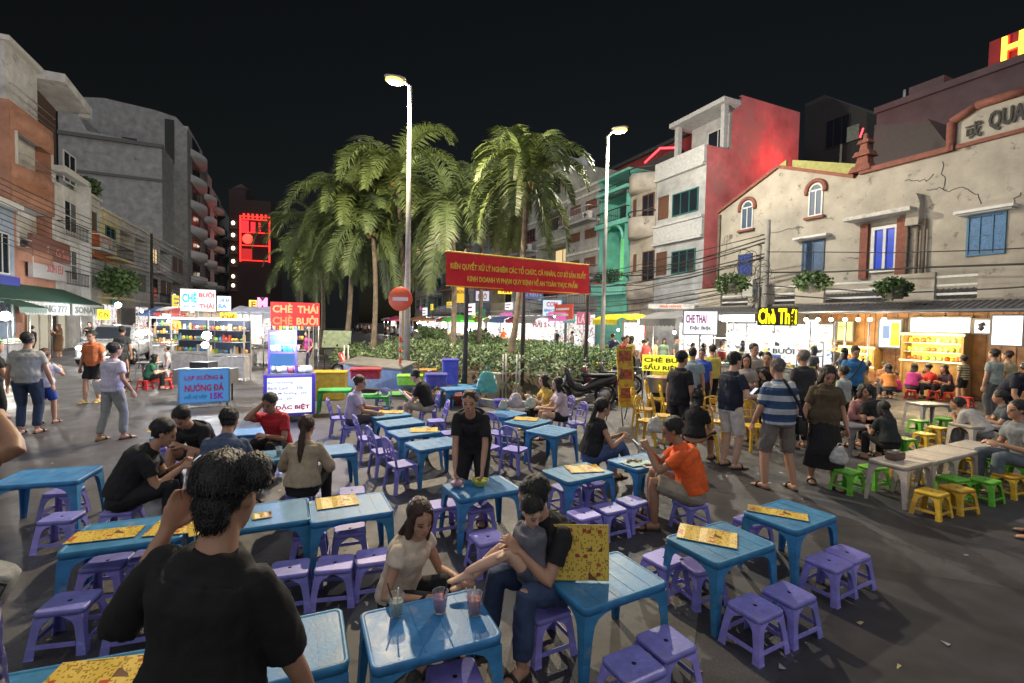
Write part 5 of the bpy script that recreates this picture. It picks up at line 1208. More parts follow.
# its side wall rising over the orange roof
sw = E('building', 'white upper storeys with a lattice window above the orange house', 'building', tuple(st(B.s0, TL - .3)), math.pi / 2 + SA)
zo_ = fac(54.5, 134, TL)[1]
M().box(-3.5, .4, 0, -.02, 12, zt - .15).build('wall', WHW, sw); M().box(-3.7, .1, zt - .15, 0.0, 12.2, zt + .1).build('roof', WHITEF, sw)
lt = M()
for i in range(9):
    lt.box(-3.56, 4 + i * .32, zo_ + 1.4, -3.51, 4.06 + i * .32, zo_ + 4); lt.box(-3.56, 4, zo_ + 1.4 + i * .3, -3.515, 6.7, zo_ + 1.46 + i * .3)
lt.build('lattice', IRON, sw)
lab_l = ['cream house with plants on its roof edge', 'yellow tinted house with iron balcony', 'house with a vertical slatted screen', 'narrow grey house with brown shutters', 'pale house with stacked balconies', 'grey house before the tall block', 'low house beside the tall block']
el = [82.5, 101, 120, 135, 148, 160, 172, 183]; tops = [190, 208, 218, 226, 234, 240, 246]; cl = [(.46, .46, .45), (.5, .45, .27), (.4, .39, .37), (.38, .38, .4), (.5, .5, .5), (.38, .41, .44), (.33, .33, .33)]
for i in range(7): rowhouse('l', el[i], el[i + 1], tops[i], lab_l[i], cl[i], 60 + i, x_at=el[i])
# big grey block: its wide side wall faces the camera
GBK = wall('grey_block', (.27, .27, .275), (.12, .12, .12), .62, .6); s1 = fac(188, 300, TL)[0]
def spl(x, y, s): t_, z_ = sp(x, y, s); return t_, z_
B = E('building', 'big grey apartment block with a wide blank side wall and roof terrace', 'building', tuple(st(s1, TL)), math.pi / 2 + SA)
def yz(x, y): t_, z_ = sp(x, y, s1); return TL - t_, z_
P = [yz(*q) for q in ((189, 300), (189, 130), (176, 117), (155, 110), (104, 98), (83, 97), (76, 108), (76, 300))]
P[0] = (0, 0); P[1] = (0, P[1][1]); P[-1] = (P[-1][0], 0)
xx = 0.0
vs = [(xx, a, b) for a, b in P] + [(xx + 16, a, b) for a, b in P]; n = len(P)
M().add(vs, [tuple(range(n)), tuple(range(n, 2 * n))[::-1]] + [(i, i + n, (i + 1) % n + n, (i + 1) % n) for i in range(n)]).build('wall', GBK, B)
ya, za = yz(80, 126); yb, zb_ = yz(165, 160); yc, zc_ = yz(106, 148)
vs = [(-6, 1.5, 0), (-6, ya, 0), (-6, ya, za), (-6, yc + 1, za), (-6, yc, zc_), (-6, yb, zb_), (-6, 1.5, zb_)]; vs += [(0 - .01, b, c) for a, b, c in vs]; n = 7
M().add(vs, [tuple(range(n)), tuple(range(n, 2 * n))[::-1]] + [(i, i + n, (i + 1) % n + n, (i + 1) % n) for i in range(n)]).build('lower_wing', wall('grey_block_b', (.3, .3, .305), (.15, .15, .15), .62, .6), B)
ws = M(); y0_, z0_ = yz(122, 152); y1_, z1_ = yz(137, 139)
ws.box(-.08, y1_, z0_, .0, y0_, z1_).build('window', DGLASS, B)
ws = M(); yl = yz(176, 147)[0]
ws.box(-6.3, 1.3, zb_ - .3, -5.9, ya, zb_ + .1).box(-6.2, 1.2, yz(120, 186)[1] - .3, -6.0, ya, yz(120, 186)[1]).build('ledge', mat('ledge_grey', (.12, .12, .12), .8, .2), B)
M().box(-.1, 1.4, yz(170, 164)[1], -.02, 2.4, yz(172, 120)[1]).build('drain_stain', DK, B)
for i, (x0, x1, yt, lb) in enumerate(((189, 203, 128, 'tall white balcony building at the end of the left row'), (203, 212, 165, 'grey balcony building with rounded balconies on the left'), (212, 221, 188, 'second grey balcony building down the left street'), (221, 229, 205, 'last grey building of the left row'))):
    Bq = Bd('l', x0, x1, lb, y=300); w = Bq.w; z = fac(x0, yt, TL)[1]; nf = int(z / 3.4); Bq.part(M().box(0, 0, 0, w, 10, z), 'wall', wall('balc_%d' % i, (.42, .42, .43)))
    for f_ in range(1, nf):
        zb = f_ * 3.4; k = M(); n = 8; PP = [(w * (.1 + .8 * j / n), -1.3 * math.sin(math.pi * j / n) - .05) for j in range(n + 1)]
        k.add([(x, y, zb) for x, y in PP] + [(x, y, zb + .95) for x, y in PP], [(j, j + 1, n + 2 + j, n + 1 + j) for j in range(n)] + [tuple(range(n + 1))[::-1], tuple(range(n + 1, 2 * n + 2))], True); Bq.part(k, 'balcony', WHITEF if i < 2 else GBK)
        Bq.win(w * .25, zb + 1.0, w * .75, zb + 3.0, IRON, DGLASS, 2)
# red neon tower at the street's end
v = at(250, 300, 88); T = E('building', 'tower at the street end covered in red neon frames', 'building', (v.x, v.y, 0), R(12))
def tz(y): return at(250, y, 88).z
def tx(x): return (x - 250) * 88 / F
M().box(tx(231), 0, 0, tx(269), 8, tz(200)).box(tx(231), 0, tz(200), tx(246), 6, tz(196) + 1).build('wall', mat('tower_dark', (.05, .03, .03), .8, .3), T)
M().lathe([(1.2, tz(196) + 1), (1.6, tz(192) + 1), (.8, tz(189) + 1), (.1, tz(186) + 1)], 8, TX(tx(237), 3, 0)).build('turret', mat('tower_dark', (.05, .03, .03)), T)
NR = glow((1, .03, .02), 1.3); NP = glow((1, .02, .03), 1.0)
fr_ = M()
for x in (241, 267.5): fr_.box(tx(x), -.3, tz(262), tx(x + 1.2), -.05, tz(216))
for y in (217, 220, 233, 246, 261): fr_.box(tx(242), -.3, tz(y), tx(268), -.05, tz(y) + .14)
for x in (244, 248, 252, 256, 260, 264): fr_.box(tx(x), -.3, tz(219), tx(x + 1.6), -.05, tz(214))
fr_.build('neon_frame', NR, T)
M().box(tx(242), -.2, tz(232), tx(249), -.04, tz(221)).box(tx(251), -.2, tz(232), tx(255), -.04, tz(222)).box(tx(258), -.2, tz(231), tx(260), -.04, tz(222)).build('neon_panel', NP, T)
M().ball((tx(248), -.1, tz(239)), (.9, .3, .9), 8).build('neon_disc', glow((1, .03, .02), 3), T)
M().box(tx(243), -.2, tz(260), tx(252), -.04, tz(249)).build('lit_floor', glow((.35, .01, .01), 1), T)
for i, y in enumerate((224, 236, 249, 262, 277, 286)):
    M().ball((tx(235), -.15, tz(y)), (.3, .2, .35), 6).build('window_lamp', glow((1, .85, .6), 3 if i < 4 else 1.5), T)
    M().box(tx(232.5), -.25, tz(y) - 1.0, tx(239), -.02, tz(y) - .75).build('balcony', mat('tower_ledge', (.2, .1, .09), .8), T)
# dark block closing the street
v = at(290, 300, 120); k = E('building', 'low unlit building closing the street behind the palms', 'building', (v.x, v.y, 0), 0); M().box(-9, 0, 0, 14, 10, 14).build('wall', DK, k)
# ================= lamps, palms, hedge =================
GALV = mat('galvanised', (.42, .42, .4), .45, .2, 4, metal=.3)
def street_lamp(x, yb, hx, hy, D, label, col_, power, side=-1):
    'post whose head is seen at (hx, hy), depth D'
    top = at(x, hy + 6, D); head = at(hx, hy, D); base = (top.x, top.y, 0)
    t = E('street_lamp', label, 'street lamp', base, 0)
    M().tube([(0, 0, 0), (0, 0, top.z * .5), (0, 0, top.z)], [.11, .08, .055], 10).build('pole', GALV, t)
    M().rr([(0, .2, .2, .04), (.05, .2, .2, .04), (.06, .13, .13, .1), (.45, .12, .12, .1)], None, 3).build('base', GALV, t)
    dx = head.x - top.x; dz = head.z - top.z
    M().tube([(0, 0, top.z - .05), (dx * .3, 0, top.z + dz * .6), (dx * .8, 0, head.z + .05)], .035, 8).build('arm', GALV, t)
    s = 1 if dx > 0 else -1; X = TX(dx, 0, head.z + .04, ry=-s * 8)
    M().ell([(V((q * .34, 0, .03)), V((0, 1, 0)), V((0, 0, 1)), .13 * r, .075 * r) for q, r in ((-1, .3), (-.8, .8), (-.2, 1), (.5, .95), (.9, .6), (1, .2))], 12, X).build('lamp_head', GALV, t)
    M().ball((0, 0, -.07), (.3, .2, .11), 8, X).build('lens', glow((1, .55, .1), 1.7), t)
    lamp('street_light', head + V((0, 0, -.22)), power, col_, .14)
    return t
street_lamp(410, 388, 395, 80, 15.3, 'tall steel street lamp with a warm yellow head at centre', (1, .82, .56), 4200)
street_lamp(608, 375, 620, 130, 20, 'street lamp with yellow head right of the banner', (1, .92, .75), 2700)
street_lamp(317, 350, 310, 234, 34, 'small distant street lamp among the left palms', (1, .85, .5), 900)
# palms
TRUNK = mat('palm_trunk', (.16, .13, .1), .85, .35, 5, bump=.6, bsc=14); FROND = mat('palm_frond', (.085, .12, .035), .5, .35, 2.5, spec=.4); RIB = mat('palm_rib', (.1, .13, .04), .6, .2); NUT = mat('coconut', (.22, .17, .05), .6, .3)
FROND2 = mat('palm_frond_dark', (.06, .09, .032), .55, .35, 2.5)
def palm(x, yb, cx, cy, D, label, nf=22, L=3.0, seed=1, r0=.13, dark=False, droop=1.0):
    q = random.Random(seed); b = at(x, yb, D); c = at(cx, cy, D)
    t = E('palm_tree', label, 'palm tree', (b.x, b.y, 0), 0); cc = V((c.x - b.x, 0, c.z)); pts = []
    for i in range(12): f = i / 11; pts.append((cc.x * f + .15 * math.sin(f * 3), .1 * math.sin(f * 2.5), cc.z * f))
    cc = V(pts[-1])
    M().tube(pts, [r0 * (1.5 - .55 * min(1, i / 3)) * (1 - .02 * i) * (1 + .05 * (i % 2)) for i in range(12)], 10).build('trunk', TRUNK, t)
    fr_ = M(); rb = M()
    for k in range(nf):
        az = 2 * math.pi * k / nf * 2.618 + q.uniform(-.25, .25); el = R(q.choice([q.uniform(-55, 20), q.uniform(0, 60), q.uniform(40, 80)])); Lk = L * q.uniform(.85, 1.2); n = 16
        p = cc.copy() + V((0, 0, .1)); d = V((math.cos(az) * math.cos(el), math.sin(az) * math.cos(el), math.sin(el))); P = [p.copy()]; Ds = [d.copy()]
        for i in range(n):
            d = (d + V((0, 0, -.1 * droop * (1 + i * .11)))).normalized(); p = p + d * Lk / n; P.append(p.copy()); Ds.append(d.copy())
        rb.tube(P, [.017 * (1 - .8 * i / n) for i in range(n + 1)], 5)
        sd0 = Ds[0].cross(V((0, 0, 1))).normalized()
        m_ = 60
        for j in range(2, m_):
            f = j / m_ * n; i = min(int(f), n - 1); a = P[i].lerp(P[i + 1], f - i); dd = Ds[i]; s_ = dd.cross(V((0, 0, 1))); s_ = s_.normalized() if s_.length > .1 else sd0; up = s_.cross(dd)
            ll = .78 * math.sin(math.pi * min(1, (j / m_) * .82 + .14)) ** .7 * Lk / 3 * q.uniform(.8, 1.1)
            for sg in (-1, 1):
                v1 = (s_ * sg * .8 + dd * .55 + up * .25 + V((q.uniform(-.12, .12), q.uniform(-.12, .12), q.uniform(-.12, .12)))).normalized()
                e1 = a + v1 * ll * .45; e2 = e1 + (v1 + V((0, 0, -.75))).normalized() * ll * .55; wv = dd * (.02 + .012 * Lk / 3)
                o = len(fr_.v); fr_.v += [tuple(a - wv * .6), tuple(a + wv * .6), tuple(e1 + wv), tuple(e1 - wv), tuple(e2)]; fr_.f += [(o, o + 1, o + 2, o + 3), (o + 3, o + 2, o + 4)]; fr_.mi += [0, 0]; fr_.sm += [False, False]
    cr = fr_.build('crown', FROND2 if dark else FROND, t); rb.build('frond_ribs', RIB, cr)
    nt_ = M()
    for i in range(7): a = i * .9; nt_.ball((cc.x + .22 * math.cos(a), .22 * math.sin(a), cc.z - .12 - .08 * (i % 2)), (.1, .1, .13), 6)
    nt_.build('coconuts', NUT, t)
    return t
palm(508, 340, 526, 182, 18, 'tall palm behind the right part of the red banner', 30, 3.1, 3)
palm(404, 340, 396, 182, 24, 'tall palm just behind the main lamp post', 28, 4.2, 5)
palm(345, 345, 350, 205, 24, 'palm with bright lower fronds left of the lamp post', 30, 3.8, 8)
palm(322, 345, 318, 232, 29, 'shorter palm around the distant street lamp', 28, 4.0, 12)
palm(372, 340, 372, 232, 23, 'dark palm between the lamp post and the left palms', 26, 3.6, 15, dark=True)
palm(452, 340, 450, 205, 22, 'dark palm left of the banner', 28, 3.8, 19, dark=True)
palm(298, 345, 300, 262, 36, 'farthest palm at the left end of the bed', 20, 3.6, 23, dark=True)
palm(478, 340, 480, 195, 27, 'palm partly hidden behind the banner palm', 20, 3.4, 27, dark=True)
# hedge and bed
HEDGE = mat('hedge_leaf', (.12, .2, .08), .55, .5, 2.2); HEDGEG = mat('hedge_leaf_pale', (.22, .29, .17), .5, .4, 3); TWIG = mat('twigs', (.08, .06, .04), .8, .3)
def hedge(poly, h, label, n, seed, name='hedge'):
    q = random.Random(seed); P = [px(x, y) for x, y in poly]; cx = sum(p.x for p in P) / len(P); cy = sum(p.y for p in P) / len(P)
    t = E(name, label, 'hedge', (cx, cy, 0), 0); xs = [p.x - cx for p in P]; ys = [p.y - cy for p in P]
    def inside(x, y):
        r = False
        for i in range(len(P)):
            j = i - 1
            if (ys[i] > y) != (ys[j] > y) and x < (xs[j] - xs[i]) * (y - ys[i]) / (ys[j] - ys[i]) + xs[i]: r = not r
        return r
    lf = M().m(HEDGE); lf.m(HEDGEG); k = 0
    while k < n:
        x, y = q.uniform(min(xs), max(xs)), q.uniform(min(ys), max(ys))
        if not inside(x, y): continue
        hh = h * (.72 + .3 * noise.noise(V((x * .9, y * .9, seed))) + .12 * noise.noise(V((x * 3, y * 3, seed)))); lf.cur = 1 if noise.noise(V((x * 1.5, y * 1.5, 3.3))) > .12 and q.random() < .7 else 0
        leafy(lf, (x, y, hh * (1 - q.random() ** 2.2 * .8)), (.1, .1, .07), 5, .125, q); k += 1
    lf.build('leaves', None, t)
    core = M(); n_ = len(P); vs = [(x * .93, y * .93, 0) for x, y in zip(xs, ys)] + [(x * .86, y * .86, h * .45) for x, y in zip(xs, ys)]
    core.add(vs, [tuple(range(n_, 2 * n_))] + [(i, (i + 1) % n_, (i + 1) % n_ + n_, i + n_) for i in range(n_)]); core.build('inner_twigs', TWIG, t)
hedge([(385, 380), (430, 394), (500, 402), (560, 404), (606, 392), (618, 380), (600, 368), (540, 360), (440, 356), (385, 358)], 1.4, 'broad green hedge between the tables and the market stalls', 7000, 4)
hedge([(330, 372), (395, 380), (395, 356), (340, 354)], .95, 'small planting of green shrubs left of the lamp post', 1300, 5, 'shrub_bed')
hedge([(418, 358), (446, 358), (446, 354), (420, 354)], 2.0, 'brown green round bush between the banner and lamp post', 900, 6, 'bush')
hedge([(468, 360), (500, 360), (500, 355), (470, 355)], 1.9, 'brown green round bush under the banner', 900, 9, 'bush')
# kerb of the bed
kp = [px(x, y) for x, y in ((328, 374), (385, 384), (430, 398), (500, 406), (562, 408), (612, 395), (622, 380))]
kb = M()
for a, b in zip(kp, kp[1:]):
    d = (b - a).normalized(); s_ = V((-d.y, d.x, 0)) * .08; vs = [a - s_, b - s_, b + s_, a + s_]; vs = [(v.x, v.y, 0) for v in vs] + [(v.x, v.y, .14) for v in vs]; kb.add(vs, [(4, 5, 6, 7), (0, 1, 5, 4), (1, 2, 6, 5), (2, 3, 7, 6), (3, 0, 4, 7)])
tag(kb.build('kerb', KERB), 'low concrete kerb around the palm bed', kind='structure')
for (x, y, D, r, lab) in ((812, 282, 16.6, .5, 'bushy plant on the balcony under the blue shutters'), (732, 284, 19, .55, 'trailing plant on the balcony at the left of the cream building'), (893, 288, 15.4, .45, 'plant on the balcony below the blue door')):
    v = at(x, y, D); s_, t_ = v.dot(D2), v.dot(N2); t = E('balcony_plant', lab, 'plant', (v.x, v.y, v.z), 0); leafy(M(), (0, 0, 0), (r * 1.3, r * .7, r * .7), 700, .16).build('leaves', LEAF, t); M().rr([(-.35, .2, .2, .05), (0, .25, .25, .05)], None, 3).build('pot', RUST, t)
for (x, y, D, r, lab) in ((118, 282, 33, 1.2, 'leafy green tree in front of the left shops'), (86, 187, 40, 1.0, 'rooftop shrub on the cream house at left')):
    v = at(x, y, D); t = E('street_tree' if D < 35 else 'roof_shrub', lab, 'tree' if D < 35 else 'plant', (v.x, v.y, 0), 0); leafy(M(), (0, 0, v.z), (r, r, r * .8), 1200, .3).build('crown', LEAF, t); M().tube([(.1, 0, 0), (0, 0, v.z * .6), (.1, 0, v.z)], [.12, .08, .03], 6).build('trunk', TRUNK, t)

# banner, no-entry sign, utility pole
a = at(446, 251, 12.2); b = at(589, 265, 14.6); a2 = at(446, 285.5, 12.2); b2 = at(589, 294, 14.6)
bn = E('banner', 'red cloth banner with two lines of yellow Vietnamese lettering', 'banner', tuple(a2), 0)
n = 30; vs = []; fs = []
for i in range(n + 1):
    f = i / n; u_ = a.lerp(b, f) - a2; l_ = a2.lerp(b2, f) - a2; wv = V((0, .05 * math.sin(f * 11) + .03 * math.sin(f * 23), -.07 * math.sin(math.pi * f)))
    for j in range(5): g_ = j / 4; vs.append(tuple(u_.lerp(l_, g_) + wv * (.4 + g_ * .6)))
for i in range(n):
    for j in range(4): o = i * 5 + j; fs.append((o, o + 1, o + 6, o + 5))
M().add(vs, fs, True).build('cloth', mat('banner_red', (.78, .02, .03), .6, .12), bn)
dirv = (b - a).normalized(); ang = math.degrees(math.atan2(dirv.y, dirv.x)); slope = math.degrees(math.asin(dirv.z)); Wb = (b - a).length
ymat = mat('banner_yellow', (.8, .6, .06), .6, .1)
def btext(s, f0, f1, g, h):
    p0 = a.lerp(b, f0).lerp(a2.lerp(b2, f0), g); p1 = a.lerp(b, f1).lerp(a2.lerp(b2, f1), g); mid = (p0 + p1) / 2 - a2 + V((0, -.10, -.055)); dv = (p1 - p0).normalized()
    X = Matrix.Translation(mid) @ Matrix.Rotation(math.atan2(dv.y, dv.x), 4, 'Z') @ Matrix.Rotation(-math.asin(dv.z), 4, 'Y')
    text(s, (p1 - p0).length, h, ymat, bn, X, .004, .03)
btext('KIÊN QUYẾT XỬ LÝ NGHIÊM CÁC TỔ CHỨC, CÁ NHÂN, CƠ SỞ SẢN XUẤT', .03, .97, .33, .25); btext('KINH DOANH VI PHẠM QUY ĐỊNH VỀ AN TOÀN THỰC PHẨM', .13, .9, .68, .25)
bd = M(); bd.tube([tuple(a - a2), tuple(b - a2)], .02, 5); bd.tube([tuple(a2 - a2), tuple(b2 - a2)], .012, 4); bd.build('rope', ymat, bn)
for q_, (p, lab) in enumerate(((a.lerp(b, .12), 'thin dark post carrying the left end of the banner'), (a.lerp(b, .5), 'thin dark post behind the middle of the banner'), (a.lerp(b, .995), 'thin dark post carrying the right end of the banner'))):
    o = M().tube([(0, 0, 0), (0.02, 0, 2), (0, 0, p.z + .12)], [.07, .06, .05], 8).build('banner_post', mat('post_dark', (.07, .06, .055), .8, .3), None, (p.x, p.y + .12, 0)); tag(o, lab, 'post', 'posts of the red banner')
v = at(400.5, 299, 13.6); t = E('no_entry_sign', 'round red no entry sign with a white bar on a post', 'road sign', (v.x, v.y, 0), 0)
M().lathe([(.33, -.012), (.34, 0), (.33, .012)], 32, TX(0, 0, v.z, rx=90)).build('sign_plate', mat('sign_red', (.6, .1, .04), .45, .08), t)
M().box(-.22, -.02, v.z - .05, .22, -.014, v.z + .05).build('white_bar', mat('sign_white', (.6, .55, .5), .5, .1), t)
M().tube([(0, .05, 0), (0, .05, v.z + .35)], .038, 8).build('post', mat('post_white', (.45, .42, .38), .6, .3), t)
for z in (.9, 1.2, 1.5): M().tube([(0, .05, z), (0, .05, z + .15)], .04, 8).build('post_band', REDP, t)
s_, z_ = fac(768, 220, 18.2); v = st(s_, 18.2); z0_ = z_
t = E('utility_pole', 'concrete utility pole tangled in cables before the cream building', 'utility pole', (v.x, v.y, 0), -math.pi / 2 + SA); M().tube([(0, 0, 0), (0, 0, z_)], [.16, .11], 8).build('pole', wall('pole_conc', (.25, .24, .22)), t); M().tube([(-.35, 0, 0), (-.35, 0, z_ - 1)], [.1, .08], 8).build('second_post', wall('pole_conc', (.25, .24, .22)), t)
M().rr([(z_ - 3.2, .25, .15, .03), (z_ - 2.5, .25, .15, .03)], TX(-.6, -.2, 0), 2, False).build('junction_box', GALV, t)
cb = M(); q = random.Random(5)
for i in range(16):
    z0_ = z_ - .6 - q.random() * 2.6; L_ = q.uniform(14, 34); z1_ = z0_ + q.uniform(-1.0, .8); sg = q.choice([-1, -1, 1])
    cb.tube([(sg * L_ * f / 10, -.1 + q.uniform(-.02, .02), z0_ + (z1_ - z0_) * f / 10 - .9 * math.sin(math.pi * f / 10) * q.uniform(.8, 1)) for f in range(11)], q.uniform(.012, .03), 4)
for i in range(14):
    x, z = q.uniform(-1.2, .3), z_ - q.uniform(1.4, 3.2); cb.tube([(x + .35 * math.cos(a_), -.25, z + .35 * math.sin(a_) * q.uniform(.7, 1)) for a_ in [k * .7 for k in range(10)]], .015, 4)
cb.build('cables', IRON, t)
v = st(fac(152, 300, -11)[0], -11); t = E('utility_pole', 'thin dark utility pole beside the left shops', 'utility pole', (v.x, v.y, 0), math.pi / 2 + SA); M().tube([(0, 0, 0), (0, 0, 9)], [.14, .09], 8).build('pole', IRON, t)
cb = M()
for i in range(12):
    z0_ = 8.5 - i * .35; cb.tube([(-40 * f / 12, 0, z0_ + .2 * i * f / 12 - .9 * math.sin(math.pi * f / 12)) for f in range(13)], .02, 4); cb.tube([(30 * f / 8, 0, z0_ - .6 * math.sin(math.pi * f / 8)) for f in range(9)], .02, 4)
cb.build('cables', IRON, t)
# ================= props, stalls, signs =================
def menu_mat():
    m = mat('menu_sheet', (.72, .5, .08), .4, .06); nt = m.node_tree; b = nt.nodes['Principled BSDF']; tc = nt.nodes.new('ShaderNodeTexCoord')
    src = b.inputs['Base Color'].links[0].from_socket
    def layer(src, sc, bw, rh, thr, colr, seed, ns):
        mp = nt.nodes.new('ShaderNodeMapping'); mp.inputs['Location'].default_value = (seed, seed * .37, 0); nt.links.new(tc.outputs['Object'], mp.inputs[0])
        br = nt.nodes.new('ShaderNodeTexBrick'); br.inputs['Scale'].default_value = sc; br.inputs['Brick Width'].default_value = bw; br.inputs['Row Height'].default_value = rh; br.inputs['Mortar Size'].default_value = .012 * 5 / 2; br.inputs['Bias'].default_value = -.0
        br.inputs['Color1'].default_value = (0, 0, 0, 1); br.inputs['Color2'].default_value = (1, 1, 1, 1); br.inputs['Mortar'].default_value = (1, 1, 1, 1); br.offset = .37; br.squash = .7
        nt.links.new(mp.outputs[0], br.inputs['Vector'])
        n = nt.nodes.new('ShaderNodeTexNoise'); n.inputs['Scale'].default_value = ns; n.inputs['Detail'].default_value = 2; nt.links.new(mp.outputs[0], n.inputs['Vector'])
        a = nt.nodes.new('ShaderNodeMath'); a.operation = 'ADD'; nt.links.new(br.outputs['Color'], a.inputs[0]); nt.links.new(n.outputs['Fac'], a.inputs[1])
        l = nt.nodes.new('ShaderNodeMath'); l.operation = 'LESS_THAN'; l.inputs[1].default_value = thr; nt.links.new(a.outputs[0], l.inputs[0])
        mx = nt.nodes.new('ShaderNodeMix'); mx.data_type = 'RGBA'; nt.links.new(l.outputs[0], mx.inputs[0]); nt.links.new(src, mx.inputs[6]); mx.inputs[7].default_value = (*colr, 1); return mx.outputs[2]
    s_ = layer(src, 42, .45, .5, .76, (.3, .17, .02), 3, 9); s_ = layer(s_, 20, .9, .7, .5, (.5, .08, .02), 8, 7); s_ = layer(s_, 13, 1.6, .8, .46, (.14, .06, .02), 15, 6)
    nt.links.new(s_, b.inputs['Base Color']); return m
MENU = menu_mat()
lh = lambda s: sum(ord(c) * (i + 7) for i, c in enumerate(s))
GM = 'yellow menu sheets on the blue tables'
def menu(x, y, w, d, ang, label, h=.5, fold=False):
    p = px(x, y, h); t = E('menu_card', label, 'menu', (p.x, p.y, h + .003), R(ang), GM)
    n = 8; vs = []; 
    for i in range(n + 1):
        f = i / n - .5; z = (.012 * abs(f) * 2 if fold else .004 * math.sin(i * 1.7)) + .002
        vs += [(f * w, -d / 2, z), (f * w, d / 2, z + .002)]
    mb = M().add(vs + [(a, b_, c - .0015) for a, b_, c in vs], [(2 * i, 2 * i + 2, 2 * i + 3, 2 * i + 1) for i in range(n)] + [(2 * i + 1 + 2 * n + 2, 2 * i + 3 + 2 * n + 2, 2 * i + 2 + 2 * n + 2, 2 * i + 2 * n + 2) for i in range(n)])
    mb.build('sheet', MENU, t); e = M()
    for a in (-1, 1): e.box(-w / 2, a * d / 2 - .003, .001, w / 2, a * d / 2 + .003, .005)
    e.build('laminate_edge', cm((.75, .6, .25), .3), t); return t
for x, y, w, d, a, lab in ((337, 502, .34, .27, 26, 'square yellow menu alone on the table left of the long haired girl'), (106, 535, .42, .2, 20, 'long yellow menu at the left end of the table with two menus'), (178, 527, .36, .28, 14, 'second yellow menu beside the hand of the woman in black'),
    (212, 527, .3, .24, 35, 'third yellow menu partly hidden behind the woman in black'), (262, 516, .14, .12, 30, 'crumpled yellow wrapper right of the hair bun'), (707, 536, .42, .28, -25, 'folded yellow menu lying open on its own table'), (777, 513, .46, .16, -28, 'narrow yellow menu along the back of the rightmost table'), (584, 469, .38, .26, 12, 'yellow menu on the table beside the woman in glasses'),
    (424, 430, .4, .28, 10, 'yellow menu on the second centre row table'), (391, 412, .42, .26, 10, 'yellow menu on the farthest centre row table'), (526, 419, .4, .28, -10, 'yellow menu on the table before the girl in pink'), (164, 430, .36, .24, 15, 'yellow menu on the blue table behind the man in black'), (100, 679, .44, .26, 12, 'yellow menu cut by the bottom edge at left')):
    menu(x, y, w, d, a, lab)
# the upright menu
p0 = px(552, 580, .505); p1 = px(609, 581, .505); dv = (p1 - p0); t = E('menu_board', 'large yellow menu held upright on the table by the small boy', 'menu', tuple((p0 + p1) / 2), math.atan2(dv.y, dv.x))
X = Matrix.Rotation(R(-8), 4, 'X'); W_ = dv.length; hh = W_ * .95
M().box(-W_ / 2, -.003, 0, W_ / 2, .003, hh, X).build('board', None or mat('menu_back', (.6, .42, .05), .4), t)
s_ = M().add([(-W_ / 2 + .006, hh - .006, 0), (-W_ / 2 + .006, .006, 0), (W_ / 2 - .006, .006, 0), (W_ / 2 - .006, hh - .006, 0)], [(0, 1, 2, 3)]).build('printed_sheet', MENU, t); s_.matrix_local = X @ Matrix.Translation((0, -.0045, 0)) @ Matrix.Rotation(R(90), 4, 'X')
ph = M()
for x, z in ((-.09, .9), (.03, .9), (.07, .88), (.16, .88), (-.12, .47), (-.03, .45), (.04, .44), (.15, .12)): ph.box(W_ * x * 2.1 - .012, -.0065, hh * z - .012, W_ * x * 2.1 + .012, -.0048, hh * z + .01, X)
ph.build('dish_photo', cm((.35, .05, .03), .4), t)
# drinks
CUP = mat('clear_plastic', (.85, .85, .85), .15, 0, trans=.85, alpha=.45); CUP.blend_method = 'BLEND' if hasattr(CUP, 'blend_method') else None
def cup(x, y, c, label, straw, bx=-.02, h=.5, r=.043):
    p = px(x, y, h); t = E('drink_cup', label, 'drink', (p.x, p.y, h + .001), rnd.random() * 6)
    M().lathe([(r * .72, 0), (r * .78, .004), (r, .11), (r * 1.05, .113), (r * 1.05, .118), (r * .96, .116), (r * .93, .108), (r * .70, .008), (.01, .006)], 24).build('cup', CUP, t)
    M().lathe([(r * .68, .009), (r * .86, .082), (r * .84, .086), (.005, .09)], 20).build('drink', mat('drink_%d' % int(c[0] * 1000 + c[1] * 100), c, .4, .35, 45, bump=.4, bsc=60), t)
    for i, (cs, a) in enumerate(straw): M().tube([(.0, .0, .03), (.03 * math.cos(a), .03 * math.sin(a), .115), (.05 * math.cos(a), .05 * math.sin(a), .18 if cs[0] < .5 or i else .155)], .0042, 8).build('straw', cm(cs, .4), t)
cup(396, 616, (.45, .47, .3), 'cup of pale green drink, leftmost of the three on the front table', [((.03, .03, .03), .3), ((.7, .7, .7), 2.4)])
cup(440, 612, (.55, .2, .34), 'cup of pink drink in the middle of the front table', [((.03, .01, .01), 1.6)])
cup(474, 614, (.62, .16, .12), 'cup of red orange drink, rightmost on the front table', [((.6, .5, .7), 1.4), ((.7, .65, .6), 2.6)])
for x, y, c, lab in ((457, 487, (.5, .3, .38), 'pink plastic bowl in the left hand of the standing woman'), (480, 486, (.6, .55, .08), 'yellow green bowl in the right hand of the standing woman')):
    p = px(x, y, .5); t = E('bowl', lab, 'bowl', (p.x, p.y, .501)); M().lathe([(.035, 0), (.05, .006), (.085, .06), (.088, .062), (.08, .058), (.04, .01)], 20).build('rim', CUP if x < 470 else plastic('lime_plastic', (.6, .62, .1)), t); M().lathe([(.04, .011), (.072, .045), (.04, .06), (.01, .064)], 14).build('leftovers', mat('food_%d' % x, c, .6, .5, 40), t)
p = px(335, 455, .5)
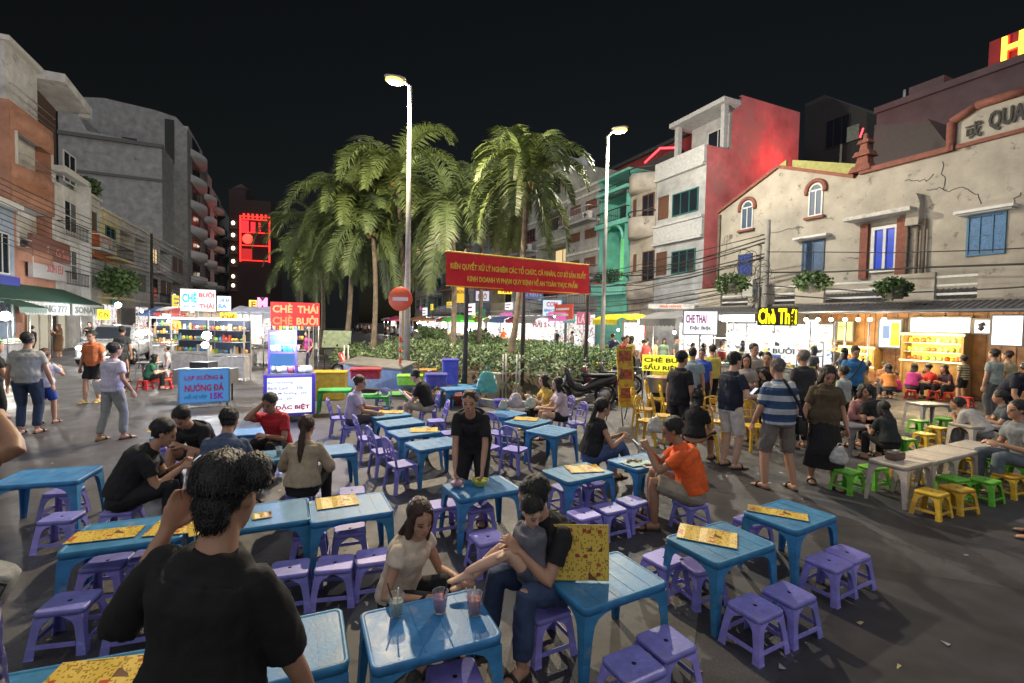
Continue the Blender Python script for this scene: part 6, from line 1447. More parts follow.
for x, y, lab in ((279, 455, 'glass between the man in red and the beige top woman'), (320, 448, 'white cup beside the beige top woman'), (380, 408, 'left glass on the farthest centre table'), (392, 409, 'right glass on the farthest centre table'), (527, 411, 'glass beside the bags on the blue table')):
    p = px(x, y, .5); t = E('glass', lab, 'glass', (p.x, p.y, .501)); M().lathe([(.028, 0), (.037, .1), (.035, .1), (.026, .006)], 14).build('cup', CUP, t); M().lathe([(.025, .008), (.031, .06), (.01, .062)], 12).build('drink', cm((.5, .48, .42), .4), t)
def paper(x, y, h, w, d, label, c=(.6, .62, .6), rz=0, cat='paper'):
    p = px(x, y, h); t = E('food_paper', label, cat, (p.x, p.y, h + .003), R(rz)); n = 6; vs = []
    for i in range(n + 1):
        for j in range(n + 1): vs.append(((i / n - .5) * w, (j / n - .5) * d, .012 * noise.noise(V((i * .8, j * .8, x))) + .008))
    M().add(vs, [(i * 7 + j, i * 7 + j + 7, i * 7 + j + 8, i * 7 + j + 1) for i in range(n) for j in range(n)], True).build('sheet', mat('paper_%d' % int(c[0] * 100), c, .7, .3, 20), t)
    q = random.Random(int(x)); m_ = M()
    for i in range(6): m_.ball((q.uniform(-w, w) * .3, q.uniform(-d, d) * .3, .02), (.025, .018, .012), 6)
    m_.build('food', mat('food_mix', (.3, .2, .1), .6, .6, 40), t)
paper(636, 463, .5, .34, .24, 'crumpled white food paper before the man in orange', (.5, .66, .62), 30); paper(650, 467, .5, .16, .12, 'small foam plate with snack remains before the man in orange', (.62, .62, .6), 10, 'plate')
def bag(x, y, h, s, c, label, alpha=1):
    p = px(x, y, h); t = E('plastic_bag', label, 'bag', (p.x, p.y, h)); mb = M().ell([(V((0, 0, s * z)), V((1, 0, 0)), V((0, 1, 0)), s * r, s * r * .7) for z, r in ((0, .36), (.06, .5), (.3, .54), (.6, .46), (.85, .34), (1.0, .22), (1.03, .05))], 16)
    me = remesh(mb, s * .06, 1); crumple(me, s * .07, (3.2 / s, 3.2 / s, 2 / s), x); crumple(me, s * .03, (11 / s, 11 / s, 6 / s), x); put(me, 'bag_body', mat('bag_%d' % int(x), c, .3, .25, 8, coat=.3, alpha=alpha), t); M().tube([(-s * .2, 0, s * 1.0), (-s * .1, 0, s * 1.25), (s * .1, 0, s * 1.25), (s * .2, 0, s * 1.0)], s * .03, 6).build('handle', MC['bag_%d' % int(x)], t)
bag(515, 407, .5, .26, (.55, .48, .52), 'pinkish white plastic bag on the blue table behind the standing woman'); bag(503, 409, .5, .16, (.5, .5, .4), 'small crumpled bag beside the pinkish white one'); bag(487, 392, .85, .36, (.1, .45, .4), 'tall teal plastic bag full of cups beside the hedge'); bag(530, 408, .5, .2, (.45, .55, .48), 'greenish bag by the glass on the blue table')
bag(839, 463, .42, .2, (.5, .5, .5), 'thin white plastic bag held by the woman in brown'); bag(655, 432, .55, .22, (.5, .47, .4), 'beige cloth bag hanging beside the man in black with cap')
p = px(895, 459, .5); t = E('tissue_box', 'small brown tissue box on the nearest cream table', 'box', (p.x, p.y, .5), R(25)); M().box(-.11, -.06, .001, .11, .06, .09, None, .006).build('box_body', mat('tissue_box', (.16, .11, .08), .6, .3), t); M().box(-.04, -.02, .088, .04, .02, .115, None, .004).build('tissue', WHITEF, t)
p = at(101, 388, 11.9 * 1); J = None
def held(x, y, D, w, h, label, m, name, cat, rz=0, rx=20):
    p = at(x, y, D); t = E(name, label, cat, tuple(p), R(rz)); M().box(-w / 2, -.004, -h / 2, w / 2, .004, h / 2, Matrix.Rotation(R(rx), 4, 'X'), .003).build('body', m, t); return t
pf = ps(94, 402); held(100, 388, pf[1] - .15, .3, .36, 'crumpled white sheets held by the man in orange polo', cm((.6, .6, .66), .7), 'paper_sheets', 'paper')
for lab, k_ in (('phone in the hands of the man seated at far left', 'man in black t-shirt seated at left, bent forward over his phone'), ('phone held by the man in orange dyed shirt', 'man in orange dyed shirt and khaki shorts looking at his phone'), ('phone held by the young man in the centre', 'young man in black t-shirt and beige shorts looking at his phone'), ('phone held by the man in white shorts', 'man in navy t-shirt and white shorts standing at the queue')):
    j = JO[k_]; r_ = j['root']; mw = Matrix.Translation(r_.location) @ Matrix.Rotation(r_.rotation_euler.z, 4, 'Z'); h1 = mw @ ((j['aj'][0][2] + j['aj'][1][2]) / 2 + V((0, .1, .03))); t = E('mobile_phone', lab, 'phone', tuple(h1), r_.rotation_euler.z)
    M().box(-.037, -.004, -.07, .037, .004, .08, Matrix.Rotation(R(-50), 4, 'X'), .004).build('case', cm((.02, .02, .02), .3), t); M().box(-.032, -.0065, -.064, .032, -.0045, .074, Matrix.Rotation(R(-50), 4, 'X')).build('screen', glow((.5, .6, .7), .6), t)
# straps and bags worn
j = JO['stout man in blue and white striped shirt with a crossbody strap']; r_ = j['root']; mw = Matrix.Translation(r_.location) @ Matrix.Rotation(r_.rotation_euler.z, 4, 'Z')
def strap(key, label, a, b_, back=-1, c=(.02, .02, .02)):
    j = JO[key]; r_ = j['root']; k = j['k']; t = E('shoulder_bag', label, 'bag', tuple(r_.location), r_.rotation_euler.z); P = []
    for sg in (back,):
        for i in range(9): f = i / 8; P.append(V((a * (1 - f) + b_ * f, sg * (.155 + .045 * math.sin(math.pi * f)), 1.42 - .52 * f)) * k)
    M().tube(P, .017, 6).build('strap', cm(c, .7), t); M().box(b_ - .02, -.1, .72, b_ + .1, .12, .95, None, .02).build('pouch', cm(c, .7), t)
strap('stout man in blue and white striped shirt with a crossbody strap', 'black crossbody bag with its strap over the striped shirt', -.1, .24)
strap('man in blue polo with a strap across his chest at the lit shop', 'dark crossbody bag worn over the blue polo', -.12, .2, 1)
# clothing bag and patterned skirt of the bystander at the left edge
p = at(-42, 580, 1.75); t = E('handbag', 'grey handbag with black piping at the left edge', 'bag', tuple(p), R(20)); X = Matrix.Rotation(R(25), 4, 'Y')
M().rr([(-.08, .16, .05, .03), (.06, .16, .06, .04), (.075, .14, .05, .03)], X).build('body', mat('grey_canvas', (.3, .3, .29), .8, .3, 20), t); M().tube([X @ V(q) for q in ((-.16, -.06, -.08), (-.16, -.065, .06), (.16, -.065, .06), (.16, -.06, -.08), (-.16, -.06, -.08))], .006, 6).build('piping', IRON, t)
p = at(-50, 640, 1.7); t = E('patterned_skirt', 'navy and white patterned cloth hanging at the left edge below the bag', 'cloth', (p.x, p.y, 0), 0)
mb = M().ell([(V((0, 0, z)), V((1, 0, 0)), V((0, 1, 0)), r, r * .7) for z, r in ((.55, .17), (.8, .16), (1.1, .14), (1.2, .1))], 20); me = remesh(mb, .012, 2); crumple(me, .02, (8, 8, 3), 3)
put(me, 'cloth', mat('patterned_cloth', (.02, .02, .16), .8, .2, 9, wear=((.45, .42, .4), 16, .52)), t)

# --- generic lit market stall
def goods(x, y, z, n, w, rz, label, seed, pal=((.6, .1, .05), (.7, .5, .05), (.1, .35, .08), (.6, .55, .5), (.7, .25, .05))):
    q = random.Random(seed); proto = None; c_, s_ = math.cos(rz), math.sin(rz)
    for i in range(n):
        lx = (i + .5) / n * w - w / 2; P = (x + lx * c_, y + lx * s_, z); t = E('food_tray', label, 'food tray', P, rz, label); r = w / n * .42
        M().rr([(0, r, .13, .03), (.07, r * 1.08, .15, .03), (.06, r, .13, .03)], None, 3).build('tray', STEEL, t); mb = M(); c = q.choice(pal)
        for k in range(9): mb.ball((q.uniform(-r, r) * .75, q.uniform(-.1, .1), .07 + q.random() * .04), (.05, .05, .04), 5)
        mb.build('food', cm(c, .5, noise=.4, sc=20), t)
def bulb(x, y, z, power, c=(1, .93, .8), label='bare bright bulb hanging over a market stall', r=.055, group='bare bulbs over the stalls', em=30):
    t = E('hanging_bulb', label, 'bulb', (x, y, z), 0, group); M().ball((0, 0, 0), r, 8).build('bulb', glow(c, em), t); M().lathe([(.03, r * .8), (.03, r + .06)], 8).tube([(0, 0, r), (0, 0, r + .35)], .008, 5).build('socket', IRON, t)
    if power: lamp('bulb_light', (x, y, z - .12), power, c, .09)
POST = [postermat('poster_wall', .72), postermat('poster_wall_dim', .34)]
def stall(loc, face, w, label, canopy=(.3, .3, .3), counter=(.5, .5, .5), panel=None, lit=60, d=1.1, ch=.9, top=2.35, pal=None, glass=False, sagging=True, pole=None, bright=True):
    'face: heading (degrees) of the customer side'
    rz = R(face + 180); t = E('market_stall', label, 'stall', (loc[0], loc[1], 0), rz); a = w / 2
    cb_ = M().rr([(.12, a - .02, .3, .02), (ch - .04, a, .32, .02)], TX(0, .3, 0), 2, False); cb_.build('counter', mat('ctr_%d' % (lh(label) % 9999), counter, .5, .3, 6), t); M().box(-a - .03, -.08, ch - .039, a + .03, .68, ch).build('counter_top', STEEL, t)
    for sx in (-1, 1):
        for y_ in (0, d): M().tube([(sx * a, y_, 0), (sx * a, y_, top)], .022, 6).build('post', cm(pole, .5) if pole else STEEL, t)
    n = 10; vs = []
    for i in range(n + 1):
        for j in range(n + 1): f, g_ = i / n, j / n; vs.append(((f - .5) * (w + .5), -.45 + (d + .8) * g_, top + .02 + .28 * math.sin(math.pi * g_) - .05 * math.sin(math.pi * f * 3) ** 2 * (1 if sagging else 0)))
    m_ = M().add(vs, [(i * (n + 1) + j, (i + 1) * (n + 1) + j, (i + 1) * (n + 1) + j + 1, i * (n + 1) + j + 1) for i in range(n) for j in range(n)], True)
    vl = []
    for i in range(21): f = i / 20; vl += [((f - .5) * (w + .5), -.45, top + .02), ((f - .5) * (w + .5), -.47, top - .2 - .05 * (i % 2))]
    m_.add(vl, [(2 * i, 2 * i + 2, 2 * i + 3, 2 * i + 1) for i in range(20)])
    if canopy: m_.build('canopy', mat('canopy_%d' % (lh(label) % 9999), canopy, .6, .2, 3), t)
    if panel: M().box(-a + .05, d - .06, ch + .1, a - .05, d - .03, top - .1).build('light_panel', POST[0 if bright else 1], t)
    if glass:
        g_ = M()
        for q in ((-a, 0), (a, 0), (-a, .6), (a, .6)): g_.box(q[0] - .015, q[1] - .015, ch, q[0] + .015, q[1] + .015, ch + .85)
        for z in (ch + .42, ch + .84): g_.box(-a, 0, z, a, .6, z + .02)
        g_.build('display_frame', STEEL, t)
    f = V((-math.sin(R(face)), math.cos(R(face)), 0)); c0 = V((loc[0], loc[1], 0)) - f * .3
    goods(c0.x, c0.y, ch + .003, max(3, int(w / .4)), w, rz, 'steel trays of colourful food on the ' + ' '.join(label.split()[:6]), lh(label) % 100, pal or ((.6, .1, .05), (.7, .5, .05), (.1, .35, .08), (.6, .55, .5), (.7, .25, .05)))
    if lit:
        c1 = V((loc[0], loc[1], 0)) - f * .25
        bulb(c1.x, c1.y, top - .45, lit, label='bright bulb under the canopy of the ' + ' '.join(label.split()[:6]), group=None)
    return t
def PX(x, y, D=None): return ps(x, y)
FR = math.degrees(math.atan2(N2.x, -N2.y)) ; 
FRr = math.degrees(math.atan2(-(-N2.x), -N2.y))   # heading of -N2
hd = lambda v: math.degrees(math.atan2(-v.x, v.y))
FR = hd(-N2); FL = hd(N2)
stall(PX(612, 371), FR - 8, 1.9, 'yellow tarp stall behind the hedge', (.75, .6, .02), (.6, .05, .05), (1, .98, .9), 150, pole=(.5, .04, .04))
stall(PX(666, 386), FR - 14, 2.2, 'yellow bannered dessert stall with white backdrop', (.16, .16, .17), (.65, .6, .05), (1, 1, 1), 190, pal=((.7, .6, .05), (.3, .5, .08), (.75, .7, .1)))
stall(PX(720, 392), FR - 6, 2.0, 'sweet soup stall under the white and magenta sign', None, (.5, .5, .5), (1, .98, .95), 190, glass=True)
stall(PX(766, 397), FR, 2.6, 'white lit fruit stall under the yellow sign', None, (.55, .58, .5), (1, 1, .97), 240, pal=((.3, .5, .08), (.6, .6, .1), (.1, .4, .3)), glass=True)
stall(PX(812, 398), FR, 1.8, 'grill stall with the tall white banner', None, (.5, .42, .1), None, 120, pal=((.35, .45, .1), (.6, .55, .1)))
for s_, t_, lab, cc, pn, w_ in ((31, 14.5, 'red trimmed stall beyond the hedge', (.5, .05, .08), (1, .97, .92), 2.2), (35.5, 14.5, 'pink signed stall beyond the hedge', (.3, .32, .3), (1, 1, 1), 2.4), (40.5, 14, 'green umbrella stall beyond the hedge', (.12, .6, .08), (1, 1, 1), 2.4),
    (46, 14, 'white roofed stall far beyond the hedge', (.5, .5, .5), (1, 1, 1), 2.6), (52, 14, 'brown tented stall far beyond the hedge', (.35, .18, .1), (1, .95, .85), 2.6), (59, 13.5, 'grey roofed stall near the bush', (.3, .3, .3), (1, 1, 1), 2.8), (67, 13, 'red roofed stall at the far right row', (.5, .08, .1), (1, .95, .9), 3), (77, 13, 'last white stall of the far right row', (.5, .5, .5), (1, 1, 1), 3.4)):
    v = st(s_, t_); stall((v.x, v.y), FR, w_, lab, cc, (.5, .45, .4), pn, 280 if s_ < 60 else 200)
for s_, lab, cc in ((28.3, 'grey roofed drinks stall beside the yellow tarp stall', (.3, .3, .32)), (33.3, 'blue roofed stall beyond the hedge', (.1, .2, .45)), (38, 'orange roofed stall beyond the hedge', (.6, .25, .06)), (43.3, 'pale roofed stall behind the banner posts', (.45, .45, .42)), (49, 'maroon roofed stall behind the banner posts', (.35, .05, .08)), (55.5, 'teal roofed stall deep in the right row', (.06, .35, .3))):
    v = st(s_, 14.2 if s_ < 50 else 13.6); stall((v.x, v.y), FR, 2.3, lab, cc, (.45, .42, .4), (1, 1, 1), 0)
for x, y, lab, cc, pn, w_, fc in ((207, 372, 'lit snack cart behind the blue banner', None, None, 1.4, 175), (176, 366, 'noodle cart beside the orange sign', None, None, 1.6, FL), (232, 370, 'juice cart with yellow sign far left', None, (1, 1, 1), 1.4, 180), (190, 355, 'dark roofed cart down the left street', (.1, .1, .1), (1, .95, .8), 2.0, FL),
    (256, 366, 'glass fronted cart beside the tall glass cart', (.3, .35, .5), (.8, .9, 1), 1.3, 180), (215, 350, 'farthest lit stall in the left street', (.4, .3, .2), (1, .95, .85), 3, 190), (246, 350, 'blue white stall far down the left street', (.3, .4, .5), (.9, .95, 1), 3, 180), (20, 364, 'counter under the green awning', (.03, .1, .07), None, 1.8, FL)):
    stall(PX(x, y), fc, w_, lab, cc, (.35, .35, .38), pn, 150 if y > 360 else 240, glass='glass' in lab, bright=False)
# --- green awning and banners, shop signs on the left
def lp(x, y, t=TL):
    s_, z_ = fac(x, y, t); return s_, z_
sA, sB = lp(-40, 300, -11)[0], lp(104, 300, -11)[0]; zA = lp(60, 303, -11)[1]
t = E('shop_awning', 'long dark green shop awning over the left pavement', 'awning', tuple(st(sA, -11, 0)), math.pi / 2 + SA); Lw = sB - sA
M().add([(0, 0, zA), (Lw, 0, zA), (Lw, 1.98, zA + .9), (0, 1.98, zA + .9), (0, 0, zA + .04), (Lw, 0, zA + .04), (Lw, 1.98, zA + .94), (0, 1.98, zA + .94)], [(0, 3, 2, 1), (4, 5, 6, 7), (0, 1, 5, 4), (1, 2, 6, 5), (2, 3, 7, 6), (3, 0, 4, 7)]).build('canvas', mat('green_awning', (.02, .075, .055), .7, .3, 2), t)
for i in range(5): M().tube([(Lw * i / 4, .03, 0), (Lw * i / 4, .03, zA)], .04, 6).build('post', STEEL, t)
VAL = mat('valance_white', (.4, .42, .42), .7, .3, 3)
for x0, x1, sx, sy in ((24, 68, 'SUONG 777', 1), (71, 99, 'SONATE', 1), (-10, 22, 'CAFE', 1)):
    if sx == 'CAFE': continue
    a_ = lp(x0, 305, -11)[0]; b_ = lp(x1, 305, -11)[0]; v = E('valance_banner', 'white banner with grey letters hanging under the green awning, %s one' % ('left' if x0 < 50 else 'right'), 'banner', tuple(st(a_, -10.95, 0)), math.pi / 2 + SA)
    M().box(0, -.02, zA - .62, b_ - a_, 0.01, zA - .02).build('cloth', VAL, v); text(sx, (b_ - a_) * .86, .36, mat('valance_text', (.12, .14, .14), .7, .2), v, TX((b_ - a_) / 2, -.035, zA - .32), .01, .02)
a_ = lp(24, 260)[0]; b_ = lp(63, 260)[0]; z0_, z1_, zm = lp(60, 282)[1], lp(60, 244)[1], lp(60, 264)[1]
v = E('shop_sign', 'brown and white shop board with a woman figure below the orange house', 'sign', tuple(st(a_, TL + .35, 0)), math.pi / 2 + SA); wd = b_ - a_
M().box(0, 0, z0_, wd, .2, zm).build('white_panel', mat('sign_panel_white', (.4, .4, .42), .5, .15), v); M().box(0, 0, zm + .003, wd, .2, z1_).build('brown_panel', mat('sign_panel_brown', (.2, .09, .08), .5, .3), v)
text('SOH EU', wd * .42, .5, cm((.5, .1, .12), .5), v, TX(wd * .55, -.02, (z0_ + zm) / 2 + .1)); text('Ca Sou', wd * .35, .5, cm((.6, .25, .22), .5), v, TX(wd * .75, -.02, (z1_ + zm) / 2 - .1))
M().lathe([(.25, 0), (.3, .3), (.16, .55), (.2, .75), (.12, .95), (.14, 1.1), (.05, 1.25)], 12, TX(wd * .38, .02, (zm + z1_) / 2 - .65) @ Matrix.Diagonal((1.3, .12, 1, 1))).build('figure', cm((.42, .36, .34), .6), v)
a_ = lp(88, 270)[0]; b_ = lp(108, 270)[0]; z0_, z1_ = lp(98, 290)[1], lp(98, 262)[1]
v = E('shop_sign', 'slanted white board with a grey portrait beside an orange wall', 'sign', tuple(st(a_, TL + .4, 0)), math.pi / 2 + SA); M().box(0, 0, z0_, b_ - a_, .15, z1_).build('panel', mat('sign_panel_grey', (.32, .34, .34), .5, .2), v); M().lathe([(.3, 0), (.5, .4), (.3, .8), (.36, 1.1), (.1, 1.5)], 12, TX((b_ - a_) / 2, .0, z0_ + .5) @ Matrix.Diagonal((1, .1, 1, 1))).build('portrait', cm((.12, .14, .15), .6), v)
M().box(.2, .1, z1_ + .2, b_ - a_, .2, z1_ + 2.0).build('orange_panel', mat('orange_panel', (.42, .12, .04), .6, .2), v)
a_ = lp(25, 330)[0]; b_ = lp(62, 330)[0]; v = E('lit_shop', 'lit beige double doors of the shop under the green awning', 'shop entrance', tuple(st(a_, TL + .15, 0)), math.pi / 2 + SA); wd = b_ - a_
M().box(0, 0, .05, wd, .06, 2.7).build('lit_glass', glow((.75, .68, .5), .33), v); f = M()
for i in range(5): f.box(wd * i / 4 - .05, -.05, 0, wd * i / 4 + .05, -.002, 2.75)
f.box(-.05, -.05, 2.7, wd + .05, -.002, 2.85).build('frame', cm((.35, .33, .28), .6), v); M().box(wd * .55, -.12, .05, wd * .66, -.06, 2.0).build('dark_door', IRON, v)
# lettered signs: placed where they stand, facing the square
def sign(x0, y0, x1, y1, D, label, bg_, lines, frame=None, em=1.6, face=None, post=True, name='lit_sign', cat='sign', depth=.08, tilt=0):
    'bg_: colour or None for free letters; lines: (text, u0, u1, v0, v1, colour, emission)'
    a = at(x0, y0, D); b_ = at(x1, y1, D); c = (a + b_) / 2; W_ = (b_.x - a.x); H_ = a.z - b_.z; rz = R(face) if face is not None else -math.atan2(c.x, c.y)
    W_ = W_ / max(.5, math.cos(rz + math.atan2(c.x, c.y))) if face is not None else W_ * math.cos(rz)
    t = E(name, label, cat, (c.x, c.y, 0), rz)
    if bg_: M().box(-W_ / 2, 0, c.z - H_ / 2, W_ / 2, depth, c.z + H_ / 2).build('panel', glow(bg_, em) if em else mat('panel_%d' % int(x0), bg_, .6, .2), t)
    else: M().box(-W_ / 2, .01, c.z - H_ / 2, W_ / 2, .03, c.z + H_ / 2).build('backing', mat('sign_back', (.02, .02, .02), .5, .1), t)
    if frame:
        f = M(); e = .035
        for q in ((-W_ / 2 - e, c.z - H_ / 2 - e, W_ / 2 + e, c.z - H_ / 2), (-W_ / 2 - e, c.z + H_ / 2, W_ / 2 + e, c.z + H_ / 2 + e), (-W_ / 2 - e, c.z - H_ / 2, -W_ / 2, c.z + H_ / 2), (W_ / 2, c.z - H_ / 2, W_ / 2 + e, c.z + H_ / 2)): f.box(q[0], -.02, q[1], q[2], depth + .01, q[3])
        f.build('frame', cm(frame, .5), t)
    for s_, u0, u1, v0, v1, cl, e in lines:
        m_ = glow(cl, e) if e else cm(cl, .6)
        text(s_, (u1 - u0) * W_, (v1 - v0) * H_, m_, t, TX(((u0 + u1) / 2 - .5) * W_, -.02, c.z + H_ / 2 - (v0 + v1) / 2 * H_), .015, .035)
    if post:
        for sg in ((-1, 1) if post == 2 else (0,)): M().tube([(sg * W_ * .48, depth + .03, 0), (sg * W_ * .48, depth + .03, c.z - H_ / 2)], .025, 6).build('post', STEEL, t)
    return t
sign(180.5, 289, 216, 311.5, 19, 'white sign with cyan and red sweet soup lettering on the left street', (1, 1, 1), [('CHÈ', .05, .46, .12, .62, (0, .3, .7), 0), ('BƯỞI', .52, .96, .1, .36, (.6, .03, .05), 0), ('THÁI', .52, .96, .6, .88, (.6, .03, .05), 0), ('ĐẶC BIỆT', .1, .48, .72, .86, (0, .15, .4), 0)], em=.62)
sign(217, 296, 231, 311, 24, 'small blue and white sign right of the white one', (.85, .92, 1), [('CHÈ BÀ', .1, .9, .12, .4, (.05, .15, .5), 0), ('BA', .1, .7, .55, .85, (.05, .25, .6), 0)], em=.8)
sign(249, 300, 258, 309, 22, 'small yellow lit square with a letter', (.9, .8, .05), [('E', .25, .75, .15, .85, (.5, .03, .1), 0)], em=.9)
sign(257, 297, 268, 310, 21.9, 'pink and purple glowing sign beside the yellow square', None, [('M', .05, .95, .05, .95, (1, .15, .5), 2.2)])
sign(252, 310.5, 269, 317.5, 21.5, 'magenta red strip sign under the pink sign', (.8, .02, .08), [('THÁI', .1, .9, .15, .85, (.9, .5, .6), 1.2)], em=.9)
sign(271, 302, 320, 326.5, 14.5, 'red glowing letters of a two line sweet soup sign above the tall cart', (.75, .012, .015), [('CHÈ', .04, .44, .05, .45, (1, .3, .12), 1.2), ('THÁI', .54, .97, .05, .45, (1, .3, .12), 1.2), ('CHÈ', .04, .44, .54, .95, (1, .2, .07), 1.0), ('BƯỞI', .52, .97, .54, .95, (1, .3, .12), 1.2)], em=1.0, post=2)
sign(170, 320.5, 198, 330.5, 17.5, 'orange and yellow horizontal sign over the left carts', (1, .5, .03), [('BÁNH TRÁNG', .05, .95, .2, .8, (.5, .03, .01), 0)], em=.95)
sign(220, 312.5, 237, 322, 18.5, 'yellow glowing sign left of the tall cart', (1, .75, .03), [('CHÈ', .1, .9, .15, .85, (.3, .1, .0), 0)], em=1.0)
sign(97, 309.5, 110, 319.5, 24, 'small bright yellow sign above the white car', (1, .95, .02), [('C.N', .12, .88, .25, .75, (.25, .1, 0), 0)], em=1.0)
sign(684, 311, 716.5, 334.5, 14.2, 'white lit sign with magenta and black lettering', (1, 1, 1), [('CHE THAI', .06, .68, .15, .52, (.55, .02, .45), 0), ('Đặc Biệt', .18, .82, .64, .84, (.03, .03, .12), 0)], frame=(.25, .25, .3), em=.65)
sign(757.5, 307, 797, 326, 13.9, 'bright yellow glowing sweet soup sign in front of the cream building', None, [('Chè Thái', .02, .98, .05, .92, (1, .8, .0), 1.5)], post=False)
sign(543, 300, 561, 317, 33, 'white sign with red and blue print beyond the hedge', (.7, .8, .95), [('CƠM', .2, .8, .1, .4, (.6, .05, .05), 0), ('BÌNH DÂN', .08, .92, .5, .7, (.05, .15, .5), 0), ('PHỞ', .2, .8, .76, .92, (.05, .15, .5), 0)], em=.55)
sign(563, 315, 575, 323, 31, 'small teal sign beyond the hedge', (.05, .4, .35), [('QUÁN', .1, .9, .2, .8, (.6, .7, .7), 0)], em=.4)
sign(577, 312, 590, 325, 29, 'maroon sign left of the yellow tarp', (.45, .03, .12), [('LẨU', .1, .9, .15, .85, (.8, .5, .6), 0)], em=.6)
sign(530, 318, 558, 330, 32, 'red and white strip sign beyond the hedge', (.9, .85, .85), [('HẢI SẢN', .1, .9, .2, .8, (.7, .05, .08), 0)], em=.7)
sign(648, 303.5, 694, 309, 19.5, 'long narrow board on the tin roof', (.5, .5, .5), [('NHÀ HÀNG', .25, .72, .15, .85, (.5, .12, .05), 0)], em=0, post=False)
sign(476, 291, 489, 301, 45, 'small white sign with red print between the palms', (.7, .7, .8), [('PHỞ', .15, .85, .15, .85, (.6, .05, .08), 0)], em=.5)
sign(456, 286, 465, 303, 45, 'yellow vertical sign between the banner posts', (.8, .5, .02), [('BÚN', .1, .9, .2, .45, (.4, .05, .02), 0)], em=.6); sign(498, 287, 512, 294, 40, 'yellow sign peeking below the banner', (.9, .7, .02), [('TIM', .15, .85, .15, .85, (.4, .05, .02), 0)], em=.8)
sign(520, 289, 540, 299, 38, 'blue board below the banner', (.06, .1, .3), [('HỦ TIẾU', .1, .9, .25, .75, (.4, .45, .6), 0)], em=.4)
# yellow banner on the dessert counter, white texts
sign(642, 355, 689, 372, 13.0, 'yellow counter banner with dark green lettering', (.9, .8, .04), [('CHÈ BƯỞI', .04, .96, .08, .45, (.1, .12, .02), 0), ('SẦU RIÊNG', .04, .96, .52, .92, (.12, .1, .02), 0)], em=.7, post=2)
sign(770, 346, 797, 355, 13.8, 'white board with outlined dark letters on the fruit stall', (1, 1, .95), [('BƯỞI', .1, .9, .1, .9, (.12, .12, .12), 0)], em=.65, post=2)
# --- lit food shop in the cream building's ground floor
def panel(x0, y0, x1, y1, label, bg_, em, name='light_box', t=19.3, frame=None, extra=None, cat='sign'):
    a_, z1_ = fac(x0, y0, t); b_, z0_ = fac(x1, y1, t); z0b = fac(x0, y1, t)[1]; z0_ = (z0_ + z0b) / 2; w = a_ - b_; r = E(name, label, cat, tuple(st(a_, t)), -math.pi / 2 + SA)
    M().box(0, 0, z0_, w, .12, z1_).build('panel', glow(bg_, em) if em else cm(bg_, .6), r)
    f = M(); e = .05
    for q in ((-e, z0_ - e, w + e, z0_), (-e, z1_, w + e, z1_ + e), (-e, z0_, 0, z1_), (w, z0_, w + e, z1_)): f.box(q[0], -.03, q[1], q[2], .13, q[3])
    f.build('frame', cm(frame or (.1, .1, .1), .5), r)
    if extra: extra(r, w, z0_, z1_)
    return r
panel(911, 318, 970, 332, 'long white light box above the food cabinet', (1, 1, 1), 1.3); panel(975, 320, 991, 333, 'white light box with a dark dancing figure', (1, 1, 1), 1.1, extra=lambda r, w, a, b_: M().tube([(w * .35, -.05, a + .1), (w * .5, -.05, a + (b_ - a) * .4), (w * .4, -.05, a + (b_ - a) * .6), (w * .65, -.05, b_ - .12)], .07, 6).build('figure', IRON, r))
panel(993, 316, 1022, 345, 'big white screen at the right end of the shops', (1, 1, 1), 1.25, t=18.8)
panel(838, 322, 852, 340, 'pale yellow printed menu on the shop wall', (.9, .8, .2), .9, t=19.2, extra=lambda r, w, a, b_: text('MENU', w * .7, .15, cm((.1, .1, .1)), r, TX(w / 2, -.05, b_ - .2)))
panel(824, 324, 836, 341, 'dark board with white writing beside the pale menu', (.25, .14, .1), .3, t=19.2, extra=lambda r, w, a, b_: text('BÒ\nNÉ', w * .6, (b_ - a) * .5, glow((1, 1, 1), .9), r, TX(w / 2, -.05, (a + b_) / 2)))
def poster(r, w, a, b_):
    M().rr([(a + .05, w * .22, .02, .1), (b_ - .1, w * .18, .02, .1)], TX(w * .78, -.05, 0), 3).build('yellow_print', glow((.7, .75, .02), .8), r); M().box(w * .2, -.05, a + .3, w * .5, -.035, a + .75).build('blue_print', glow((.05, .25, .6), .6), r)
panel(880, 320, 900, 347, 'blue white and yellow poster beside the food cabinet', (.6, .8, .95), 1.0, t=19.2, extra=poster)
panel(806, 320, 817, 357, 'tall white vertical banner over yellow cloth', (1, 1, 1), 1.3, t=18.6, extra=lambda r, w, a, b_: M().prism([(0, a), (w * .9, a), (w * .4, a + 1.0), (0, a + .8)], -.06, -.04).build('yellow_cloth', glow((.9, .65, .02), .8), r))
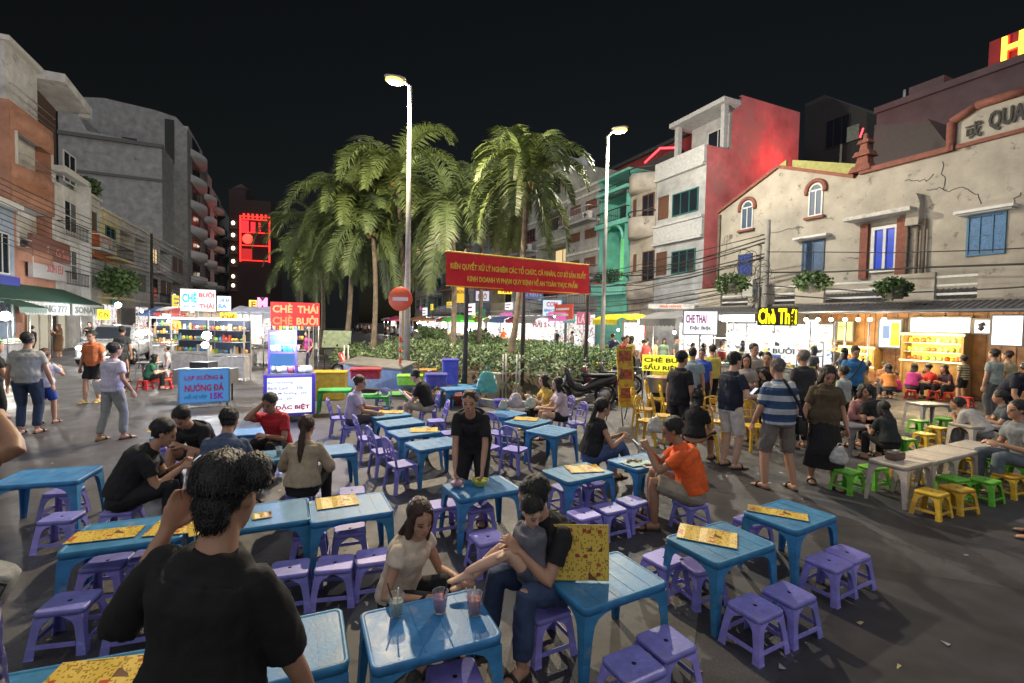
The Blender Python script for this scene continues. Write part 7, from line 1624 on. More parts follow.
def cabinet(x0, y0, x1, y1, label, t, shelves, seed, wood=(.3, .18, .06)):
    a_, z1_ = fac(x0, y0, t); b_, _ = fac(x1, y1, t); z0_ = fac((x0 + x1) / 2, y1, t)[1]; w = a_ - b_; r = E('food_cabinet', label, 'cabinet', tuple(st(a_, t)), -math.pi / 2 + SA); q = random.Random(seed)
    M().box(0, .5, z0_, w, .55, z1_).build('lit_back', glow((1, .62, .08), 1.0), r); f = M()
    for x in (0, w): f.box(x - .03, -.03, 0, x + .03, .56, z1_)
    f.box(-.03, -.03, z1_, w + .03, .56, z1_ + .06).box(0, 0, 0, w, .5, z0_ - .03); f.build('frame', cm(wood, .5, noise=.3), r)
    for i in range(shelves):
        z = z0_ + (z1_ - z0_) * i / shelves; M().box(.03, .0, z, w - .03, .5, z + .03).build('shelf', STEEL, r)
        g_ = M()
        ms = [cm(c, .5) for c in ((.7, .45, .05), (.6, .12, .03), (.25, .4, .05), (.75, .6, .2), (.4, .1, .03))]
        for k in range(int(w / .17)): g_.m(q.choice(ms)); g_.ball((.12 + k * .17, q.uniform(.1, .3), z + .1), (.075, .09, q.uniform(.06, .12)), 5)
        g_.build('food', None, r)
    M().box(-.05, -.06, z1_ - .02, w + .05, -.035, z1_ + .03).box(-.05, -.06, z0_, w + .05, -.035, z0_ + .03).build('light_tube', glow((1, .85, .3), 4), r)
    c = st(a_ - w / 2, t - .5, z1_ - .1); lamp('cabinet_light', c, 85, (1, .75, .35), .2)
    return r
cabinet(903, 334, 962, 362, 'wide glass food cabinet glowing yellow', 18.9, 3, 3); cabinet(828, 346, 873, 366, 'wooden shelves of yellow snacks under the hanging bulbs', 19.0, 3, 5)
sw_ = E('shop_interior', 'warm brown wooden shop front between the posters', 'shop front', tuple(st(fac(820, 330, 19.55)[0], 19.55)), -math.pi / 2 + SA); wsw = fac(820, 330, 19.55)[0] - fac(1100, 330, 19.55)[0]
mb = M().box(0, 0, 0, wsw, .1, fac(900, 313, 19.5)[1])
for i in range(int(wsw / .35)): mb.box(i * .35, -.025, .1, i * .35 + .3, -.002, 2.9)
mb.build('wood_wall', mat('shop_wood', (.28, .14, .06), .6, .35, 4), sw_)
for i, x in enumerate((806, 818, 831, 845, 858, 870, 884, 920, 945)):
    s_, z_ = fac(x, 319.5, 17.9); v = st(s_, 17.9, z_); bulb(v.x, v.y, v.z, 26 if i % 2 == 0 else 0, (1, .72, .35), 'warm bulb in the string along the tin awning', .07, 'string of warm bulbs along the awning', 14)
cn = M(); 
for sx in range(60): pass
# white wall lights behind the left stalls of the building
panel(722, 312, 756, 322, 'white fluorescent strip panel above the dessert stalls', (1, .98, .9), 1.5, t=19.0)
# --- tall glass cart
fl = px(265, 424); fr0 = px(313.5, 421); bl = px(247, 405); ex = (fr0 - fl); wc = ex.length; ez = math.atan2(ex.y, ex.x); dc = (bl - fl).length
t = E('food_cart', 'tall glass cart with white lit menu panel and purple blue frame', 'food cart', tuple(fl), ez); PB = mat('purple_frame', (.1, .06, .35), .4, .1); ch = .98
dc = 1.15
M().box(0, 0, .16, wc, dc, ch - .02).build('cabinet', mat('cart_blue', (.06, .25, .55), .4, .2, 5), t); M().box(-.03, -.03, ch - .019, wc + .03, dc + .03, ch + .02).build('cart_top', STEEL, t)
M().box(.04, -.03, .2, wc - .04, -.005, ch - .06).build('menu_panel', glow((.95, .97, 1), .68), t)
M().box(-.03, .06, .2, -.004, dc - .06, ch - .06).build('side_panel', glow((.25, .6, 1), .8), t)
f = M()
for q in ((0, 0), (wc, 0)): f.box(q[0] - .03, -.04, .16, q[0] + .03, .0, ch)
f.box(0, -.04, .15, wc, -.002, .2).box(0, -.04, ch - .06, wc, -.002, ch - .02); f.build('panel_frame', PB, t)
for i, (s_, z, w_) in enumerate((('Bún Thịt Nướng', ch - .16, .5), ('Bánh Canh      30k', ch - .27, .72), ('Bánh Mì Nướng   25k', ch - .38, .8), ('Súp Cua   20k', ch - .49, .5))): text(s_, wc * w_, .06, cm((.05, .12, .3), .6), t, TX(wc * (.06 + w_ / 2), -.04, z), .006, .01)
text('ĐẶC BIỆT', wc * .72, .13, cm((.65, .02, .12), .6), t, TX(wc * .56, -.045, .32), .01, .05)
gx0, gx1 = wc * .08, wc * .62
for q in ((gx0, .03), (gx1, .03), (gx0, .6), (gx1, .6)): M().box(q[0] - .018, q[1] - .018, ch + .022, q[0] + .018, q[1] + .018, 1.85).build('post', PB, t)
f = M()
for z in (1.42, 1.85): f.box(gx0, .03, z, gx1, .6, z + .015); f.box(gx0 - .02, .01, z - .02, gx1 + .02, .03, z + .02)
f.build('shelf', PB, t); M().box(gx0, .58, ch + .05, gx1, .6, 1.82).build('lit_back', glow((.12, .35, .9), .4), t); M().box(gx0, .05, 1.79, gx1, .1, 1.82).build('light_tube', glow((.6, .75, 1), 5), t)
mwc = Matrix.Translation(fl) @ Matrix.Rotation(ez, 4, 'Z'); lamp('cart_light', mwc @ V((wc * .35, .3, 1.75)), 14, (.6, .75, 1), .1); lamp('cart_front_light', mwc @ V((wc * .5, -.35, 1.75)), 110, (.42, .5, 1), .1)
for i, (sx, sy) in enumerate(((.1, .2), (wc - .1, .2), (.1, dc - .2), (wc - .1, dc - .2))): M().lathe([(.05, -.03), (.1, -.02), (.1, .02), (.05, .03)], 14, TX(sx, sy, .1, ry=90)).build('wheel', IRON, t)
q = random.Random(2)
for z, cs in ((ch + .02, ((.6, .6, .62), (.5, .1, .1), (.6, .5, .3))), (1.44, ((.05, .5, .5), (.6, .6, .6), (.5, .1, .05)))):
    for i in range(5):
        p = mwc @ V((wc * (.15 + .12 * i), q.uniform(.12, .3), z)); g_ = E('food_box', 'tub or box of ingredients inside the tall glass cart', 'food box', tuple(p), q.random(), 'tubs inside the tall glass cart'); M().rr([(0, .05, .05, .02), (.12, .06, .06, .02)], None, 3).build('tub', cm(q.choice(cs), .4), g_); M().rr([(.121, .062, .062, .02), (.135, .06, .06, .02)], None, 3).build('lid', cm(q.choice(cs), .4), g_)
M().box(gx1 + .05, .05, ch + .02, wc - .02, .5, ch + .14, None, .02).build('dough_pile', mat('dough', (.55, .5, .45), .7, .4, 12), t)
# --- blue banner cart
bl_ = px(181, 408); br_ = px(229, 406); D_ = bl_.y
sign(180, 369.5, 229, 402.5, 11.2, 'blue cloth banner with red grilled sausage lettering on a cart front', (.07, .28, .68), [('LẠP XƯỞNG &', .1, .9, .12, .34, (.55, .02, .15), 0), ('NƯỚNG ĐÁ', .1, .9, .4, .66, (.65, .02, .06), 0), ('HỒ VỊ VẬP', .1, .55, .73, .9, (.02, .3, .35), 0), ('15K', .62, .9, .72, .92, (.6, .02, .5), 0)], frame=(.2, .35, .5), em=.35, post=2, name='cart_banner', cat='banner')
p = at(205, 385, 11.9); t = E('grill_cart', 'low metal grill cart behind the blue banner', 'food cart', (p.x, p.y, 0)); M().box(-.6, -.3, .45, .6, .4, .82).build('body', STEEL, t); M().box(-.25, -.2, .821, .2, .2, 1.0).build('grill_box', IRON, t)
for sx in (-.5, .5):
    for sy in (-.2, .3): M().tube([(sx, sy, 0), (sx, sy, .45)], .02, 6).build('leg', IRON, t)
bulb(p.x + .05, p.y, 1.65, 170, (.95, .97, 1), 'glaring white bulb over the grill cart', .1, None, 60)
p2 = at(118, 305, 26); bulb(p2.x, p2.y, p2.z, 620, (.95, .97, 1), 'white floodlight under the left awning above the car', .14, None, 40)
p2 = at(5, 316, 17); bulb(p2.x, p2.y, p2.z, 420, (1, .95, .85), 'bright bulb at the left edge under the green awning', .16, None, 40)
for x, y, D in ((163, 318, 30), (30, 335, 26), (197, 335, 24), (205, 345, 15), (152, 337, 30), (226, 332, 30), (242, 330, 30), (212, 322, 40), (232, 326, 45)):
    v = at(x, y, D); bulb(v.x, v.y, v.z, 0, (1, .95, .88), 'small white light in the left street market', .10, 'small lights of the left street market', 16)
for x, y, D in ((428, 325, 45), (441, 335, 40), (468, 330, 42), (490, 322, 50), (520, 333, 40), (538, 335, 36), (553, 333, 34), (576, 338, 30), (420, 322, 50), (590, 340, 25), (700, 345, 17), (735, 330, 17), (790, 348, 15.5), (745, 335, 17), (640, 322, 19)):
    v = at(x, y, D); bulb(v.x, v.y, v.z, 0, (1, .98, .95), 'small white light in the right hand market row', .09, 'small lights of the right hand market row', 18)
# --- racks of packets and jars in the left street
def rack(x, y, w, label, seed, face=180, c=(.4, .4, .42)):
    p = px(x, y); r = E('display_rack', label, 'rack', (p.x, p.y, 0), R(face + 180)); q = random.Random(seed); f = M(); a = w / 2
    for sx in (-a, a):
        for sy in (0, .4): f.box(sx - .02, sy - .02, 0, sx + .02, sy + .02, 2.05)
    f.box(-a, 0, .85, a, .42, .9).box(-a + .03, .0, .1, a - .03, .4, .8); f.build('frame', cm(c, .5, noise=.3), r)
    ms = [cm(c_, .4) for c_ in ((.7, .45, .05), (.5, .07, .04), (.6, .58, .5), (.45, .25, .08), (.2, .35, .07), (.6, .3, .1), (.1, .25, .4), (.2, .12, .06))]
    for z in (.9, 1.3, 1.68):
        M().box(-a, 0, z - .02, a, .42, z).build('shelf', STEEL, r) if z > 1 else None
        g_ = M(); k = int(w / .12)
        for i in range(k): g_.m(q.choice(ms)); hh = q.uniform(.12, .26); x_ = -a + w * (i + .5) / k; g_.rr([(z + .002, .045, .05, .02), (z + hh, .045 * q.choice([1, .5]), .05, .02)], TX(x_, .12 + q.random() * .1, 0, rz=q.uniform(-30, 30)), 2, False) if q.random() < .45 else g_.ball((x_, q.uniform(.1, .25), z + .07), (q.uniform(.05, .085), .07, q.uniform(.05, .09)), 6)
        g_.build('packets', None, r)
    M().box(-a, .38, .9, a, .4, 2.0).build('back_board', cm((.06, .08, .13), .6), r); M().box(-a, -.02, 2.02, a, .03, 2.07).build('light_tube', glow((.9, .95, 1), 2.5), r); v = Matrix.Translation(p) @ Matrix.Rotation(R(face + 180), 4, 'Z') @ V((0, -.3, 2.0)); lamp('rack_light', v, 22, (.85, .92, 1), .1)
for x, y, w, lab, sd in ((226, 381, 1.2, 'rack of jars behind the blue banner cart, right side', 2), (190, 377, 1.3, 'rack of jars behind the blue banner cart, left side', 3), (170, 361, 1.8, 'rack of packets by the motorbikes in the left street', 5), (290, 372, 1.5, 'rack of packets right behind the tall glass cart', 6)): rack(x, y, w, lab, sd)
# --- car
CARW = mat('car_paint', (.5, .52, .54), .25, .03, metal=.2, coat=.8); TYRE = mat('tyre', (.015, .015, .015), .8, .1)
w1 = px(132, 364); axv = D2; right = N2; cen = w1 + axv * 1.35 - right * .85
t = E('parked_car', 'white sport utility car with headlight on in the left street', 'car', (cen.x, cen.y, 0), hd(-D2) * math.pi / 180)
# local +y = forward (towards the camera end of the street), x right
prof = [(-2.3, .35), (-2.32, .8), (-2.2, 1.05), (-1.95, 1.1), (.9, 1.06), (1.9, .95), (2.22, .8), (2.3, .5), (2.25, .3)]
mb = M(); rings = []
for yy, (zt_, hw) in ((-2.32, (.85, .8)), (-2.15, (1.08, .9)), (-1.0, (1.1, .93)), (.8, (1.08, .93)), (1.6, (1.0, .9)), (2.1, (.88, .84)), (2.32, (.7, .7))):
    rings.append([(x, yy, z) for x, z in ((-hw * .9, .28), (-hw, .42), (-hw, zt_ * .72), (-hw * .93, zt_ * .96), (-hw * .6, zt_), (hw * .6, zt_), (hw * .93, zt_ * .96), (hw, zt_ * .72), (hw, .42), (hw * .9, .28))])
vs = sum(rings, []); fs = [(i * 10 + j, i * 10 + (j + 1) % 10, i * 10 + 10 + (j + 1) % 10, i * 10 + 10 + j) for i in range(6) for j in range(10)] + [tuple(range(10)), tuple(range(60, 70))[::-1]]
mb.add(vs, fs, True); mb.build('body', CARW, t)
cab = M(); rg = []
for z, ya, yb, hw in ((1.05, -2.15, 1.15, .86), (1.35, -1.95, .75, .8), (1.58, -1.75, .35, .7), (1.66, -1.5, .1, .6)): rg += [(-hw, ya, z), (hw, ya, z), (hw, yb, z), (-hw, yb, z)]
cab.add(rg, [(i * 4 + j, i * 4 + (j + 1) % 4, i * 4 + 4 + (j + 1) % 4, i * 4 + 4 + j) for i in range(3) for j in range(4)] + [(12, 13, 14, 15)], False); cab.build('roof', CARW, t)
ws = M().add([(-.72, 1.14, 1.10), (.72, 1.14, 1.10), (.6, .45, 1.585), (-.6, .45, 1.585)], [(0, 1, 2, 3)]); ws.build('windscreen', DGLASS, t)
for sg in (-1, 1):
    for (ya, yb, yc, yd) in ((.85, .0, .05, .38), (-.08, -1.0, -.98, -.1), (-1.08, -1.85, -1.6, -1.1)):
        M().add([(sg * .885, ya, 1.1), (sg * .885, yb, 1.1), (sg * .76, yc, 1.53), (sg * .76, yd, 1.53)], [(0, 1, 2, 3) if sg > 0 else (3, 2, 1, 0)]).build('side_window', DGLASS, t)
    M().tube([(sg * .6, -1.6, 1.68), (sg * .58, -1.4, 1.73), (sg * .58, -.1, 1.73), (sg * .6, .1, 1.66)], .025, 6).build('roof_rail', STEEL, t)
    for yy in (1.4, -1.35):
        wh = M().lathe([(.2, -.1), (.33, -.11), (.35, -.07), (.35, .07), (.33, .11), (.2, .1)], 24, TX(sg * .86, yy, .35, ry=90)).build('wheel', TYRE, t); rim = M().lathe([(.21, -.02), (.21, .02)], 20, TX(sg * .955, yy, .35, ry=90)).m(STEEL); rim = M().m(STEEL)
        for k in range(5): a_ = k * 2 * math.pi / 5; rim.tube([(sg * .965, yy, .35), (sg * .965, yy + .2 * math.cos(a_), .35 + .2 * math.sin(a_))], .03, 5)
        rim.build('rim', None, wh)
    M().ell([(V((sg * .62, 2.2, .78)), V((1, 0, 0)), V((0, 0, 1)), .05, .05), (V((sg * .62, 2.26, .76)), V((1, 0, 0)), V((0, 0, 1)), .16, .075), (V((sg * .62, 2.3, .74)), V((1, 0, 0)), V((0, 0, 1)), .12, .05)], 12).build('headlight', glow((1, .98, .95), 12), t)
    M().box(sg * 1.0 - .1, .55, 1.0, sg * 1.0 + .1, .7, 1.16, None, .03).build('mirror', CARW, t)
M().box(-.5, 2.3, .42, .5, 2.345, .68, None, .01).build('grille', IRON, t); M().box(-.8, 2.28, .28, .8, 2.37, .4, None, .03).build('bumper', mat('bumper_grey', (.15, .15, .16), .5), t); M().box(-.24, 2.35, .47, .24, 2.36, .59).build('number_plate', WHITEF, t)
hl = Matrix.Translation(cen) @ Matrix.Rotation(hd(-D2) * math.pi / 180, 4, 'Z') @ V((0, 2.75, .72)); lamp('headlight_glow', hl, 45, (1, .98, .95), .1)
# --- motorbikes
def bike(x, y, rz, label, c):
    p = px(x, y); t = E('motorbike', label, 'motorbike', (p.x, p.y, 0), R(rz))
    for yy in (-.6, .62): wv = M().tube([(0, yy + .26 * math.cos(a_ * math.pi / 12), .28 + .26 * math.sin(a_ * math.pi / 12)) for a_ in range(25)], .045, 8, cap=False).build('wheel', TYRE, t); M().lathe([(.03, -.05), (.2, -.01), (.2, .01), (.03, .05)], 14, TX(0, yy, .28, ry=90)).build('hub', STEEL, wv)
    M().ell([(V((0, yy, z)), V((1, 0, 0)), V((0, 0, 1)), a_, b_) for yy, z, a_, b_ in ((-.95, .78, .03, .03), (-.8, .72, .11, .1), (-.4, .62, .14, .14), (0, .45, .12, .1), (.25, .5, .13, .14), (.42, .75, .16, .2), (.5, .9, .1, .1))], 12).build('body', mat('bike_%d' % int(x), c, .3, .1, coat=.5), t)
    M().ell([(V((0, yy, .8)), V((1, 0, 0)), V((0, 0, 1)), a_, .05) for yy, a_ in ((-.85, .05), (-.6, .13), (-.2, .12), (.05, .06))], 12).build('seat', IRON, t)
    M().tube([(0, .62, .28), (0, .48, .75), (0, .4, 1.0)], .035, 8).build('fork', STEEL, t); M().tube([(-.34, .3, 1.02), (-.15, .4, 1.0), (.15, .4, 1.0), (.34, .3, 1.02)], .018, 6).build('handlebar', IRON, t)
    for sg in (-1, 1): M().tube([(sg * .25, .36, 1.02), (sg * .3, .38, 1.18)], .008, 5).ball((sg * .32, .38, 1.22), (.06, .015, .04), 6).build('mirror', IRON, t)
    M().tube([(.12, -.1, .25), (.14, -.75, .32)], .045, 8).build('exhaust', STEEL, t)
for x, y, r_, lab, c in ((583, 406, 100, 'dark motorbike parked right of the girls beside the hedge', (.03, .03, .035)), (600, 401, 85, 'maroon and black motorbike behind the dark one', (.12, .02, .03)), (614, 394, 95, 'grey motorbike nearest the yellow menu board', (.1, .1, .11)), (352, 380, 70, 'red covered motorbike behind the yellow box', (.5, .03, .03)), (205, 350, 10, 'dark motorbike down the left street', (.03, .03, .04)), (222, 352, 20, 'blue motorbike down the left street', (.03, .05, .2)), (178, 352, 30, 'black motorbike near the orange sign', (.02, .02, .02)), (170, 349, 15, 'silver motorbike near the white car', (.3, .3, .3))): bike(x, y, r_, lab, c)
# --- clutter between the tables and the hedge
def crate(x, y, h, w, d, hh, c, label, name='storage_box', cat='box', rz=10, lid=None):
    p = px(x, y, h); t = E(name, label, cat, (p.x, p.y, h), R(rz)); M().rr([(0, w / 2 * .97, d / 2 * .97, .04), (hh, w / 2, d / 2, .05), (hh - .02, w / 2 - .02, d / 2 - .02, .04)], None, 4, False).build('tub', plastic('crate_%d_%d' % (int(x), int(h * 10)), c), t)
    r = M().rr([(hh - .04, w / 2 + .012, d / 2 + .012, .05), (hh + .01, w / 2 + .012, d / 2 + .012, .05)], None, 4); r.build('rim', plastic('crate_%d_%d' % (int(x), int(h * 10)), c) if not lid else cm(lid, .4), t)
crate(330, 398, 0, .85, .55, .72, (.72, .45, .03), 'big yellow storage box right of the tall cart')
GTB = plastic('green_table_plastic', (.08, .5, .1))
for k_, (x, y, lab) in enumerate(((335, 389, 'small green table in front of the yellow box'), (372, 395, 'green table left of the young man in black'), (392, 393, 'second green table beside the young man in black'))):
    p = px(x, y, .55); tb = make_table('green_table', GTB, .7, .45, .55); tb.location = (p.x, p.y, 0); tb.rotation_euler = (0, 0, R(15)); tb['label'] = lab; tb['group'] = 'green plastic tables behind the centre row'
p = px(378, 392); t = E('steel_cart', 'pale blue steel cart with a tilted grey lid behind the green tables', 'cart', (p.x, p.y, 0), R(-18)); M().box(-.95, -.3, .15, .95, .4, .8).build('body', mat('pale_blue_steel', (.25, .38, .62), .4, .2, metal=.3), t); M().box(-1.0, -.45, .83, 1.05, .5, .87, TX(0, 0, .03, ry=2, rx=8)).build('lid', STEEL, t)
crate(366, 378, .9, .6, .4, .2, (.6, .04, .04), 'red plastic tub upside down on the steel cart', 'red_tub', 'tub'); crate(410, 384, .55, .6, .45, .22, (.3, .65, .05), 'lime green tray on the stack beside the lamp post', 'lime_tray', 'tray'); crate(428, 384, .4, .45, .4, .4, (.5, .28, .06), 'ochre box beside the blue crates')
crate(436, 385, .75, .45, .4, .24, (.1, .1, .5), 'dark blue crate on top of the pile by the hedge'); crate(450, 384, .55, .4, .38, .62, (.08, .12, .6), 'tall blue bin on the pile by the hedge', 'blue_bin', 'bin')
for k_, (x, y, h, rz, lab) in enumerate(((465, 385, .0, 10, 'blue table standing at the pile beside the teal bag'), (459, 388, .28, 25, 'blue table stacked slightly higher at the pile'))):
    p = px(x, y, .5 + h); table(p.x, p.y, lab, rz).location.z = h
for x, y, r_, h_, lab, c in ((440, 405, .32, .3, 'round wicker basket behind the standing woman, left', (.25, .18, .1)), (455, 404, .36, .24, 'round reddish basket behind the standing woman', (.25, .09, .07))):
    p = px(x, y); t = E('basket', lab, 'basket', (p.x, p.y, 0)); M().lathe([(r_ * .7, 0), (r_, h_), (r_ * 1.05, h_ + .02), (r_ * .93, h_), (r_ * .65, .03)], 20).build('weave', mat('wicker_%d' % x, c, .8, .5, 30, bump=.6, bsc=60), t)
crate(537, 404, .5, .2, .2, .14, (.15, .12, .6), 'small purple blue pot on the blue table with bags', 'pot', 'pot') if 0 else crate(500, 407, .5, .2, .2, .14, (.15, .12, .6), 'small purple blue pot on the blue table with bags', 'pot', 'pot')
p = px(493, 402); t = E('white_bucket', 'tall cream bucket beside the teal bag', 'bucket', (p.x, p.y, 0)); M().lathe([(.16, 0), (.2, .75), (.21, .78), (.19, .76), (.15, .05)], 18).build('bucket', cm((.5, .5, .4), .5, noise=.2), t); M().tube([(-.2, 0, .7), (0, -.1, .62), (.2, 0, .7)], .01, 5).build('handle', STEEL, t)
for x, lab in ((502.5, 'first'), (505.5, 'second'), (516, 'third'), (519, 'fourth'), (344, 'fifth'), (348, 'sixth')):
    p = px(x, 400 if x > 400 else 382); o = M().tube([(0, 0, 0), (0, 0, 1.25)], .022, 8).lathe([(.08, 0), (.05, .03)], 10).build('canopy_leg', WHITEF, None, (p.x, p.y, 0)); tag(o, 'thin white upright pole standing before the hedge' if x > 400 else 'thin white pole left of the red tub', 'pole', 'white poles before the hedge' if x > 400 else 'white poles by the red tub')
p = px(440, 388); t = E('water_jug', 'blue water bottle standing right of the young man in black', 'bottle', (px(429, 402).x, px(429, 402).y, .35)); M().lathe([(.13, 0), (.14, .05), (.14, .3), (.05, .4), (.05, .45)], 16).build('bottle', mat('blue_jug', (.03, .1, .5), .2, .1), t); M().lathe([(.055, .451), (.055, .48)], 12).build('cap', WHITEF, t)
p = px(429, 402); o = dup(pstool, (p.x, p.y, 0), .3, 'purple stool carrying the blue water bottle', GS)
# A-frame menu board
p = px(628, 424); t = E('menu_board', 'tall yellow folding menu board with red dishes beside yellow chairs', 'menu board', (p.x, p.y, 0), R(20)); X = Matrix.Rotation(R(-8), 4, 'X')
M().box(-.2, -.015, .35, .2, .015, 1.65, X).build('board', mat('board_yellow', (.6, .42, .04), .5, .2, 5, wear=((.45, .12, .03), 7, .5)), t); mb = M()
for z in (.55, .95, 1.35): mb.box(-.15, -.022, z, .15, -.0155, z + .22, X)
mb.build('dish_photo', mat('dish_print', (.4, .1, .04), .5, .7, 12), t)
lg = M()
for sx in (-1, 1): lg.tube([(sx * .19, 0, .4), (sx * .24, -.18, 0)], .012, 5).tube([(sx * .19, .0, 1.2), (sx * .24, .5, 0)], .012, 5)
lg.build('leg', IRON, t)
# round dish display right of it
p = px(660, 412); t = E('steel_pot', 'large steel pot with orange food below the yellow banner', 'pot', (p.x, p.y, 0)); M().lathe([(.3, .5), (.33, .52), (.33, .85), (.35, .87), (.3, .86)], 20).build('pot', STEEL, t); M().lathe([(.3, .8), (.2, .87), (.05, .9)], 14).build('stew', mat('stew', (.5, .18, .04), .5, .6, 15), t); M().lathe([(.28, 0), (.28, .5)], 10).build('stand', IRON, t)
# blue tarp, yellow crates by the hedge at the stalls
p = px(597, 375); t = E('tarpaulin', 'blue folded tarpaulin lying beyond the hedge', 'tarpaulin', (p.x, p.y, 0)); me = remesh(M().ell([(V((0, 0, z)), V((1, 0, 0)), V((0, 1, 0)), r, r * .5) for z, r in ((0, .9), (.25, .9), (.35, .5))], 18), .05, 2); crumple(me, .1, (3, 3, 3), 2); put(me, 'tarp', mat('tarp_blue', (.03, .1, .5), .5, .2), t)
for x, y, h, lab in ((592, 372, .35, 'left yellow crate beyond the hedge'), (603, 373, .35, 'right yellow crate beyond the hedge')): crate(x, y, h, .55, .4, .35, (.7, .5, .04), lab)
# white patterned carts and baskets, left street
crate(298, 370, .9, .3, .3, .3, (.55, .55, .6), 'white tub on the counter right of the tall cart') if 0 else None
for x, y, c, lab in ((154, 380, (.6, .03, .03), 'red crate beside the red stools'), ): crate(x, y, 0, .5, .35, .3, c, lab)
p = px(334, 371); t = E('menu_display', 'greenish tilted panel above the red cover', 'panel', (p.x, p.y, 0), R(5)); M().box(-.6, -.02, 1.0, .55, .02, 1.75, Matrix.Rotation(R(-20), 4, 'X')).build('panel', mat('green_panel', (.2, .26, .17), .6, .3), t); M().tube([(-.5, .4, 0), (-.5, .4, 1.2)], .02, 5).tube([(.5, .4, 0), (.5, .4, 1.2)], .02, 5).build('leg', IRON, t)
# ================= distant crowd and clutter of the market rows =================
q = random.Random(99); CR = []
for i, (c, fm) in enumerate((((.5, .5, .5), 0), ((.03, .03, .04), 1), ((.4, .06, .05), 0), ((.06, .12, .35), 0), ((.5, .4, .15), 1), ((.1, .1, .1), 0))):
    CR.append(person('small distant figure in %s top in the market crowd' % ('grey', 'black', 'dark red', 'blue', 'mustard', 'charcoal')[i], (0, 60 + i), 0, top=c, bot=BLK, detail=0, female=bool(fm), style='long' if fm else 'short', S=1.55 + .03 * i, feet=[(-.1, -.08 + .03 * i, 0), (.1, .1, 0)], hands=[(-.2, .2, .95), (.22, .1, .8)], group='distant crowd of the night market'))
spots = [(q.uniform(26, 95), q.uniform(9, 12.6)) for _ in range(26)] + [(q.uniform(31, 78), q.uniform(-10.5, -4.5)) for _ in range(24)]
for i, (s_, t_) in enumerate(spots):
    v = st(s_, t_); dup(CR[i % 6], (v.x, v.y, 0), q.uniform(0, 6.28))
for i in range(17):
    s_, t_ = q.uniform(8.5, 17), q.uniform(12.2, 13.4) + (1.6 if i % 2 else 0); v = st(s_, t_); dup(CR[i % 6], (v.x, v.y, 0), q.uniform(-1, 1) + SA * -1 - 1.2, 'customer in %s top packed among others before the lit stalls' % ('grey', 'black', 'dark red', 'blue', 'mustard', 'charcoal')[i % 6], 'customers packed before the lit stalls')
# umbrellas, boards and lanterns of the far rows
def far_umb(v, c, r, label):
    t = E('market_umbrella', label, 'umbrella', (v.x, v.y, 0), q.random()); M().tube([(0, 0, 0), (0, 0, 2.75)], .03, 6).build('pole', STEEL, t); u_ = M(); n = 8; vs = [(0, 0, 2.8)] + [(r * math.cos(2 * math.pi * k / n), r * math.sin(2 * math.pi * k / n), 2.3) for k in range(n)] + [(r * math.cos(2 * math.pi * k / n), r * math.sin(2 * math.pi * k / n), 2.12) for k in range(n)]
    u_.add(vs, [(0, 1 + k, 1 + (k + 1) % n) for k in range(n)] + [(1 + k, 1 + n + k, 1 + n + (k + 1) % n, 1 + (k + 1) % n) for k in range(n)]).build('canopy', cm(c, .7, noise=.2), t)
for s_, t_, c, r, lab in ((38.5, 12.5, (.1, .6, .06), 1.5, 'lime green market umbrella beyond the banner'), (50, 12, (.35, .17, .09), 1.5, 'brown market umbrella left of the lime green one'), (61, 11.5, (.5, .05, .12), 1.4, 'crimson market umbrella far beyond the lamp post'),
    (37, -7, (.55, .1, .1), 1.2, 'red market umbrella on the left street'), (40, -8.5, (.1, .2, .5), 1.3, 'blue market umbrella on the left street'), (52, -6, (.6, .5, .1), 1.4, 'yellow market umbrella deep in the left street')): far_umb(st(s_, t_), c, r, lab)
cs = ((.7, .1, .08), (.85, .85, .9), (.1, .3, .6), (.8, .6, .05), (.1, .45, .3), (.6, .1, .35))
for i in range(34):
    left = i >= 20; s_ = q.uniform(24, 85) if not left else q.uniform(46, 85); t_ = q.choice([TR - .25, 15.2]) if not left else q.choice([TL + .3, -8.8]); z = q.uniform(2.5, 4.6) if abs(t_) > 12.5 and t_ != 15.2 else q.uniform(2.3, 3.1)
    w_, h_ = q.uniform(.8, 2.4), q.uniform(.5, 1.1); v = st(s_, t_, 0); rz = (-math.pi / 2 + SA) if not left else (math.pi / 2 + SA); c = cs[i % 6]
    t = E('shop_board', 'small coloured shop board in the far rows of the market', 'sign', tuple(v), rz, 'small shop boards of the far rows'); M().box(-w_ / 2, 0, z, w_ / 2, .08, z + h_).build('board', glow(c, .7) if i % 2 else cm(c, .6), t)
    k = M()
    for j in range(2): k.box(-w_ * .4, -.015, z + h_ * (.22 + .38 * j), w_ * q.uniform(.1, .4), -.002, z + h_ * (.36 + .38 * j))
    k.build('stripe', cm((.8, .8, .75), .6) if c[0] + c[1] + c[2] < 1.5 else cm((.5, .05, .1), .6), t)
for i in range(30):
    s_ = q.uniform(24, 80); right = i < 16; v = st(s_, q.uniform(13, 15) if right else q.uniform(-10.5, -6), q.uniform(1.9, 2.6)); bulb(v.x, v.y, v.z, 0, (1, .97, .92), 'tiny white bulb far down the market rows', .06, 'tiny bulbs of the far market rows', 12)

# litter on the asphalt
LT = [cm((.6, .6, .58), .8), cm((.5, .42, .2), .8), cm((.3, .3, .32), .8)]
for i in range(46):
    x, y = q.uniform(10, 1010), q.uniform(405, 675); p = px(x, y)
    if p.y < 1.6: continue
    vs = [(q.uniform(-1, 1) * .03, q.uniform(-1, 1) * .03, .004 + q.random() * .012) for _ in range(5)]
    o = M().add(vs, [(0, 1, 2), (0, 2, 3), (0, 3, 4), (0, 4, 1)]).build('litter', LT[i % 3], None, (p.x, p.y, 0)); tag(o, 'scrap of crumpled paper dropped on the asphalt', 'litter', 'scraps of litter on the asphalt')
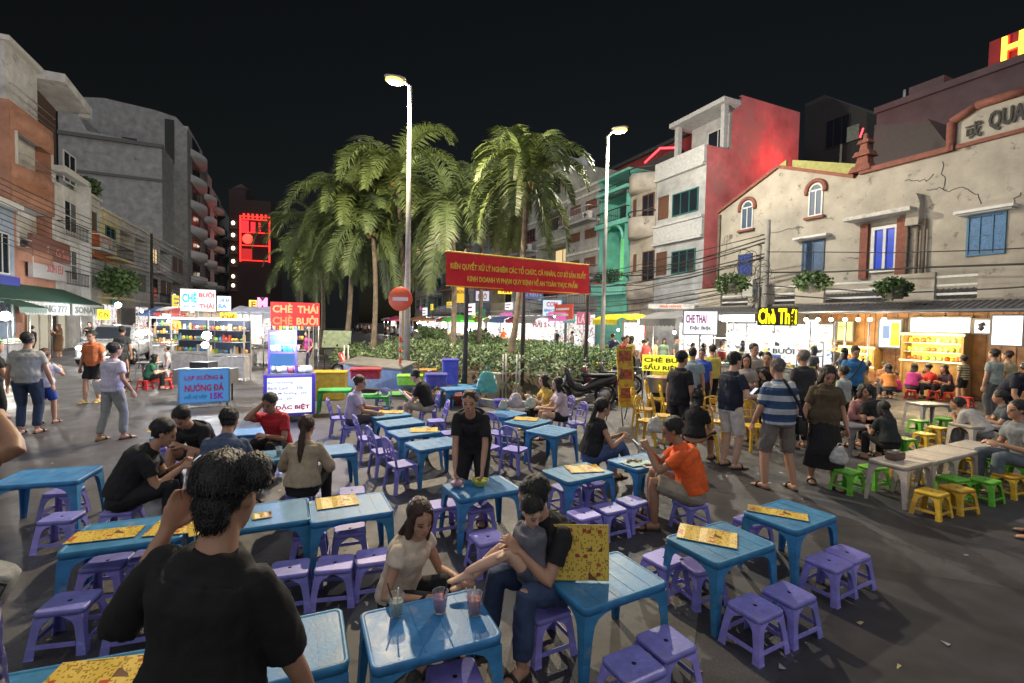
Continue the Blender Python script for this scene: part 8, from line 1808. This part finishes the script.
# ================= sky and light =================
w = bpy.data.worlds.new('World'); scene.world = w; w.use_nodes = True; nt = w.node_tree; bg = nt.nodes['Background']
sky = nt.nodes.new('ShaderNodeTexSky'); sky.sky_type = 'NISHITA'; sky.sun_disc = False; sky.sun_elevation = R(6); sky.sun_rotation = R(200)
hs_ = nt.nodes.new('ShaderNodeHueSaturation'); hs_.inputs['Saturation'].default_value = .6
nt.links.new(sky.outputs[0], hs_.inputs['Color']); nt.links.new(hs_.outputs[0], bg.inputs[0]); bg.inputs[1].default_value = .0019
sun = bpy.data.lights.new('fill_sun', 'SUN'); sun.energy = .72; sun.angle = R(150); sun.color = (.95, .96, 1.0)  # broad soft sun added as ambient fill from behind the camera
so = bpy.data.objects.new('fill_sun', sun); col.objects.link(so); so.rotation_euler = (R(46), 0, R(-5))
scene.view_settings.view_transform = 'Standard'; scene.view_settings.look = 'None'; scene.view_settings.exposure = .92; scene.view_settings.gamma = 1
scene.cycles.use_denoising = True; scene.cycles.max_bounces = 6; scene.cycles.sample_clamp_indirect = 3
# pieces of trim that stand apart become parts of their own
def islands(me):
    par = list(range(len(me.vertices)))
    def find(a):
        while par[a] != a: par[a] = par[par[a]]; a = par[a]
        return a
    for e in me.edges:
        a, b = find(e.vertices[0]), find(e.vertices[1])
        if a != b: par[a] = b
    g = {}
    for p in me.polygons: g.setdefault(find(p.vertices[0]), []).append(p)
    return list(g.values())
SPLIT = ('cornice', 'curved_band', 'moulding', 'light_tube', 'portal_frame', 'door_pilaster', 'neon_panel', 'parapet', 'parapet_strip', 'ledge', 'drain_pipe', 'dish_photo')
for o in [o for o in bpy.data.objects if o.type == 'MESH' and o.parent and o.name.split('.')[0] in SPLIT]:
    me = o.data; gs = islands(me)
    if not 2 <= len(gs) <= 14: continue
    for g in gs:
        ix = sorted({v for p in g for v in p.vertices}); mp = {v: i for i, v in enumerate(ix)}
        m2 = bpy.data.meshes.new(me.name); m2.from_pydata([tuple(me.vertices[v].co) for v in ix], [], [tuple(mp[v] for v in p.vertices) for p in g])
        for m_ in me.materials: m2.materials.append(m_)
        for a, b in zip(m2.polygons, g): a.use_smooth = b.use_smooth; a.material_index = b.material_index
        n_ = bpy.data.objects.new(o.name.split('.')[0], m2); col.objects.link(n_); n_.parent = o.parent; n_.matrix_local = o.matrix_local.copy()
    bpy.data.objects.remove(o)
bpy.data.scenes.remove(WK)
